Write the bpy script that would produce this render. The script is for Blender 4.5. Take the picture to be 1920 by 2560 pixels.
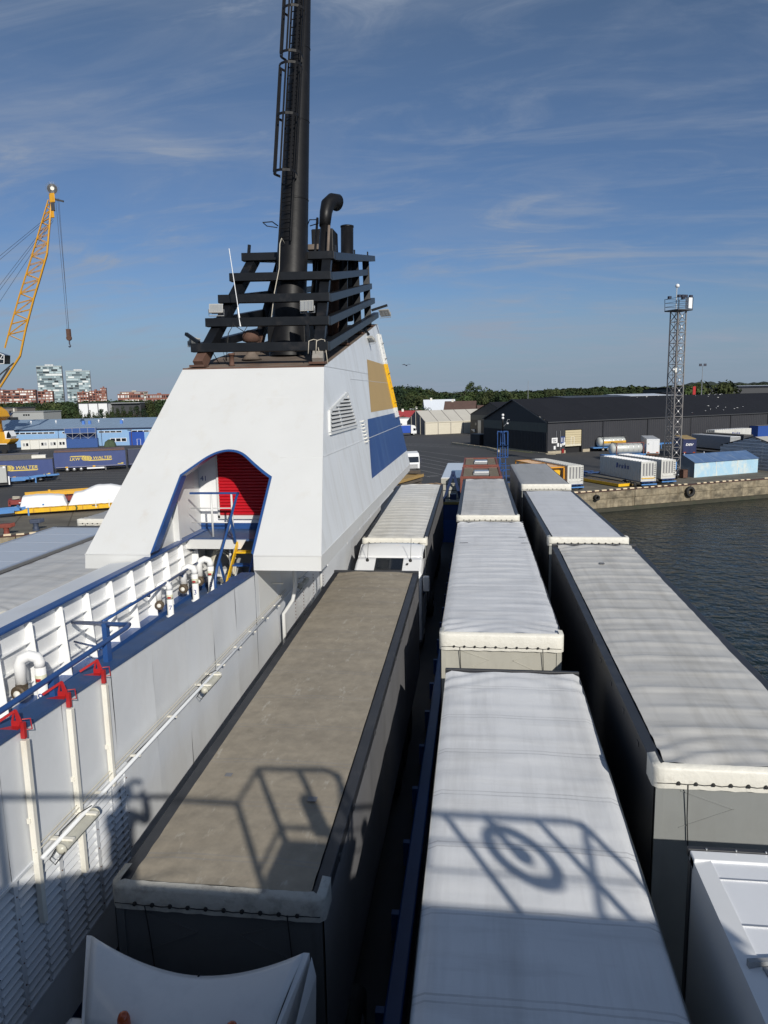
import bpy, bmesh, math, random
from math import sin, cos, pi, radians, sqrt, hypot
from mathutils import Vector, Matrix, noise
random.seed(7)
for o in list(bpy.data.objects):
    bpy.data.objects.remove(o)
S = bpy.context.scene
COL = S.collection

# ------------------------------------------------------------------ camera, sky, sun, exposure
YAW, PITCH, ROLL = radians(7.437), radians(9.132), radians(1.15)
fwd = Vector((-sin(YAW) * cos(PITCH), cos(YAW) * cos(PITCH), -sin(PITCH)))
r0 = Vector((cos(YAW), sin(YAW), 0)); u0 = r0.cross(fwd)
rgt = r0 * cos(ROLL) - u0 * sin(ROLL); upv = u0 * cos(ROLL) + r0 * sin(ROLL)
cd = bpy.data.cameras.new('camera')
cam = bpy.data.objects.new('camera', cd); COL.objects.link(cam)
m3 = Matrix((rgt, upv, -fwd)).transposed()
cam.matrix_world = Matrix.Translation((0, 0, 14.0)) @ m3.to_4x4()
cd.sensor_fit = 'VERTICAL'; cd.sensor_height = 36.0; cd.lens = 36.0 * 1816.6 / 2560
cd.clip_start = 0.05; cd.clip_end = 9000
S.camera = cam
S.render.resolution_x, S.render.resolution_y = 768, 1024

SUN_EL, SUN_AZ = radians(27.4), radians(-27.8)           # direction in which the light travels
SUN_DIR = Vector((cos(SUN_EL) * sin(SUN_AZ), cos(SUN_EL) * cos(SUN_AZ), -sin(SUN_EL)))
W = bpy.data.worlds.new('World'); S.world = W; W.use_nodes = True
nt = W.node_tree; nt.nodes.clear()
def nd(t, **k):
    n = nt.nodes.new(t)
    for a, b in k.items(): setattr(n, a, b)
    return n
out = nd('ShaderNodeOutputWorld'); bg = nd('ShaderNodeBackground')
sky = nd('ShaderNodeTexSky', sky_type='NISHITA', sun_disc=False)
sky.sun_elevation = SUN_EL; sky.sun_rotation = radians(180) + SUN_AZ
sky.air_density = 1.0; sky.dust_density = 0.15; sky.ozone_density = 2.0; sky.altitude = 0
SKY_STRENGTH = 0.066
bg.inputs['Strength'].default_value = SKY_STRENGTH
# thin high cirrus: stretched noise laid out on a cloud plane above the harbour
tc = nd('ShaderNodeTexCoord'); sep = nd('ShaderNodeSeparateXYZ')
nt.links.new(tc.outputs['Generated'], sep.inputs[0])
def mth(op, a, b=None, clamp=False):
    n = nd('ShaderNodeMath', operation=op, use_clamp=clamp)
    for i, v in enumerate((a, b)):
        if v is None: continue
        if isinstance(v, (int, float)): n.inputs[i].default_value = v
        else: nt.links.new(v, n.inputs[i])
    return n.outputs[0]
zz = mth('ADD', mth('MAXIMUM', sep.outputs[2], 0.0), 0.22)
cx = mth('DIVIDE', sep.outputs[0], zz); cy = mth('DIVIDE', sep.outputs[1], zz)
cmb = nd('ShaderNodeCombineXYZ'); nt.links.new(cx, cmb.inputs[0]); nt.links.new(cy, cmb.inputs[1])
def cloud_layer(rot, sx, sy, detail, dist, lo, hi, off, rough=.55, scale=1.0):
    mp = nd('ShaderNodeMapping'); mp.inputs['Rotation'].default_value = (0, 0, radians(rot))
    mp.inputs['Scale'].default_value = (sx, sy, 1); mp.inputs['Location'].default_value = off
    nt.links.new(cmb.outputs[0], mp.inputs[0])
    n = nd('ShaderNodeTexNoise'); n.inputs['Scale'].default_value = scale; n.inputs['Detail'].default_value = detail
    n.inputs['Roughness'].default_value = rough; n.inputs['Distortion'].default_value = dist
    nt.links.new(mp.outputs[0], n.inputs['Vector'])
    mr = nd('ShaderNodeMapRange', interpolation_type='SMOOTHSTEP')
    mr.inputs[1].default_value = lo; mr.inputs[2].default_value = hi
    nt.links.new(n.outputs['Fac'], mr.inputs[0])
    return mr.outputs[0]
c1 = cloud_layer(-16, 1.0, 3.4, 9, 1.0, .45, .72, (3.1, 1.7, 0), .60)
c2 = cloud_layer(34, 1.7, 4.6, 10, 1.5, .47, .76, (8.3, 4.4, 0), .64)
c3 = cloud_layer(8, .9, 1.9, 6, .8, .40, .66, (1.2, 9.4, 0), .6)
veil = mth('ADD', mth('MULTIPLY', c1, .62), mth('MULTIPLY', mth('MULTIPLY', c2, mth('ADD', mth('MULTIPLY', c3, .7), .3)), .95))
veil = mth('ADD', veil, mth('MULTIPLY', c3, .22), True)
mix = nd('ShaderNodeMixRGB'); mix.inputs[2].default_value = (4.5, 5.3, 6.7, 1)
tl = nd('ShaderNodeMapRange', interpolation_type='SMOOTHSTEP'); tl.inputs[1].default_value = .60; tl.inputs[2].default_value = .12
nt.links.new(sep.outputs[2], tl.inputs[0])
tint = nd('ShaderNodeMixRGB', blend_type='MULTIPLY'); tint.inputs[2].default_value = (.62, .765, 1.03, 1); nt.links.new(tl.outputs[0], tint.inputs[0])
nt.links.new(sky.outputs[0], tint.inputs[1])
hz = nd('ShaderNodeMapRange', interpolation_type='SMOOTHSTEP'); hz.inputs[1].default_value = .15; hz.inputs[2].default_value = .0; hz.inputs[4].default_value = .8
nt.links.new(sep.outputs[2], hz.inputs[0])
low = nd('ShaderNodeMixRGB'); low.inputs[2].default_value = (3.3, 4.45, 6.2, 1); nt.links.new(hz.outputs[0], low.inputs[0]); nt.links.new(tint.outputs[0], low.inputs[1])
nt.links.new(mth('MULTIPLY', veil, .75), mix.inputs[0]); nt.links.new(low.outputs[0], mix.inputs[1])
nt.links.new(mix.outputs[0], bg.inputs['Color']); nt.links.new(bg.outputs[0], out.inputs[0])

sd = bpy.data.lights.new('sun', 'SUN'); sd.energy = 4.1; sd.angle = radians(.53); sd.color = (1.0, .95, .86)
sun = bpy.data.objects.new('sun', sd); COL.objects.link(sun)
sun.rotation_euler = SUN_DIR.to_track_quat('-Z', 'Y').to_euler()
sun.location = (60, -100, 60)
S.view_settings.view_transform = 'Standard'; S.view_settings.look = 'None'
S.view_settings.gamma = 1.0; S.view_settings.exposure = 0.0; S.view_settings.use_curve_mapping = False

# ------------------------------------------------------------------ helpers
ORIGIN = {}
def V(*a): return Vector(a)

class MB:
    """collects faces of ONE mesh"""
    def __init__(self): self.v = []; self.f = []; self.m = []; self.c = 0
    def add(self, vs, fs):
        b = len(self.v); self.v += [Vector(p) for p in vs]
        for f in fs: self.f.append([b + i for i in f]); self.m.append(self.c)
        return self
    def quad(self, *p): return self.add(p, [range(len(p))])
    def box(self, x0, x1, y0, y1, z0, z1):
        vs = [(x, y, z) for z in (z0, z1) for y in (y0, y1) for x in (x0, x1)]
        return self.add(vs, [(0, 2, 3, 1), (4, 5, 7, 6), (0, 1, 5, 4), (2, 6, 7, 3), (0, 4, 6, 2), (1, 3, 7, 5)])
    def beam(self, p0, p1, w, h, up=(0, 0, 1)):
        p0, p1 = Vector(p0), Vector(p1); d = (p1 - p0).normalized(); up = Vector(up)
        if abs(d.dot(up)) > .98: up = Vector((0, 1, 0))
        s = d.cross(up).normalized() * (w / 2); u = s.cross(d).normalized() * (h / 2)
        vs = [p + a * s + b * u for p in (p0, p1) for a, b in ((-1, -1), (1, -1), (1, 1), (-1, 1))]
        return self.add(vs, [(0, 1, 2, 3), (7, 6, 5, 4), (0, 4, 5, 1), (1, 5, 6, 2), (2, 6, 7, 3), (3, 7, 4, 0)])
    def tube(self, pts, r, n=8, r1=None, cap=True, closed=False):
        pts = [Vector(p) for p in pts]; k = len(pts); b = len(self.v)
        ref = None
        for i, p in enumerate(pts):
            if closed: d = pts[(i + 1) % k] - pts[i - 1]
            else: d = pts[min(i + 1, k - 1)] - pts[max(i - 1, 0)]
            d.normalize()
            if ref is None:
                a = Vector((0, 0, 1)) if abs(d.z) < .9 else Vector((1, 0, 0)); ref = d.cross(a).normalized()
            else:
                ref = (ref - d * ref.dot(d)).normalized()
            w = d.cross(ref); rr = r if r1 is None else r + (r1 - r) * i / (k - 1)
            for j in range(n):
                t = 2 * pi * j / n; self.v.append(p + (ref * cos(t) + w * sin(t)) * rr)
        for i in range(k if closed else k - 1):
            for j in range(n):
                a0 = b + i * n + j; a1 = b + i * n + (j + 1) % n; i2 = (i + 1) % k
                self.f.append([a0, a1, b + i2 * n + (j + 1) % n, b + i2 * n + j]); self.m.append(self.c)
        if cap and not closed:
            self.f.append([b + j for j in range(n)][::-1]); self.m.append(self.c)
            self.f.append([b + (k - 1) * n + j for j in range(n)]); self.m.append(self.c)
        return self
    def prism(self, poly, off):
        n = len(poly); off = Vector(off); p = [Vector(q) for q in poly]
        self.add(p + [q + off for q in p], [list(range(n))[::-1], list(range(n, 2 * n))] +
                 [(i, (i + 1) % n, n + (i + 1) % n, n + i) for i in range(n)])
        return self
    def grid(self, fn, nu, nv):
        vs = [fn(i / nu, j / nv) for j in range(nv + 1) for i in range(nu + 1)]
        return self.add(vs, [(j * (nu + 1) + i, j * (nu + 1) + i + 1, (j + 1) * (nu + 1) + i + 1, (j + 1) * (nu + 1) + i) for j in range(nv) for i in range(nu)])
    def lathe(self, c, prof, n=16, axis='Z'):
        c = Vector(c); vs = []
        for r, h in prof:
            for j in range(n):
                t = 2 * pi * j / n
                q = {'Z': (r * cos(t), r * sin(t), h), 'X': (h, r * cos(t), r * sin(t)), 'Y': (r * sin(t), h, r * cos(t))}[axis]
                vs.append(c + Vector(q))
        k = len(prof)
        fs = [(i * n + j, i * n + (j + 1) % n, (i + 1) * n + (j + 1) % n, (i + 1) * n + j) for i in range(k - 1) for j in range(n)]
        fs += [list(range(n))[::-1], list(range((k - 1) * n, k * n))]
        return self.add(vs, fs)

def root_of(o):
    while o.parent: o = o.parent
    return o
def obj(name, mb, mats, parent=None, smooth=False, bevel=0):
    me = bpy.data.meshes.new(name)
    vs = mb.v
    if parent is not None:
        org = ORIGIN.get(root_of(parent).name)
        if org is not None: vs = [v - org for v in vs]
    me.from_pydata([tuple(v) for v in vs], [], [list(f) for f in mb.f])
    for m in (mats if isinstance(mats, (list, tuple)) else [mats]): me.materials.append(m)
    if any(mb.m): me.polygons.foreach_set('material_index', mb.m)
    bm = bmesh.new(); bm.from_mesh(me); bmesh.ops.recalc_face_normals(bm, faces=bm.faces); bm.to_mesh(me); bm.free()
    if smooth: me.polygons.foreach_set('use_smooth', [True] * len(me.polygons))
    o = bpy.data.objects.new(name, me); COL.objects.link(o)
    if parent is not None: o.parent = parent
    if bevel:
        b = o.modifiers.new('bevel', 'BEVEL'); b.width = bevel; b.segments = 2; b.limit_method = 'ANGLE'; b.angle_limit = radians(40)
    return o
def tag(o, label=None, cat=None, group=None, kind=None):
    if label: o['label'] = label
    if cat: o['category'] = cat
    if group: o['group'] = group
    if kind: o['kind'] = kind
    return o
def thing(name, label, cat, loc=(0, 0, 0), rotz=0, group=None, world=False):
    o = bpy.data.objects.new(name, None); COL.objects.link(o); o.empty_display_size = .2
    o.location = loc; o.rotation_euler = (0, 0, rotz); tag(o, label, cat, group)
    if world: ORIGIN[o.name] = Vector(loc)       # children are then given in world coordinates
    return o
def struct(name, mb, m, smooth=False): return tag(obj(name, mb, m, None, smooth), kind='structure')
def dup(root, loc, rotz=None, label=None, group=None):
    r = root.copy(); COL.objects.link(r); r.location = loc
    if rotz is not None: r.rotation_euler = (0, 0, rotz)
    if label: r['label'] = label
    if group: r['group'] = group
    for ch in list(root.children):
        c = ch.copy(); COL.objects.link(c); c.parent = r
        for g in list(ch.children):
            d = g.copy(); COL.objects.link(d); d.parent = c
    return r
def share(o, parent, mat):                       # a copy of a piece that shares its mesh
    c = o.copy(); COL.objects.link(c); c.parent = parent; c.matrix_basis = mat; return c
def text(name, body, size, pos, right, up, m, parent, depth=.004, shear=0.0, center=True, sx=1.0, bold=0.0):
    cu = bpy.data.curves.new('txt', 'FONT'); cu.body = body; cu.size = size; cu.offset = bold; cu.resolution_u = 3
    cu.extrude = 0; t = bpy.data.objects.new('txt', cu); COL.objects.link(t)
    me = bpy.data.meshes.new_from_object(t.evaluated_get(bpy.context.evaluated_depsgraph_get()))
    bpy.data.objects.remove(t)
    right = Vector(right).normalized(); up = Vector(up).normalized(); n = right.cross(up).normalized()
    xs = [v.co.x for v in me.vertices]; ys = [v.co.y for v in me.vertices]
    ox, oy = ((min(xs) + max(xs)) / 2, (min(ys) + max(ys)) / 2) if center else (min(xs), min(ys))
    mb = MB()
    mb.v = [Vector(pos) + right * ((v.co.x - ox + shear * (v.co.y - oy)) * sx) + up * (v.co.y - oy) + n * depth for v in me.vertices]
    mb.f = [list(p.vertices) for p in me.polygons]; mb.m = [0] * len(mb.f)
    bpy.data.meshes.remove(me)
    return obj(name, mb, m, parent)

# ------------------------------------------------------------------ procedural materials
def M(name, col, rough=.5, metal=0.0, var=.10, scale=3.0, bump=0.0, bscale=None, bands=0, dirt=None, damt=.5, dscale=(1, 1, 1), dlo=.5, dhi=.75,
      spec=.5, coat=0.0, bstretch=(1, 1, 1), dirt2=None, d2amt=.5, d2scale=(1, 1, 1), d2lo=.55, d2hi=.7, rnd=0.0):
    m = bpy.data.materials.new(name); m.use_nodes = True; t = m.node_tree; L = t.links.new
    p = t.nodes['Principled BSDF']; p.inputs['Roughness'].default_value = rough; p.inputs['Metallic'].default_value = metal
    p.inputs['Specular IOR Level'].default_value = spec; p.inputs['Coat Weight'].default_value = coat
    tc = t.nodes.new('ShaderNodeTexCoord'); oi = t.nodes.new('ShaderNodeObjectInfo')
    off = t.nodes.new('ShaderNodeVectorMath'); off.operation = 'SCALE'; off.inputs[0].default_value = (37, 53, 29); L(oi.outputs['Random'], off.inputs['Scale'])
    ad = t.nodes.new('ShaderNodeVectorMath'); L(tc.outputs['Object'], ad.inputs[0]); L(off.outputs[0], ad.inputs[1])
    def noi(sc, st=(1, 1, 1), det=5, ro=.6):
        mp = t.nodes.new('ShaderNodeMapping'); mp.inputs['Scale'].default_value = st; L(ad.outputs[0], mp.inputs[0])
        n = t.nodes.new('ShaderNodeTexNoise'); n.inputs['Scale'].default_value = sc; n.inputs['Detail'].default_value = det; n.inputs['Roughness'].default_value = ro
        L(mp.outputs[0], n.inputs['Vector']); return n.outputs['Fac']
    mr = t.nodes.new('ShaderNodeMapRange'); mr.inputs[1].default_value = .25; mr.inputs[2].default_value = .75
    mr.inputs[3].default_value = 1 - var; mr.inputs[4].default_value = 1 + var; L(noi(scale), mr.inputs[0])
    val = mr.outputs[0]
    if rnd:
        r2 = t.nodes.new('ShaderNodeMapRange'); r2.inputs[3].default_value = 1 - rnd; r2.inputs[4].default_value = 1 + rnd; L(oi.outputs['Random'], r2.inputs[0])
        mm = t.nodes.new('ShaderNodeMath'); mm.operation = 'MULTIPLY'; L(val, mm.inputs[0]); L(r2.outputs[0], mm.inputs[1]); val = mm.outputs[0]
    sc = t.nodes.new('ShaderNodeVectorMath'); sc.operation = 'SCALE'; sc.inputs[0].default_value = col[:3]; L(val, sc.inputs['Scale'])
    cur = sc.outputs[0]
    for dc, am, ds, lo, hi in ((dirt, damt, dscale, dlo, dhi), (dirt2, d2amt, d2scale, d2lo, d2hi)):
        if dc is None: continue
        r = t.nodes.new('ShaderNodeMapRange'); r.inputs[1].default_value = lo; r.inputs[2].default_value = hi; r.inputs[4].default_value = am
        L(noi(1.0, ds, 6, .65), r.inputs[0])
        mx = t.nodes.new('ShaderNodeMixRGB'); L(r.outputs[0], mx.inputs[0]); L(cur, mx.inputs[1]); mx.inputs[2].default_value = (*dc[:3], 1); cur = mx.outputs[0]
    if bands:      # pairs of grubby seam lines across the sheet
        sx_ = t.nodes.new('ShaderNodeSeparateXYZ'); L(tc.outputs['Object'], sx_.inputs[0])
        def mt(op, a, b):
            n = t.nodes.new('ShaderNodeMath'); n.operation = op
            for i, v_ in enumerate((a, b)):
                if isinstance(v_, (int, float)): n.inputs[i].default_value = v_
                else: L(v_, n.inputs[i])
            return n.outputs[0]
        wob = mt('MULTIPLY', mt('SUBTRACT', noi(1.4), .5), .05)
        fr_ = mt('FRACT', mt('DIVIDE', mt('ADD', sx_.outputs[1], wob), bands), 0)
        ln1 = mt('LESS_THAN', mt('ABSOLUTE', mt('SUBTRACT', fr_, .45), 0), .012); ln2 = mt('LESS_THAN', mt('ABSOLUTE', mt('SUBTRACT', fr_, .53), 0), .012)
        am = mt('MULTIPLY', mt('MULTIPLY', mt('ADD', ln1, ln2), noi(2.2)), .55)
        mx = t.nodes.new('ShaderNodeMixRGB'); L(am, mx.inputs[0]); L(cur, mx.inputs[1]); mx.inputs[2].default_value = (.22, .22, .23, 1); cur = mx.outputs[0]
    L(cur, p.inputs['Base Color'])
    if bump:
        b = t.nodes.new('ShaderNodeBump'); b.inputs['Strength'].default_value = bump; b.inputs['Distance'].default_value = .05
        L(noi(bscale or scale * 4, bstretch), b.inputs['Height']); L(b.outputs[0], p.inputs['Normal'])
    return m
GR = (.16, .13, .10)
M_white = M('white_paint', (.66, .665, .655), .38, var=.03, scale=.8, dirt=(.55, .50, .42), damt=.35, dscale=(2.2, 2.2, .25), dlo=.55, dhi=.85, dirt2=(.42, .26, .14), d2amt=.3, d2scale=(1.3, 1.3, .5), d2lo=.64, d2hi=.85, bump=.16, bscale=.7)
M_white_wall = M('white_wall_paint', (.68, .70, .725), .42, var=.04, scale=.6, dirt=(.52, .50, .46), damt=.4, dscale=(.9, .9, .14), dlo=.5, dhi=.8, bump=.25, bscale=.9, dirt2=(.40, .28, .17), d2amt=.25, d2scale=(.8, .8, .12), d2lo=.66, d2hi=.85)
M_white_clean = M('white_gloss', (.82, .83, .84), .22, var=.02, coat=.3)
M_cream = M('cream_paint', (.74, .72, .65), .45, var=.06, dirt=(.45, .30, .16), damt=.5, dscale=(3, 3, .8), dlo=.58, dhi=.8)
M_blue = M('ship_blue_paint', (.022, .075, .24), .36, var=.12, scale=2, dirt=(.05, .11, .26), damt=.5, dscale=(.7, .7, 2.5), dlo=.55, dhi=.8)
M_blue_band = M('funnel_blue_paint', (.018, .070, .24), .45, var=.08, scale=1, dirt=(.075, .15, .33), damt=.65, dscale=(.8, 1.6, .12), dlo=.5, dhi=.72)
M_blue_deck = M('deck_blue_paint', (.03, .075, .19), .55, var=.2, scale=2.5, dirt=(.09, .10, .12), damt=.6, dscale=(1.5, 1.5, 1.5), dlo=.5, dhi=.75)
M_ochre = M('funnel_ochre_paint', (.50, .33, .12), .5, var=.04, scale=.7)
M_yellow = M('yellow_paint', (.78, .46, .015), .4, var=.08, dirt=(.4, .25, .08), damt=.4, dscale=(2, 2, 2))
M_black = M('funnel_black_paint', (.007, .007, .008), .45, spec=.3, var=.25, scale=2.2, dirt=(.05, .046, .042), damt=.45, dscale=(1.2, 1.2, .5), dlo=.52, dhi=.85, bump=.12, bscale=3)
M_blackrail = M('black_rail_paint', (.007, .008, .010), .40, spec=.4, var=.3, scale=3, dirt=(.07, .06, .055), damt=.45, dscale=(2, 2, 2), dlo=.55, dhi=.8)
M_soot = M('sooty_roof', (.19, .15, .12), .8, var=.25, scale=1.2, dirt=(.05, .042, .038), damt=.8, dscale=(.7, .7, .7), dlo=.45, dhi=.7, dirt2=(.24, .12, .06), d2amt=.5, d2scale=(1.2, 1.2, 1.2))
M_rust = M('rusty_steel', (.115, .060, .042), .85, var=.3, scale=4, dirt=(.05, .035, .03), damt=.7, dscale=(2, 2, 2))
M_red = M('red_paint', (.40, .018, .020), .38, var=.1, scale=4, dirt=(.30, .05, .04), damt=.4, dscale=(5, 5, 5))
M_shutter = M('red_shutter', (.50, .008, .018), .42, var=.08)
M_dark = M('dark_void', (.012, .012, .014), .8, var=.2)
M_glass = M('dark_glass', (.012, .015, .02), .06, var=.1, spec=.8)
M_rubber = M('black_rubber', (.018, .018, .018), .75, var=.3)
M_steel = M('galvanised_steel', (.42, .43, .44), .42, .6, var=.12, scale=8)
M_alu = M('aluminium', (.62, .63, .65), .32, .7, var=.06, scale=3)
M_grey = M('grey_paint', (.30, .31, .32), .5, var=.08)
M_dgrey = M('dark_grey_plastic', (.055, .057, .062), .5, var=.1)
M_cable = M('pale_cable', (.62, .58, .48), .6, var=.12)
M_rope = M('pale_rope', (.50, .46, .38), .9, var=.15)
M_orange_glass = M('orange_lens', (.42, .07, .012), .18, var=.1, coat=.5)
M_ink = M('dark_lettering', (.03, .035, .06), .6, var=.05)
M_inkblue = M('blue_lettering', (.02, .05, .25), .6, var=.05)
M_inkwhite = M('white_lettering', (.8, .8, .8), .6, var=.05)
M_inkyellow = M('yellow_lettering', (.68, .52, .10), .6, var=.06)
def tarp(name, col, dirt, am, am2=.35, rough=.55, bands=0):
    return M(name, col, rough, bands=bands, var=.05, scale=.8, dirt=dirt, damt=am, dscale=(3.2, .22, 1), dlo=.45, dhi=.8, bump=.18, bscale=2.2, bstretch=(1, .35, 1),
             dirt2=tuple(c * .75 for c in dirt), d2amt=am2, d2scale=(.35, 2.6, 1), d2lo=.52, d2hi=.74)
M_taupe = M('taupe_tarp', (.30, .262, .205), .8, var=.16, scale=5, bands=1.13, dirt=(.50, .47, .41), damt=.5, dscale=(8, 2.6, 1), dlo=.60, dhi=.70, bump=.35, bscale=4.5, bstretch=(1, .6, 1), dirt2=(.19, .165, .13), d2amt=.45, d2scale=(.9, 1.2, 1), d2lo=.46, d2hi=.72)
M_tarp_white = tarp('white_tarp', (.72, .73, .745), (.40, .40, .40), .5, .3, bands=1.12)
M_tarp_grey = tarp('grey_tarp', (.55, .55, .545), (.30, .29, .27), .45)
M_tarp_pale = tarp('pale_tarp', (.68, .69, .71), (.44, .44, .45), .25)
M_tarp_cream = tarp('cream_tarp', (.68, .67, .635), (.42, .39, .32), .35)
M_tarp_dirty = tarp('dirty_tarp', (.57, .56, .535), (.29, .275, .24), .55)
M_tarp_dull = tarp('dull_tarp', (.40, .40, .395), (.24, .235, .225), .4)
M_cover = M('front_cover_vinyl', (.73, .71, .64), .5, var=.06, scale=4, dirt=(.30, .27, .22), damt=.6, dscale=(4, 4, 4), dlo=.56, dhi=.8, bump=.3, bscale=7)
M_cover_dirty = M('front_cover_grubby', (.47, .46, .42), .6, var=.12, scale=5, dirt=(.17, .155, .14), damt=.75, dscale=(5, 5, 5), dlo=.48, dhi=.72, bump=.4, bscale=8)
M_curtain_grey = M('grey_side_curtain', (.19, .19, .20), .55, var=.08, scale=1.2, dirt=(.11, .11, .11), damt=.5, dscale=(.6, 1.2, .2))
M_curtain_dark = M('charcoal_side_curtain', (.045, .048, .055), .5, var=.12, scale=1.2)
M_bulkhead = M('grey_bulkhead', (.235, .245, .24), .55, var=.06, scale=2, dirt=(.2, .2, .19), damt=.4, dscale=(3, 3, .6))
M_bulk_pale = M('pale_bulkhead', (.42, .41, .36), .55, var=.06, scale=2, dirt=(.27, .26, .22), damt=.4, dscale=(3, 3, .6))
M_rail = M('roof_rail_black', (.030, .032, .038), .45, var=.15, scale=3, dirt=(.10, .10, .10), damt=.3, dscale=(2, 2, 2))
M_chassis = M('chassis_black', (.02, .021, .023), .6, var=.2)
# ------------------------------------------------------------------ setting: water, quay, ground, hills
QA = V(13.5, 102.4, 0); QU = V(.888, .460, 0); QN = V(-.460, .888, 0)      # quay edge, along it, inland
def Q(a, b, z=0.0): return QA + QU * a + QN * b + V(0, 0, z)
M_water = M('harbour_water_surface', (.007, .015, .015), .10, var=.3, scale=.15, spec=.5)
_t = M_water.node_tree; _p = _t.nodes['Principled BSDF']; _p.inputs['IOR'].default_value = 1.33
_tc = _t.nodes.new('ShaderNodeTexCoord')
def _wn(sc, st, rot=0):
    mp = _t.nodes.new('ShaderNodeMapping'); mp.inputs['Scale'].default_value = st; mp.inputs['Rotation'].default_value = (0, 0, rot); _t.links.new(_tc.outputs['Object'], mp.inputs[0])
    n = _t.nodes.new('ShaderNodeTexNoise'); n.inputs['Scale'].default_value = sc; n.inputs['Detail'].default_value = 4; n.inputs['Distortion'].default_value = .6
    _t.links.new(mp.outputs[0], n.inputs['Vector']); return n.outputs['Fac']
_a = _t.nodes.new('ShaderNodeMath'); _a.operation = 'MULTIPLY_ADD'; _t.links.new(_wn(1.9, (1, .6, 1), .5), _a.inputs[0]); _a.inputs[1].default_value = .45; _t.links.new(_wn(.75, (.8, 1, 1), .3), _a.inputs[2])
_b = _t.nodes.new('ShaderNodeBump'); _b.inputs['Strength'].default_value = 1.0; _b.inputs['Distance'].default_value = .34; _t.links.new(_a.outputs[0], _b.inputs['Height']); _t.links.new(_b.outputs[0], _p.inputs['Normal'])
struct('harbour_water', MB().quad((-900, -900, -2.9), (900, -900, -2.9), (900, 700, -2.9), (-900, 700, -2.9)), M_water)

M_asphalt = M('asphalt', (.058, .058, .060), .85, var=.12, scale=.08, dirt=(.035, .035, .037), damt=.7, dscale=(.05, .02, 1), dlo=.45, dhi=.7, dirt2=(.10, .10, .10), d2amt=.5, d2scale=(.025, .06, 1), d2lo=.55, d2hi=.75)
M_apron = M('quay_concrete', (.16, .145, .115), .9, var=.15, scale=.3, dirt=(.075, .07, .06), damt=.8, dscale=(.12, .2, 1), dlo=.42, dhi=.68)
_t = M_apron.node_tree; _bt = _t.nodes.new('ShaderNodeTexBrick'); _bt.offset = 0; _bt.inputs['Scale'].default_value = 1; _bt.inputs['Brick Width'].default_value = 6; _bt.inputs['Row Height'].default_value = 4
_bt.inputs['Mortar Size'].default_value = .09; _bt.inputs['Color1'].default_value = _bt.inputs['Color2'].default_value = (1, 1, 1, 1); _bt.inputs['Mortar'].default_value = (.5, .47, .42, 1)
_mp = _t.nodes.new('ShaderNodeMapping'); _mp.inputs['Rotation'].default_value = (0, 0, -radians(27.4)); _tc = _t.nodes.new('ShaderNodeTexCoord')
_t.links.new(_tc.outputs['Object'], _mp.inputs[0]); _t.links.new(_mp.outputs[0], _bt.inputs['Vector'])
_mx = _t.nodes.new('ShaderNodeMixRGB'); _mx.blend_type = 'MULTIPLY'; _mx.inputs[0].default_value = 1
_src = _t.nodes['Principled BSDF'].inputs['Base Color'].links[0].from_socket; _t.links.new(_src, _mx.inputs[1]); _t.links.new(_bt.outputs[0], _mx.inputs[2]); _t.links.new(_mx.outputs[0], _t.nodes['Principled BSDF'].inputs['Base Color'])
struct('quay_ground', MB().quad(Q(-3500, 0), Q(3500, 0), Q(3500, 5000), Q(-3500, 5000)), M_asphalt)
struct('quay_apron', MB().quad(Q(-500, .6, .006), Q(500, .6, .006), Q(500, 19, .006), Q(-500, 17, .006)), M_apron)
M_grassland = M('grassland', (.055, .065, .028), .95, var=.3, scale=.02)
struct('far_land', MB().quad(Q(-3500, 195, .02), Q(3500, 215, .02), Q(3500, 4900, .02), Q(-3500, 4900, .02)), M_grassland)

# painted bay lines
M_line = M('road_paint', (.36, .36, .35), .7, var=.3, scale=1.5)
mb = MB()
def ln(a, b, w=.14, z=.012):
    a = V(*a, z); b = V(*b, z); s = (b - a).normalized().cross(V(0, 0, 1)) * w / 2
    mb.quad(a - s, b - s, b + s, a + s)
for a, b in (((-21, 204), (-3.5, 190)), ((-24, 197), (-3.0, 164.2)), ((-21, 184), (-3.4, 150.8)), ((-19, 174), (-3.2, 142.7)), ((-18, 163), (-3.7, 137.1)), ((-17, 154.4), (-4.7, 132.1)), ((-16, 145.5), (-5.2, 125.4)), ((-13, 133.2), (-8.1, 123.7)),
             ((-26, 208), (-6, 196)), ((-30, 214), (-8, 203))): ln(a, b)
for a, b in (((-8.6, 124.2), (-6.6, 125.3)), ((-9.0, 125.0), (-6.9, 126.1)), ((-5.7, 126.3), (-4.0, 127.2)), ((-11.6, 121.0), (-9.6, 122.1))): ln(a, b, .2)
for k in range(9):
    y0 = 137 - 3.05 * k
    ln((-98 + .4 * k, y0 + 1.5), (-52, y0 - 5.6 + .55 * k), .13)
struct('road_marking', mb, M_line)

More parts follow.
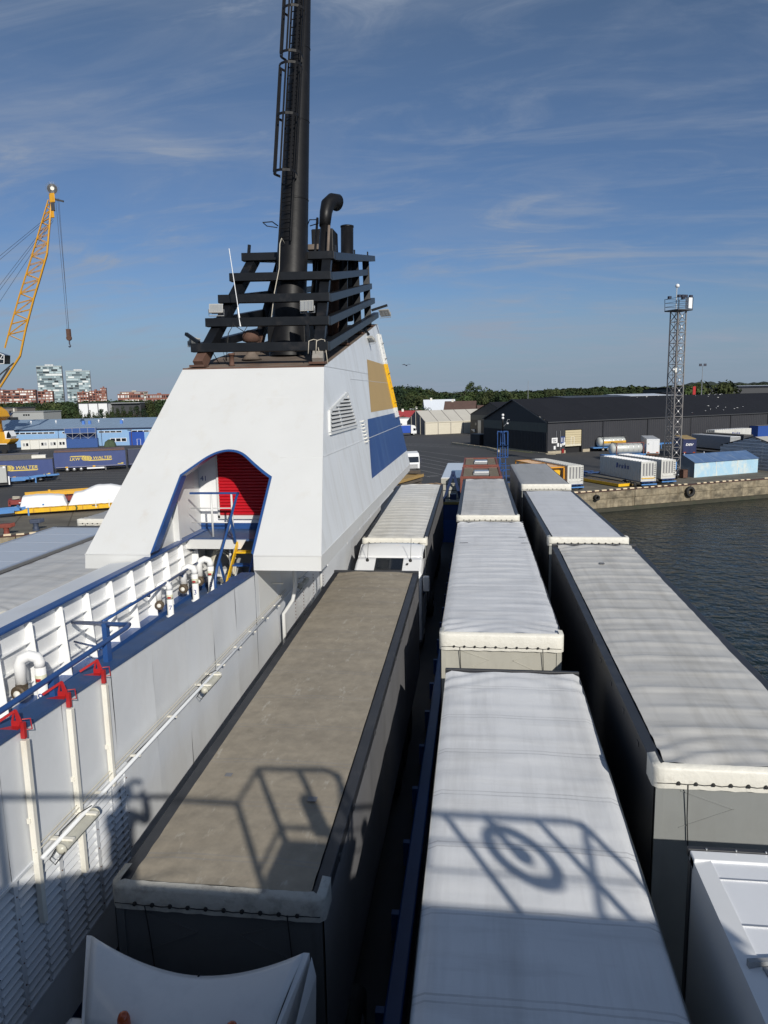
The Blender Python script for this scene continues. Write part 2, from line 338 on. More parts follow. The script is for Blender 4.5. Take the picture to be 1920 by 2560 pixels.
# quay wall of weathered concrete with a striped kerb on top
M_quaywall = M('weathered_concrete', (.29, .245, .17), .9, var=.30, scale=2.0, dirt=(.075, .066, .048), damt=.9, dscale=(.55, .55, .9), dlo=.42, dhi=.66, dirt2=(.13, .10, .06), d2amt=.7, d2scale=(1.8, 1.8, .22), d2lo=.5, d2hi=.68, bump=.5, bscale=3)
M_algae = M('wet_quay_base', (.045, .042, .028), .7, var=.3, scale=1, dirt=(.03, .05, .02), damt=.6, dscale=(.5, .5, 1))
M_kerbdark = M('kerb_dark_paint', (.07, .035, .028), .8, var=.3, scale=3)
M_kerbpale = M('kerb_pale_paint', (.70, .58, .40), .7, var=.12, scale=3)
qw = thing('quay_wall', 'weathered concrete quay wall with a striped kerb along the water', 'quay wall', Q(0, 0), world=True)
k = 0
for a in range(-150, 190, 10):
    w = .02 * ((a * 7) % 3)
    m_ = MB()
    p = [Q(a + .04, -w), Q(a + 9.96, -w), Q(a + 9.96, .6), Q(a + .04, .6)]
    m_.prism([q + V(0, 0, -2.35) for q in p], (0, 0, 2.3))
    p = [Q(a + .04, -.12 - w), Q(a + 9.96, -.12 - w), Q(a + 9.96, .6), Q(a + .04, .6)]
    m_.prism([q + V(0, 0, -1.05) for q in p], (0, 0, .09))
    obj('wall_block', m_, M_quaywall, qw)
m_ = MB(); m_.prism([Q(-170, -.25, -4), Q(200, -.25, -4), Q(200, .6, -4), Q(-170, .6, -4)], (0, 0, 1.62)); obj('wall_footing', m_, M_algae, qw)
m_ = MB(); m_.prism([Q(-170, -.05, -.05), Q(200, -.05, -.05), Q(200, .62, -.05), Q(-170, .62, -.05)], (0, 0, .13)); obj('kerb', m_, M_kerbdark, qw)
kb = MB()
for q in [V(0, 0, 0)]: kb.box(-.38, .38, -.19, .19, 0, .16)
proto = None
RZ = Matrix.Rotation(math.atan2(QU.y, QU.x), 4, 'Z')
rk = random.Random(3)
for i in range(-68, 46):
    a = i * 1.2 + rk.uniform(-.08, .08)
    if i in (27, 28, 17): continue
    if proto is None: ORIGIN_t = ORIGIN.pop(qw.name); proto = obj('kerb_stripe', kb, M_kerbpale, qw); ORIGIN[qw.name] = ORIGIN_t; c = proto
    else: c = share(proto, qw, Matrix())
    c.matrix_basis = Matrix.Translation(Q(a, .28, .08) - QA) @ RZ @ Matrix.Diagonal((rk.uniform(.7, 1.05), 1, rk.uniform(.7, 1.1), 1))
# tyre fenders hung on the wall
def fender(a, z, r, label):
    o = thing('tyre_fender', label, 'fender', Q(a, -.35, z), math.atan2(QU.y, QU.x))
    pr = [(r * .52, -.22), (r * .7, -.27), (r * .95, -.25), (r, -.15), (r, .15), (r * .95, .25), (r * .7, .27), (r * .52, .22)]
    m_ = MB(); vs = []; n = 24
    for rr, h in pr:
        for j in range(n): vs.append((rr * cos(2 * pi * j / n), h, rr * sin(2 * pi * j / n)))
    kk = len(pr)
    m_.add(vs, [(i * n + j, i * n + (j + 1) % n, ((i + 1) % kk) * n + (j + 1) % n, ((i + 1) % kk) * n + j) for i in range(kk) for j in range(n)])
    obj('tyre', m_, M_rubber, o, True)
    obj('chain', MB().tube([(0, 0, r * .75), (.05, .2, r * 1.6)], .03, 6), M_rust, o)
fender(19.6, -.95, .78, 'large black tyre fender hanging on the concrete quay wall')
fender(3.2, -.75, .42, 'small black tyre fender on the quay wall beside the trailers')
# mooring bollards on the port side quay
def bollard(loc, rz, m, label):
    o = thing('mooring_bollard', label, 'bollard', loc, rz, 'T-headed mooring bollards on the quay')
    obj('post', MB().lathe((0, 0, 0), [(.42, 0), (.42, .06), (.30, .10), (.27, .55), (.34, .9), (.34, 1.0)], 14), M_rust if m is M_red else m, o, True)
    h = MB(); h.prism([(-.5, -.38, .82), (.5, -.38, .82), (.95, 0, .95), (.5, .38, .82), (-.5, .38, .82), (-.62, 0, .82)], (0, 0, .42)); obj('head', h, m, o, bevel=.06)
M_bolred = M('bollard_red', (.20, .045, .03), .7, var=.2, scale=5); M_bolblue = M('bollard_blue', (.045, .06, .10), .6, var=.2, scale=5)
bollard((-50.0, 70.7, 0), .3, M_bolred, 'rusty red T-headed mooring bollard on the quay edge')
bollard((-48.4, 73.5, 0), .3, M_bolblue, 'dark blue T-headed mooring bollard on the quay edge')

# hills and far wood
M_hill = M('wooded_hill', (.030, .042, .030), .95, var=.45, scale=.03, dirt=(.055, .07, .035), damt=.6, dscale=(.05, .05, .05))
def ridge(name, x0, x1, y, h, seed, depth=260, n=90):
    def fn(u, v):
        x = x0 + (x1 - x0) * u
        z = h * (.72 + .5 * noise.noise((u * 6 + seed, 1.3, 0)) + .14 * noise.noise((u * 40, seed, 0)) + .09 * noise.noise((u * 130, seed, 2)))
        return (x, y + depth * (v - .5) + 60 * noise.noise((u * 4, seed, 5)), max(0, z * sin(pi * min(1, max(0, v)))) )
    return struct(name, MB().grid(fn, n * 3, 8), M_hill)
ridge('far_hill', -500, 500, 1650, 17, 2.2)
ridge('far_hill', 120, 900, 1350, 23, 8.1)
ridge('far_hill', 240, 1100, 2100, 36, 5.4)
ridge('far_hill', -1500, -100, 1500, 13, 3.4)

# ------------------------------------------------------------------ the ship: hull and decks
M_hull = M('hull_blue', (.018, .05, .16), .45, var=.1)
M_deck = M('deck_paint', (.035, .038, .042), .7, var=.25, scale=1, dirt=(.06, .045, .035), damt=.6, dscale=(.6, .3, 1))
ZD = 4.8
m_ = MB(); m_.prism([(-18, -30, -4), (5.9, -30, -4), (5.9, 66, -4), (2, 73, -4), (-14, 73, -4), (-18, 66, -4)], (0, 0, ZD + 4))
struct('ship_hull', m_, M_hull)
struct('ship_deck', MB().quad((-17.9, -29, ZD + .006), (5.8, -29, ZD + .006), (5.8, 66, ZD + .006), (2, 72.6, ZD + .006), (-14, 72.6, ZD + .006), (-17.9, 66, ZD + .006)), M_deck)
m_ = MB(); m_.prism([(-6.5, 72.5, 4.0), (-1.0, 72.5, 4.0), (-5.4, 96, .12), (-10.4, 93.6, .12)], (0, 0, .22)); struct('stern_ramp', m_, M_deck)
bw = thing('deck_bulwark', 'blue bulwark along the starboard edge of the cargo deck', 'bulwark', (5.75, 20, ZD), world=True)
obj('plate', MB().box(5.7, 5.82, -29, 66, ZD, ZD + 1.1), M_hull, bw)
# blue guide rail between the lanes
gr = thing('deck_guide_rail', 'long blue steel guide rail on the deck between two trailer lanes', 'guide rail', (-1.2, 20, ZD), world=True)
obj('rail', MB().box(-1.32, -1.05, 4, 44, ZD, ZD + .55), M_blue, gr, bevel=.03)
for y in range(5, 44, 2): obj('gusset', MB().box(-1.45, -1.32, y, y + .12, ZD, ZD + .5), M_blue, gr)
# ------------------------------------------------------------------ casing wall with louvres, walkway and bulwark
XW = -5.0
def ztop(y): return 10.46 - .0428 * (min(max(y, -2), 15.46) - 6.6)
cw = thing('casing_wall', 'long white steel casing wall beside the taupe trailer with blue capping', 'ship casing', (XW, 15, ZD), world=True)
# wall plating: separate plates with the weld seams between them, gently buckled
lou = [(y, y + .73) for y in [5.72 - .92 * 8 + .92 * i for i in range(12)]]      # louvre bays run from behind the camera to y=9.2
ys = [-2.5, 1.0, 3.2, 5.2, 6.55, 7.75, 8.95, 10.2, 11.5, 12.8, 14.1, 15.46]
rw = random.Random(5)
LZ0, LZ1 = 7.22, 8.84
def plate(y0, y1, z0, z1, seed):
    def fn(u, v):
        y = y0 + .002 + (y1 - y0 - .004) * u
        zt = z1(y) if callable(z1) else z1
        z = z0 + (zt - z0) * v
        b = .012 * noise.noise((y * 1.3 + seed, z * 1.1, 0)) + .012 * sin(pi * u) * sin(pi * v)
        return (XW - b * .8, y, z)
    return MB().grid(fn, 8, 8)
for i in range(len(ys) - 1):
    y0, y1 = ys[i], ys[i + 1]
    obj('wall_plate', plate(y0, y1, 8.86, ztop, i), M_white_wall, cw, True)
    if y0 >= 8.9: obj('wall_plate', plate(y0, y1, 6.45, 8.85, i + 40), M_white_wall, cw, True)
# behind the louvres and below them
m_ = MB(); m_.box(XW - .16, XW - .10, -2.5, 9.25, 6.4, 8.9); obj('louvre_backing', m_, M_dgrey, cw)
m_ = MB(); m_.box(XW - .04, XW + .005, -2.5, 8.95, 6.45, LZ0 - .02); obj('lower_plate', m_, M_white_wall, cw)
m_ = MB(); m_.box(XW - .06, XW - .02, -2.5, 37, ZD, 6.45); obj('base_shade_band', m_, M_hull, cw)  # dark colour standing in for the deep shade along the wall foot
# core so that the wall has thickness
m_ = MB(); m_.quad((XW - .25, -2.5, 6.4), (XW - .25, 15.46, 6.4), (XW - .25, 15.46, 10.0), (XW - .25, -2.5, 10.8)); obj('inner_plate', m_, M_white_wall, cw)
# blue capping on top
m_ = MB()
for i in range(12):
    a, b = -2.5 + 17.96 * i / 12, -2.5 + 17.96 * (i + 1) / 12
    za, zb = ztop(a), ztop(b)
    m_.add([(XW + .02, a, za - .02), (XW - .30, a, za - .02), (XW - .30, a, za + .03), (XW + .02, a, za + .03), (XW + .02, b, zb - .02), (XW - .30, b, zb - .02), (XW - .30, b, zb + .03), (XW + .02, b, zb + .03)],
           [(0, 3, 7, 4), (1, 5, 6, 2), (3, 2, 6, 7), (0, 4, 5, 1)])
obj('blue_capping', m_, M_blue_deck, cw)
# louvre bays: frame strips with bolts, slanting slats
fr = MB(); bo = MB()
yb = [9.14 - .42 * i for i in range(28)]
slat = MB(); slat.add([(0, 0, .082), (0, .36, .082), (.11, .36, 0), (.11, 0, 0), (.0, 0, .070), (.0, .36, .070), (.104, .36, -.014), (.104, 0, -.014)],
                      [(0, 1, 2, 3), (7, 6, 5, 4), (3, 2, 6, 7), (0, 3, 7, 4), (1, 5, 6, 2)])
sl_proto = None
for i in range(len(yb) - 1):
    y1, y0 = yb[i], yb[i + 1]
    wide = (i % 2 == 0)
    fr.box(XW - .08, XW + (.014 if wide else .004), y1 - (.07 if wide else .03), y1, LZ0, LZ1)
    if wide:
        for zz_ in (LZ0 + .1 + .27 * k for k in range(6)):
            bo.lathe((XW + .014, y1 - .035, zz_), [(.010, 0), (.008, .008)], 6, 'X')
    nsl = 15 if y1 > 4.2 else 0
    for k in range(nsl):
        z = LZ0 + .015 + (LZ1 - LZ0 - .03) * k / 15
        if sl_proto is None:
            keep = ORIGIN.pop(cw.name); sl_proto = obj('louvre_slat', slat, M_white_wall, cw); ORIGIN[cw.name] = keep; c = sl_proto
        else: c = share(sl_proto, cw, Matrix())
        c.matrix_basis = Matrix.Translation(V(XW - .092, y0 + .01, z) - V(XW, 15, ZD)) @ Matrix.Diagonal((1, .335 / .36 if wide else .38 / .36, 1, 1))
fr.box(XW - .08, XW + .022, -2.5, 9.16, LZ1, LZ1 + .035); fr.box(XW - .08, XW + .016, -2.5, 9.16, LZ0 - .04, LZ0)
obj('louvre_frame', fr, M_white_wall, cw); obj('bolt', bo, M_rust, cw)
# aft wall, under the funnel housing, panels with rusty riveted edges
for y0, y1 in ((15.47, 17.2), (17.2, 18.95), (18.95, 19.9), (19.9, 21.2), (21.2, 22.6), (22.6, 25), (25, 28), (28, 31), (31, 34), (34, 37)):
    obj('wall_plate', plate(y0, y1, 6.45, 10.2, y0 * 3), M_white_wall, cw, True)
rv = MB()
for y in (18.95, 19.9, 21.2, 22.6):
    for k in range(18): rv.lathe((XW + .0, y, 7.0 + k * .095), [(.018, 0), (.012, .016)], 5, 'X')
obj('rivet', rv, M_rust, cw)
# white posts down the wall with red lashing brackets
M_red_b = M_red
for n_, y in enumerate((8.69, 7.85, 6.95, 5.95)):
    t = thing('red_hook_bracket', ['red hook bracket on top of the white post furthest along the wall', 'red hook bracket on the middle white post of the wall', 'red hook bracket on the nearest white post of the wall', 'red hook bracket beyond the left edge of the photo'][n_], 'bracket', (XW, y, ztop(y)), group='red brackets along the blue capping'); t.scale = (.84, .84, .84)
    bz = 0
    sh_ = [(-.36, -.36, .03), (-.33, -.30, .055), (-.12, -.05, .30), (.02, .03, .30), (.055, .03, -.02), (.055, .0, -.10), (-.02, -.05, .03)]
    bp = MB(); bp.prism([(-.12, 0, -.02), (.03, 0, -.02), (.03, 0, .11), (-.12, 0, .11)], (0, .02, 0)); bp.prism([(-.115, 0, .11), (-.085, 0, .11), (-.06, 0, .235), (-.06, 0, .27), (-.085, 0, .22)], (0, .02, 0))
    bp.prism([(-.045, 0, .11), (.03, 0, .11), (-.028, 0, .265), (-.06, 0, .27), (-.06, 0, .235)], (0, .02, 0)); obj('hook_plate', bp, M_red_b, t, bevel=.004)
    bp = MB(); bp.beam((-.06, .01, .245), (-.29, -.10, .10), .03, .035); obj('hook_arm', bp, M_red_b, t, bevel=.004)
    bp = MB(); bp.add([(-.24, -.10, .034), (.03, -.10, .034), (.03, .0, .034), (-.12, 0, .034), (.03, -.10, .042), (.03, 0, .042), (-.12, 0, .042), (-.24, -.10, .042), (.03, -.02, .10), (.03, -.10, .034)], [(0, 1, 2, 3), (4, 5, 6, 7), (0, 1, 4, 7), (2, 8, 9)]); obj('gusset', bp, M_red_b, t)
    bp = MB(); bp.beam((.045, .0, .10), (.045, .0, -.12), .06, .05); obj('socket', bp, M_red_b, t)
    bp = MB(); bp.tube([(.03, .02, .13), (.12, .06, .13), (.125, .07, -.02), (.04, .03, -.02)], .009, 6); obj('handle', bp, M_red_b, t)
    p = thing('white_post', ['white square post under the red bracket furthest along the wall', 'white square post under the middle red bracket', 'white square post under the nearest red bracket', 'white square post beyond the left edge of the photo'][n_], 'post', (XW + .05, y, LZ1), group='white posts down the casing wall')
    bp = MB(); bp.box(-.04, .03, -.035, .035, -.75 if n_ else -.05, ztop(y) - LZ1 - .12); obj('shaft', bp, M_cream, p, bevel=.006)
    bp = MB(); bp.box(-.05, -.01, -.05, .05, .5, .56); obj('clip', bp, M_cream, p)
# long pipe on stand-off brackets
lp = thing('wall_pipe', 'long white pipe on small brackets running along the casing wall', 'pipe', (-4.86, 12, 8.94), world=True)
obj('pipe', MB().tube([(-4.86, 6.9, 8.93), (-4.86, 17.9, 8.99)], .026, 8), M_white_wall, lp, True)
obj('pipe', MB().tube([(-4.86, 18.15, 8.99), (-4.88, 19.3, 8.99), (-4.88, 34, 9.0)], .02, 8), M_white_wall, lp, True)
for y in (8.3, 9.3, 10.6, 11.9, 12.9, 13.9, 14.9, 15.9, 16.9): obj('bracket', MB().box(XW, -4.84, y - .018, y + .018, 8.90, 8.925), M_cream, lp)
obj('cable', MB().tube([(-4.93, 6.9, 8.99), (-4.93, 17.9, 9.04)], .008, 5), M_cable, lp); obj('cable', MB().tube([(-4.96, 6.9, 9.02), (-4.96, 17.9, 9.06)], .007, 5), M_cable, lp)
# fluorescent strip lamps hanging under the pipe
def strip_lamp(y, z, L, label):
    t = thing('strip_lamp', label, 'lamp', (-4.80, y, z))
    prof = MB(); prof.grid(lambda u, v: (.075 * cos(2 * pi * u), -L / 2 + L * v, .055 * sin(2 * pi * u)), 12, 6); prof.lathe((0, -L / 2, 0), [(.02, -.05), (.07, -.01), (.07, 0)], 12, 'Y'); prof.lathe((0, L / 2, 0), [(.07, 0), (.07, .01), (.02, .05)], 12, 'Y')
    obj('lamp_body', prof, M('lamp_housing', (.48, .47, .40), .35, var=.12, dirt=(.25, .22, .17), damt=.5, dscale=(6, 2, 6)), t, True)
    for s in (-.36, .36): obj('bracket', MB().box(-.22, .10, s * L - .025, s * L + .025, .05, .075), M_cream, t)
    obj('wire', MB().tube([(-.05, -L * .55, .02), (-.10, -L * .62, -.08), (-.02, -L * .66, -.12), (.05, -L * .52, -.02)], .008, 5), M_rubber, t)
    obj('wire', MB().tube([(-.03, L * .5, .1), (-.08, L * .2, .12), (-.10, -L * .3, .11), (-.06, -L * .45, .06)], .007, 5), M_rubber, t)
strip_lamp(7.55, 8.86, .74, 'grimy fluorescent strip lamp on the casing wall above the louvres')
strip_lamp(12.05, 8.90, .70, 'white strip lamp mid way along the casing wall pipe')
strip_lamp(19.2, 8.88, .8, 'shaded strip lamp under the overhang of the funnel housing')
# drain pipe under the overhang
dp = thing('drain_pipe', 'white drain pipe with a kink below the funnel housing overhang', 'pipe', (-4.85, 17.2, 8), world=True)
obj('pipe', MB().tube([(-4.55, 17.3, 10.15), (-4.55, 17.3, 9.25), (-4.62, 17.3, 8.95), (-4.86, 17.25, 8.6), (-4.86, 17.25, 7.25)], .05, 10), M_white, dp, True)
obj('clamp', MB().box(-5, -4.78, 17.17, 17.33, 7.40, 7.46), M_cream, dp); obj('clamp', MB().box(-5, -4.7, 16.75, 16.79, 9.5, 9.53), M_cream, dp)
# cable tray with pale cables along the side of the housing
ct = thing('cable_tray', 'cable tray with pale cables hanging below the side of the funnel housing', 'cable tray', (-4.2, 26, 9.6), world=True)
rng = random.Random(2)
for k in range(5):
    pts = [(-4.1 - .06 * k, y, 9.62 + .05 * (k % 2) + rng.uniform(-.03, .03)) for y in (19.6, 20.6, 22, 24, 26, 28, 30, 32)]
    pts = [(-4.45, 18.9, 9.75)] + pts
    obj('cable', MB().tube(pts, .03, 6), M_cable, ct, True)
tr = MB()
for s in (-3.98, -4.42): tr.beam((s, 18.6, 9.55), (s, 34, 9.55), .03, .07)
for y in range(0, 40): tr.beam((-3.98, 18.8 + .38 * y, 9.55), (-4.42, 18.8 + .38 * y, 9.55), .03, .02)
obj('tray_ladder', tr, M_white_wall, ct)
for y in (21.6, 24, 26.6, 29.4, 32):
    obj('hanger', MB().box(-4.0, -3.96, y - .05, y + .05, 9.50, 10.2), M_white, ct)
m_ = MB(); m_.tube([(-4.75, 21.2, 10.2), (-4.75, 21.2, 7.3)], .045, 8); obj('drop_pipe', m_, M_white, ct, True)

# ---------------- walkway with the port bulwark
wk = thing('walkway', 'narrow blue deck walkway between the casing wall and the white bulwark', 'walkway', (-6.3, 10, 9), world=True)
m_ = MB(); m_.box(-7.66, XW - .26, -2.5, 19.4, 8.86, 9.0); obj('floor', m_, M_blue_deck, wk)
M_bulw = M('bulwark_white', (.84, .845, .84), .35, var=.02, scale=1, dirt=(.6, .55, .46), damt=.2, dscale=(2, 2, .6), dlo=.6, dhi=.8)
bu = thing('white_bulwark', 'white bulwark with vertical stiffeners and a blue top rail along the walkway', 'bulwark', (-7.9, 10, 9), world=True)
YS = [3.6 + .905 * i for i in range(18)]
for i in range(len(YS) - 1):
    y0, y1 = YS[i], YS[i + 1]
    obj('bulwark_plate', MB().box(-7.54, -7.51, y0 + .006, y1 - .006, 8.0, 10.40), M_bulw, bu)
    st = MB(); st.prism([(-7.51, y0 - .01, 9.0), (-7.345, y0 - .01, 9.0), (-7.42, y0 - .01, 10.38), (-7.51, y0 - .01, 10.38)], (0, .02, 0)); obj('stiffener', st, M_bulw, bu)
    obj('stiffener_flange', MB().beam((-7.335, y0, 9.02), (-7.415, y0, 10.37), .012, .07, up=(1, 0, 0)), M_bulw, bu)
    for z in (9.36, 9.70, 10.04):
        sh = MB(); sh.add([(-7.51, y0 + .011, z), (-7.51, y1 - .011, z), (-7.43, y1 - .011, z), (-7.43, y0 + .06, z), (-7.51, y0 + .011, z - .014), (-7.51, y1 - .011, z - .014), (-7.43, y1 - .011, z - .014), (-7.43, y0 + .06, z - .014)], [(0, 1, 2, 3), (7, 6, 5, 4), (3, 2, 6, 7), (0, 3, 7, 4), (1, 5, 6, 2)]); obj('shelf', sh, M_bulw, bu)
m_ = MB(); m_.box(-7.58, -7.39, 1, 19, 10.40, 10.45); obj('top_rail', m_, M_blue, bu, bevel=.012)
m_ = MB()
m_.box(-7.64, -7.28, 3.0, 19, 9.0, 9.09); obj('kick_plate', m_, M_blue, bu)
m_ = MB(); m_.quad((-7.56, -2, 10.38), (-7.56, 15.4, 10.38), (-8.35, 15.4, 10.30), (-8.35, -2, 10.30)); m_.box(-8.4, -8.35, -2, 15.4, 4.8, 10.30); obj('outer_plate', m_, M_white_wall, bu)
# handrail on the bulwark stiffeners
hr = thing('blue_handrail', 'blue handrail fixed to the bulwark stiffeners leading up to the arch', 'handrail', (-7.25, 14, 10), world=True)
obj('rail', MB().tube([(-7.2, 12.75, 9.78), (-7.15, 14.2, 9.80), (-7.12, 18.0, 9.86)], .032, 8), M_blue, hr, True)
for y in (12.85, 14.75, 15.65, 16.6, 17.5): obj('bracket', MB().tube([(-7.17, y, 9.79), (-7.2, y + .05, 9.70), (-7.36, y + .05, 9.72)], .02, 6), M_blue, hr)
# guard rail on the capping
g2 = thing('guard_rail', 'blue guard rail that turns across the walkway behind the red brackets', 'guard rail', (-5.15, 8, 10.4), world=True)
obj('rail', MB().tube([(-5.15, -2, 10.72), (-5.15, 6.8, 10.69), (-5.15, 9.75, 10.68), (-5.19, 9.93, 10.675), (-5.36, 10.0, 10.65), (-7.38, 12.03, 9.99)], .036, 10), M_blue, g2, True)
obj('rail', MB().tube([(-5.9, 10.53, 10.05), (-7.38, 12.03, 9.62)], .02, 8), M_blue, g2, True)
obj('post', MB().box(-5.93, -5.85, 10.45, 10.55, 9.0, 10.50), M_blue, g2)
for y in (9.2, 7.9, 6.4, 4.8): obj('post', MB().box(-5.20, -5.13, y - .06, y + .06, ztop(y), 10.69), M_blue, g2)
# goose-neck vents
def gooseneck(x, y, sc, num, label, rz=0):
    t = thing('gooseneck_vent', label, 'vent', (x, y, 9.0), rz, 'goose-neck vents on the walkway')
    s = sc
    R_ = .086 * s
    obj('riser', MB().lathe((0, 0, 0), [(.13 * s, 0), (.13 * s, .03), (R_, .04), (R_, .78 * s)], 16), M_bulw, t, True)
    bx_, by_ = -.27 * s, -.12 * s
    pts = [(0, 0, .76 * s), (0, 0, .84 * s), (bx_ * .12, by_ * .12, .92 * s), (bx_ * .5, by_ * .5, .965 * s), (bx_ * .88, by_ * .88, .92 * s), (bx_, by_, .84 * s), (bx_, by_, .50 * s)]
    obj('bend', MB().tube(pts, R_ * 1.04, 16), M_bulw, t, True)
    fl = MB(); fl.lathe((bx_ + .03, by_ - .08 * s, .40 * s), [(.10 * s, -.10 * s), (.125 * s, -.08 * s), (.125 * s, .0), (.09 * s, .08 * s)], 18, 'Y'); fl.lathe((bx_, by_, .40 * s), [(.06 * s, -.02), (R_ * 1.1, .04), (R_ * 1.1, .11 * s)], 14)
    obj('valve_head', fl, M('valve_bronze', (.10, .075, .05), .6, .3, var=.4, scale=15), t)
    obj('valve_float', MB().lathe((bx_ + .03, by_ - .185 * s, .40 * s), [(.0, -.03), (.05 * s, -.02), (.06 * s, .0), (.06 * s, .02)], 14, 'Y'), M_cream, t, True)
    obj('label_band', MB().lathe((0, 0, .50 * s), [(R_ + .004, 0), (R_ + .004, .13 * s)], 16), M('band_paint', (.60, .60, .45), .5), t, True)
    obj('red_mark', MB().grid(lambda u, v: ((R_ + .007) * sin(-.5 + 1.0 * u), -(R_ + .007) * cos(-.5 + 1.0 * u), .53 * s + .05 * s * v), 6, 1), M_red, t)
    if num: text('number', num, .19 * s, (.02, -R_ - .004, .27 * s), (1, .12, 0), (0, 0, 1), M_inkblue, t, depth=.006)
gooseneck(-7.05, 10.45, 1.0, '9', 'large white goose-neck vent nearest the camera on the walkway')
gooseneck(-7.1, 15.6, .84, '7', 'white goose-neck vent marked 7 beside the handrail', .2)
gooseneck(-7.0, 16.9, .92, '3', 'white goose-neck vent marked 3 in the middle of the row of three')
gooseneck(-6.85, 17.6, .96, '3', 'white goose-neck vent marked 3 closest to the hose reel')
# hose reel
t = thing('hose_reel', 'white hose coiled on a reel under the stair platform', 'hose reel', (-6.75, 18.3, 9.0))
for k, r in enumerate((.42, .38, .34, .30)):
    obj('hose_coil', MB().tube([(r * cos(a / 20 * 2 * pi) * .8, -.05 * k + .03 * sin(a), .62 + r * 1.25 * sin(a / 20 * 2 * pi)) for a in range(20)], .026, 6, closed=True), M_cable, t, True)
m_ = MB(); m_.box(.28, .33, -.3, -.26, 0, 1.15); m_.box(-.1, .3, -.3, -.26, .35, .42); obj('stand', m_, M_white, t)
# ------------------------------------------------------------------ funnel housing
M_runs = M('rust_run_stain', (.50, .42, .32), .6, var=.1)
FH = thing('funnel_housing', 'white sloping funnel housing with an arched opening and blue and ochre panels', 'funnel housing', (-6.25, 26, 10.2), world=True)
def fy(z): return 15.46 + 1.0766 * (z - 10.5)           # front plane
def fp(x, z, o=0.0): return V(x, fy(z) - .68 * o, z + .73 * o)
def sx(z): return -3.44 - .179 * (z - 10.5)             # starboard plane
def sp(y, z, o=0.0): return V(sx(z) + .984 * o, y, z + .176 * o)
def aft(z): return 37.0 - .337 * (z - 10.5)
BL, BR, TR, TL = fp(-9.02, 10.5), fp(-3.44, 10.5), V(-4.21, 20.1, 14.82), V(-8.29, 20.1, 14.84)
arch = [(-7.43, 10.5), (-7.37, 11.5), (-7.34, 12.13)]
# curved head of the arch
def cat(p, n=4):
    r = []
    for i in range(len(p) - 1):
        a = p[max(i - 1, 0)]; b = p[i]; c = p[i + 1]; d = p[min(i + 2, len(p) - 1)]
        for k in range(n):
            t = k / n; r.append(tuple(.5 * (2 * b[j] + (c[j] - a[j]) * t + (2 * a[j] - 5 * b[j] + 4 * c[j] - d[j]) * t * t + (3 * b[j] - a[j] - 3 * c[j] + d[j]) * t ** 3) for j in range(2)))
    return r + [p[-1]]
head = cat([(-7.34, 12.13), (-7.07, 12.34), (-6.78, 12.55), (-6.5, 12.67), (-6.2, 12.70), (-5.87, 12.62), (-5.49, 12.38), (-5.2, 12.2), (-4.98, 12.08)])
ap = [(-7.43, 10.5)] + head + [(-5.0, 10.5)]
A3 = [fp(x, z) for x, z in ap]
m_ = MB()
# front: strips between the arch outline and the outer edges
mid = max(range(len(A3)), key=lambda i: A3[i].z)
m_.add([BL] + A3[:mid + 1] + [V(A3[mid].x, 20.1, 14.83), TL], [list(range(mid + 4))])
m_.add([V(A3[mid].x, 20.1, 14.83)] + A3[mid:] + [BR, TR], [list(range(len(A3) - mid + 3))])
obj('front_panel', m_, M_white, FH)
m_ = MB(); th = V(0, .3, 0)
for i in range(len(A3) - 1):
    a, b = A3[i], A3[i + 1]
    m_.quad(a + V(0, -.012, .012), b + V(0, -.012, .012), b + th, a + th)
cxm = sum(p.x for p in A3) / len(A3)
def inset(p, d):
    c = V(-6.2, fy(11.3), 11.3); q = (c - p); q.y = q.z * 1.0766; return p + q.normalized() * d
for i in range(len(A3) - 1):
    a, b = A3[i], A3[i + 1]; n = V(0, -.02, .02)
    m_.quad(a + n, b + n, inset(b, .075) + n, inset(a, .075) + n); m_.quad(inset(a, .075) + n, inset(b, .075) + n, inset(b, .075) + th, inset(a, .075) + th); m_.quad(a + n, b + n, b, a)
obj('arch_trim', m_, M_blue, FH)
# fascia along the foot, with the underside of the overhang
m_ = MB()
m_.quad((-9.05, 15.46, 10.16), (-7.5, 15.46, 10.16), (-7.43, 15.46, 10.5), (-9.02, 15.46, 10.5)); m_.quad((-5.0, 15.455, 10.16), (-3.45, 15.455, 10.16), (-3.44, 15.46, 10.5), (-5.0, 15.46, 10.5))
m_.quad((-3.45, 15.46, 10.16), (-3.45, 37.0, 10.16), (-3.44, 37.0, 10.5), (-3.44, 15.46, 10.5)); m_.quad((-9.05, 15.46, 10.16), (-9.05, 37.0, 10.16), (-9.02, 37.0, 10.5), (-9.02, 15.46, 10.5))
m_.quad((-3.45, 15.46, 10.165), (-3.45, 37, 10.165), (-5.0, 37, 10.165), (-5.0, 15.46, 10.165)); m_.quad((-9.05, 15.46, 10.165), (-9.05, 37, 10.165), (-7.5, 37, 10.165), (-7.5, 15.46, 10.165))
m_.quad((-9.05, 37, 10.16), (-3.45, 37, 10.16), (-3.44, 37, 10.5), (-9.02, 37, 10.5))
obj('fascia', m_, M_white, FH)
m_ = MB(); m_.beam((-9.03, 15.452, 10.5), (-7.45, 15.452, 10.5), .012, .02); m_.beam((-4.98, 15.452, 10.5), (-3.44, 15.452, 10.5), .012, .02); m_.beam((-3.437, 15.46, 10.5), (-3.437, 37, 10.5), .012, .03); obj('weld_bead', m_, M_white, FH)
obj('front_seam', MB().beam(fp(-8.2, 12.52, .004), fp(-7.4, 12.52, .004), .012, .008), M_white, FH); obj('front_seam', MB().beam(fp(-4.9, 12.52, .004), fp(-3.82, 12.52, .004), .012, .008), M_white, FH); obj('front_seam', MB().beam(fp(-7.5, 14.0, .003), fp(-5.0, 14.0, .003), .010, .006), M_white, FH)
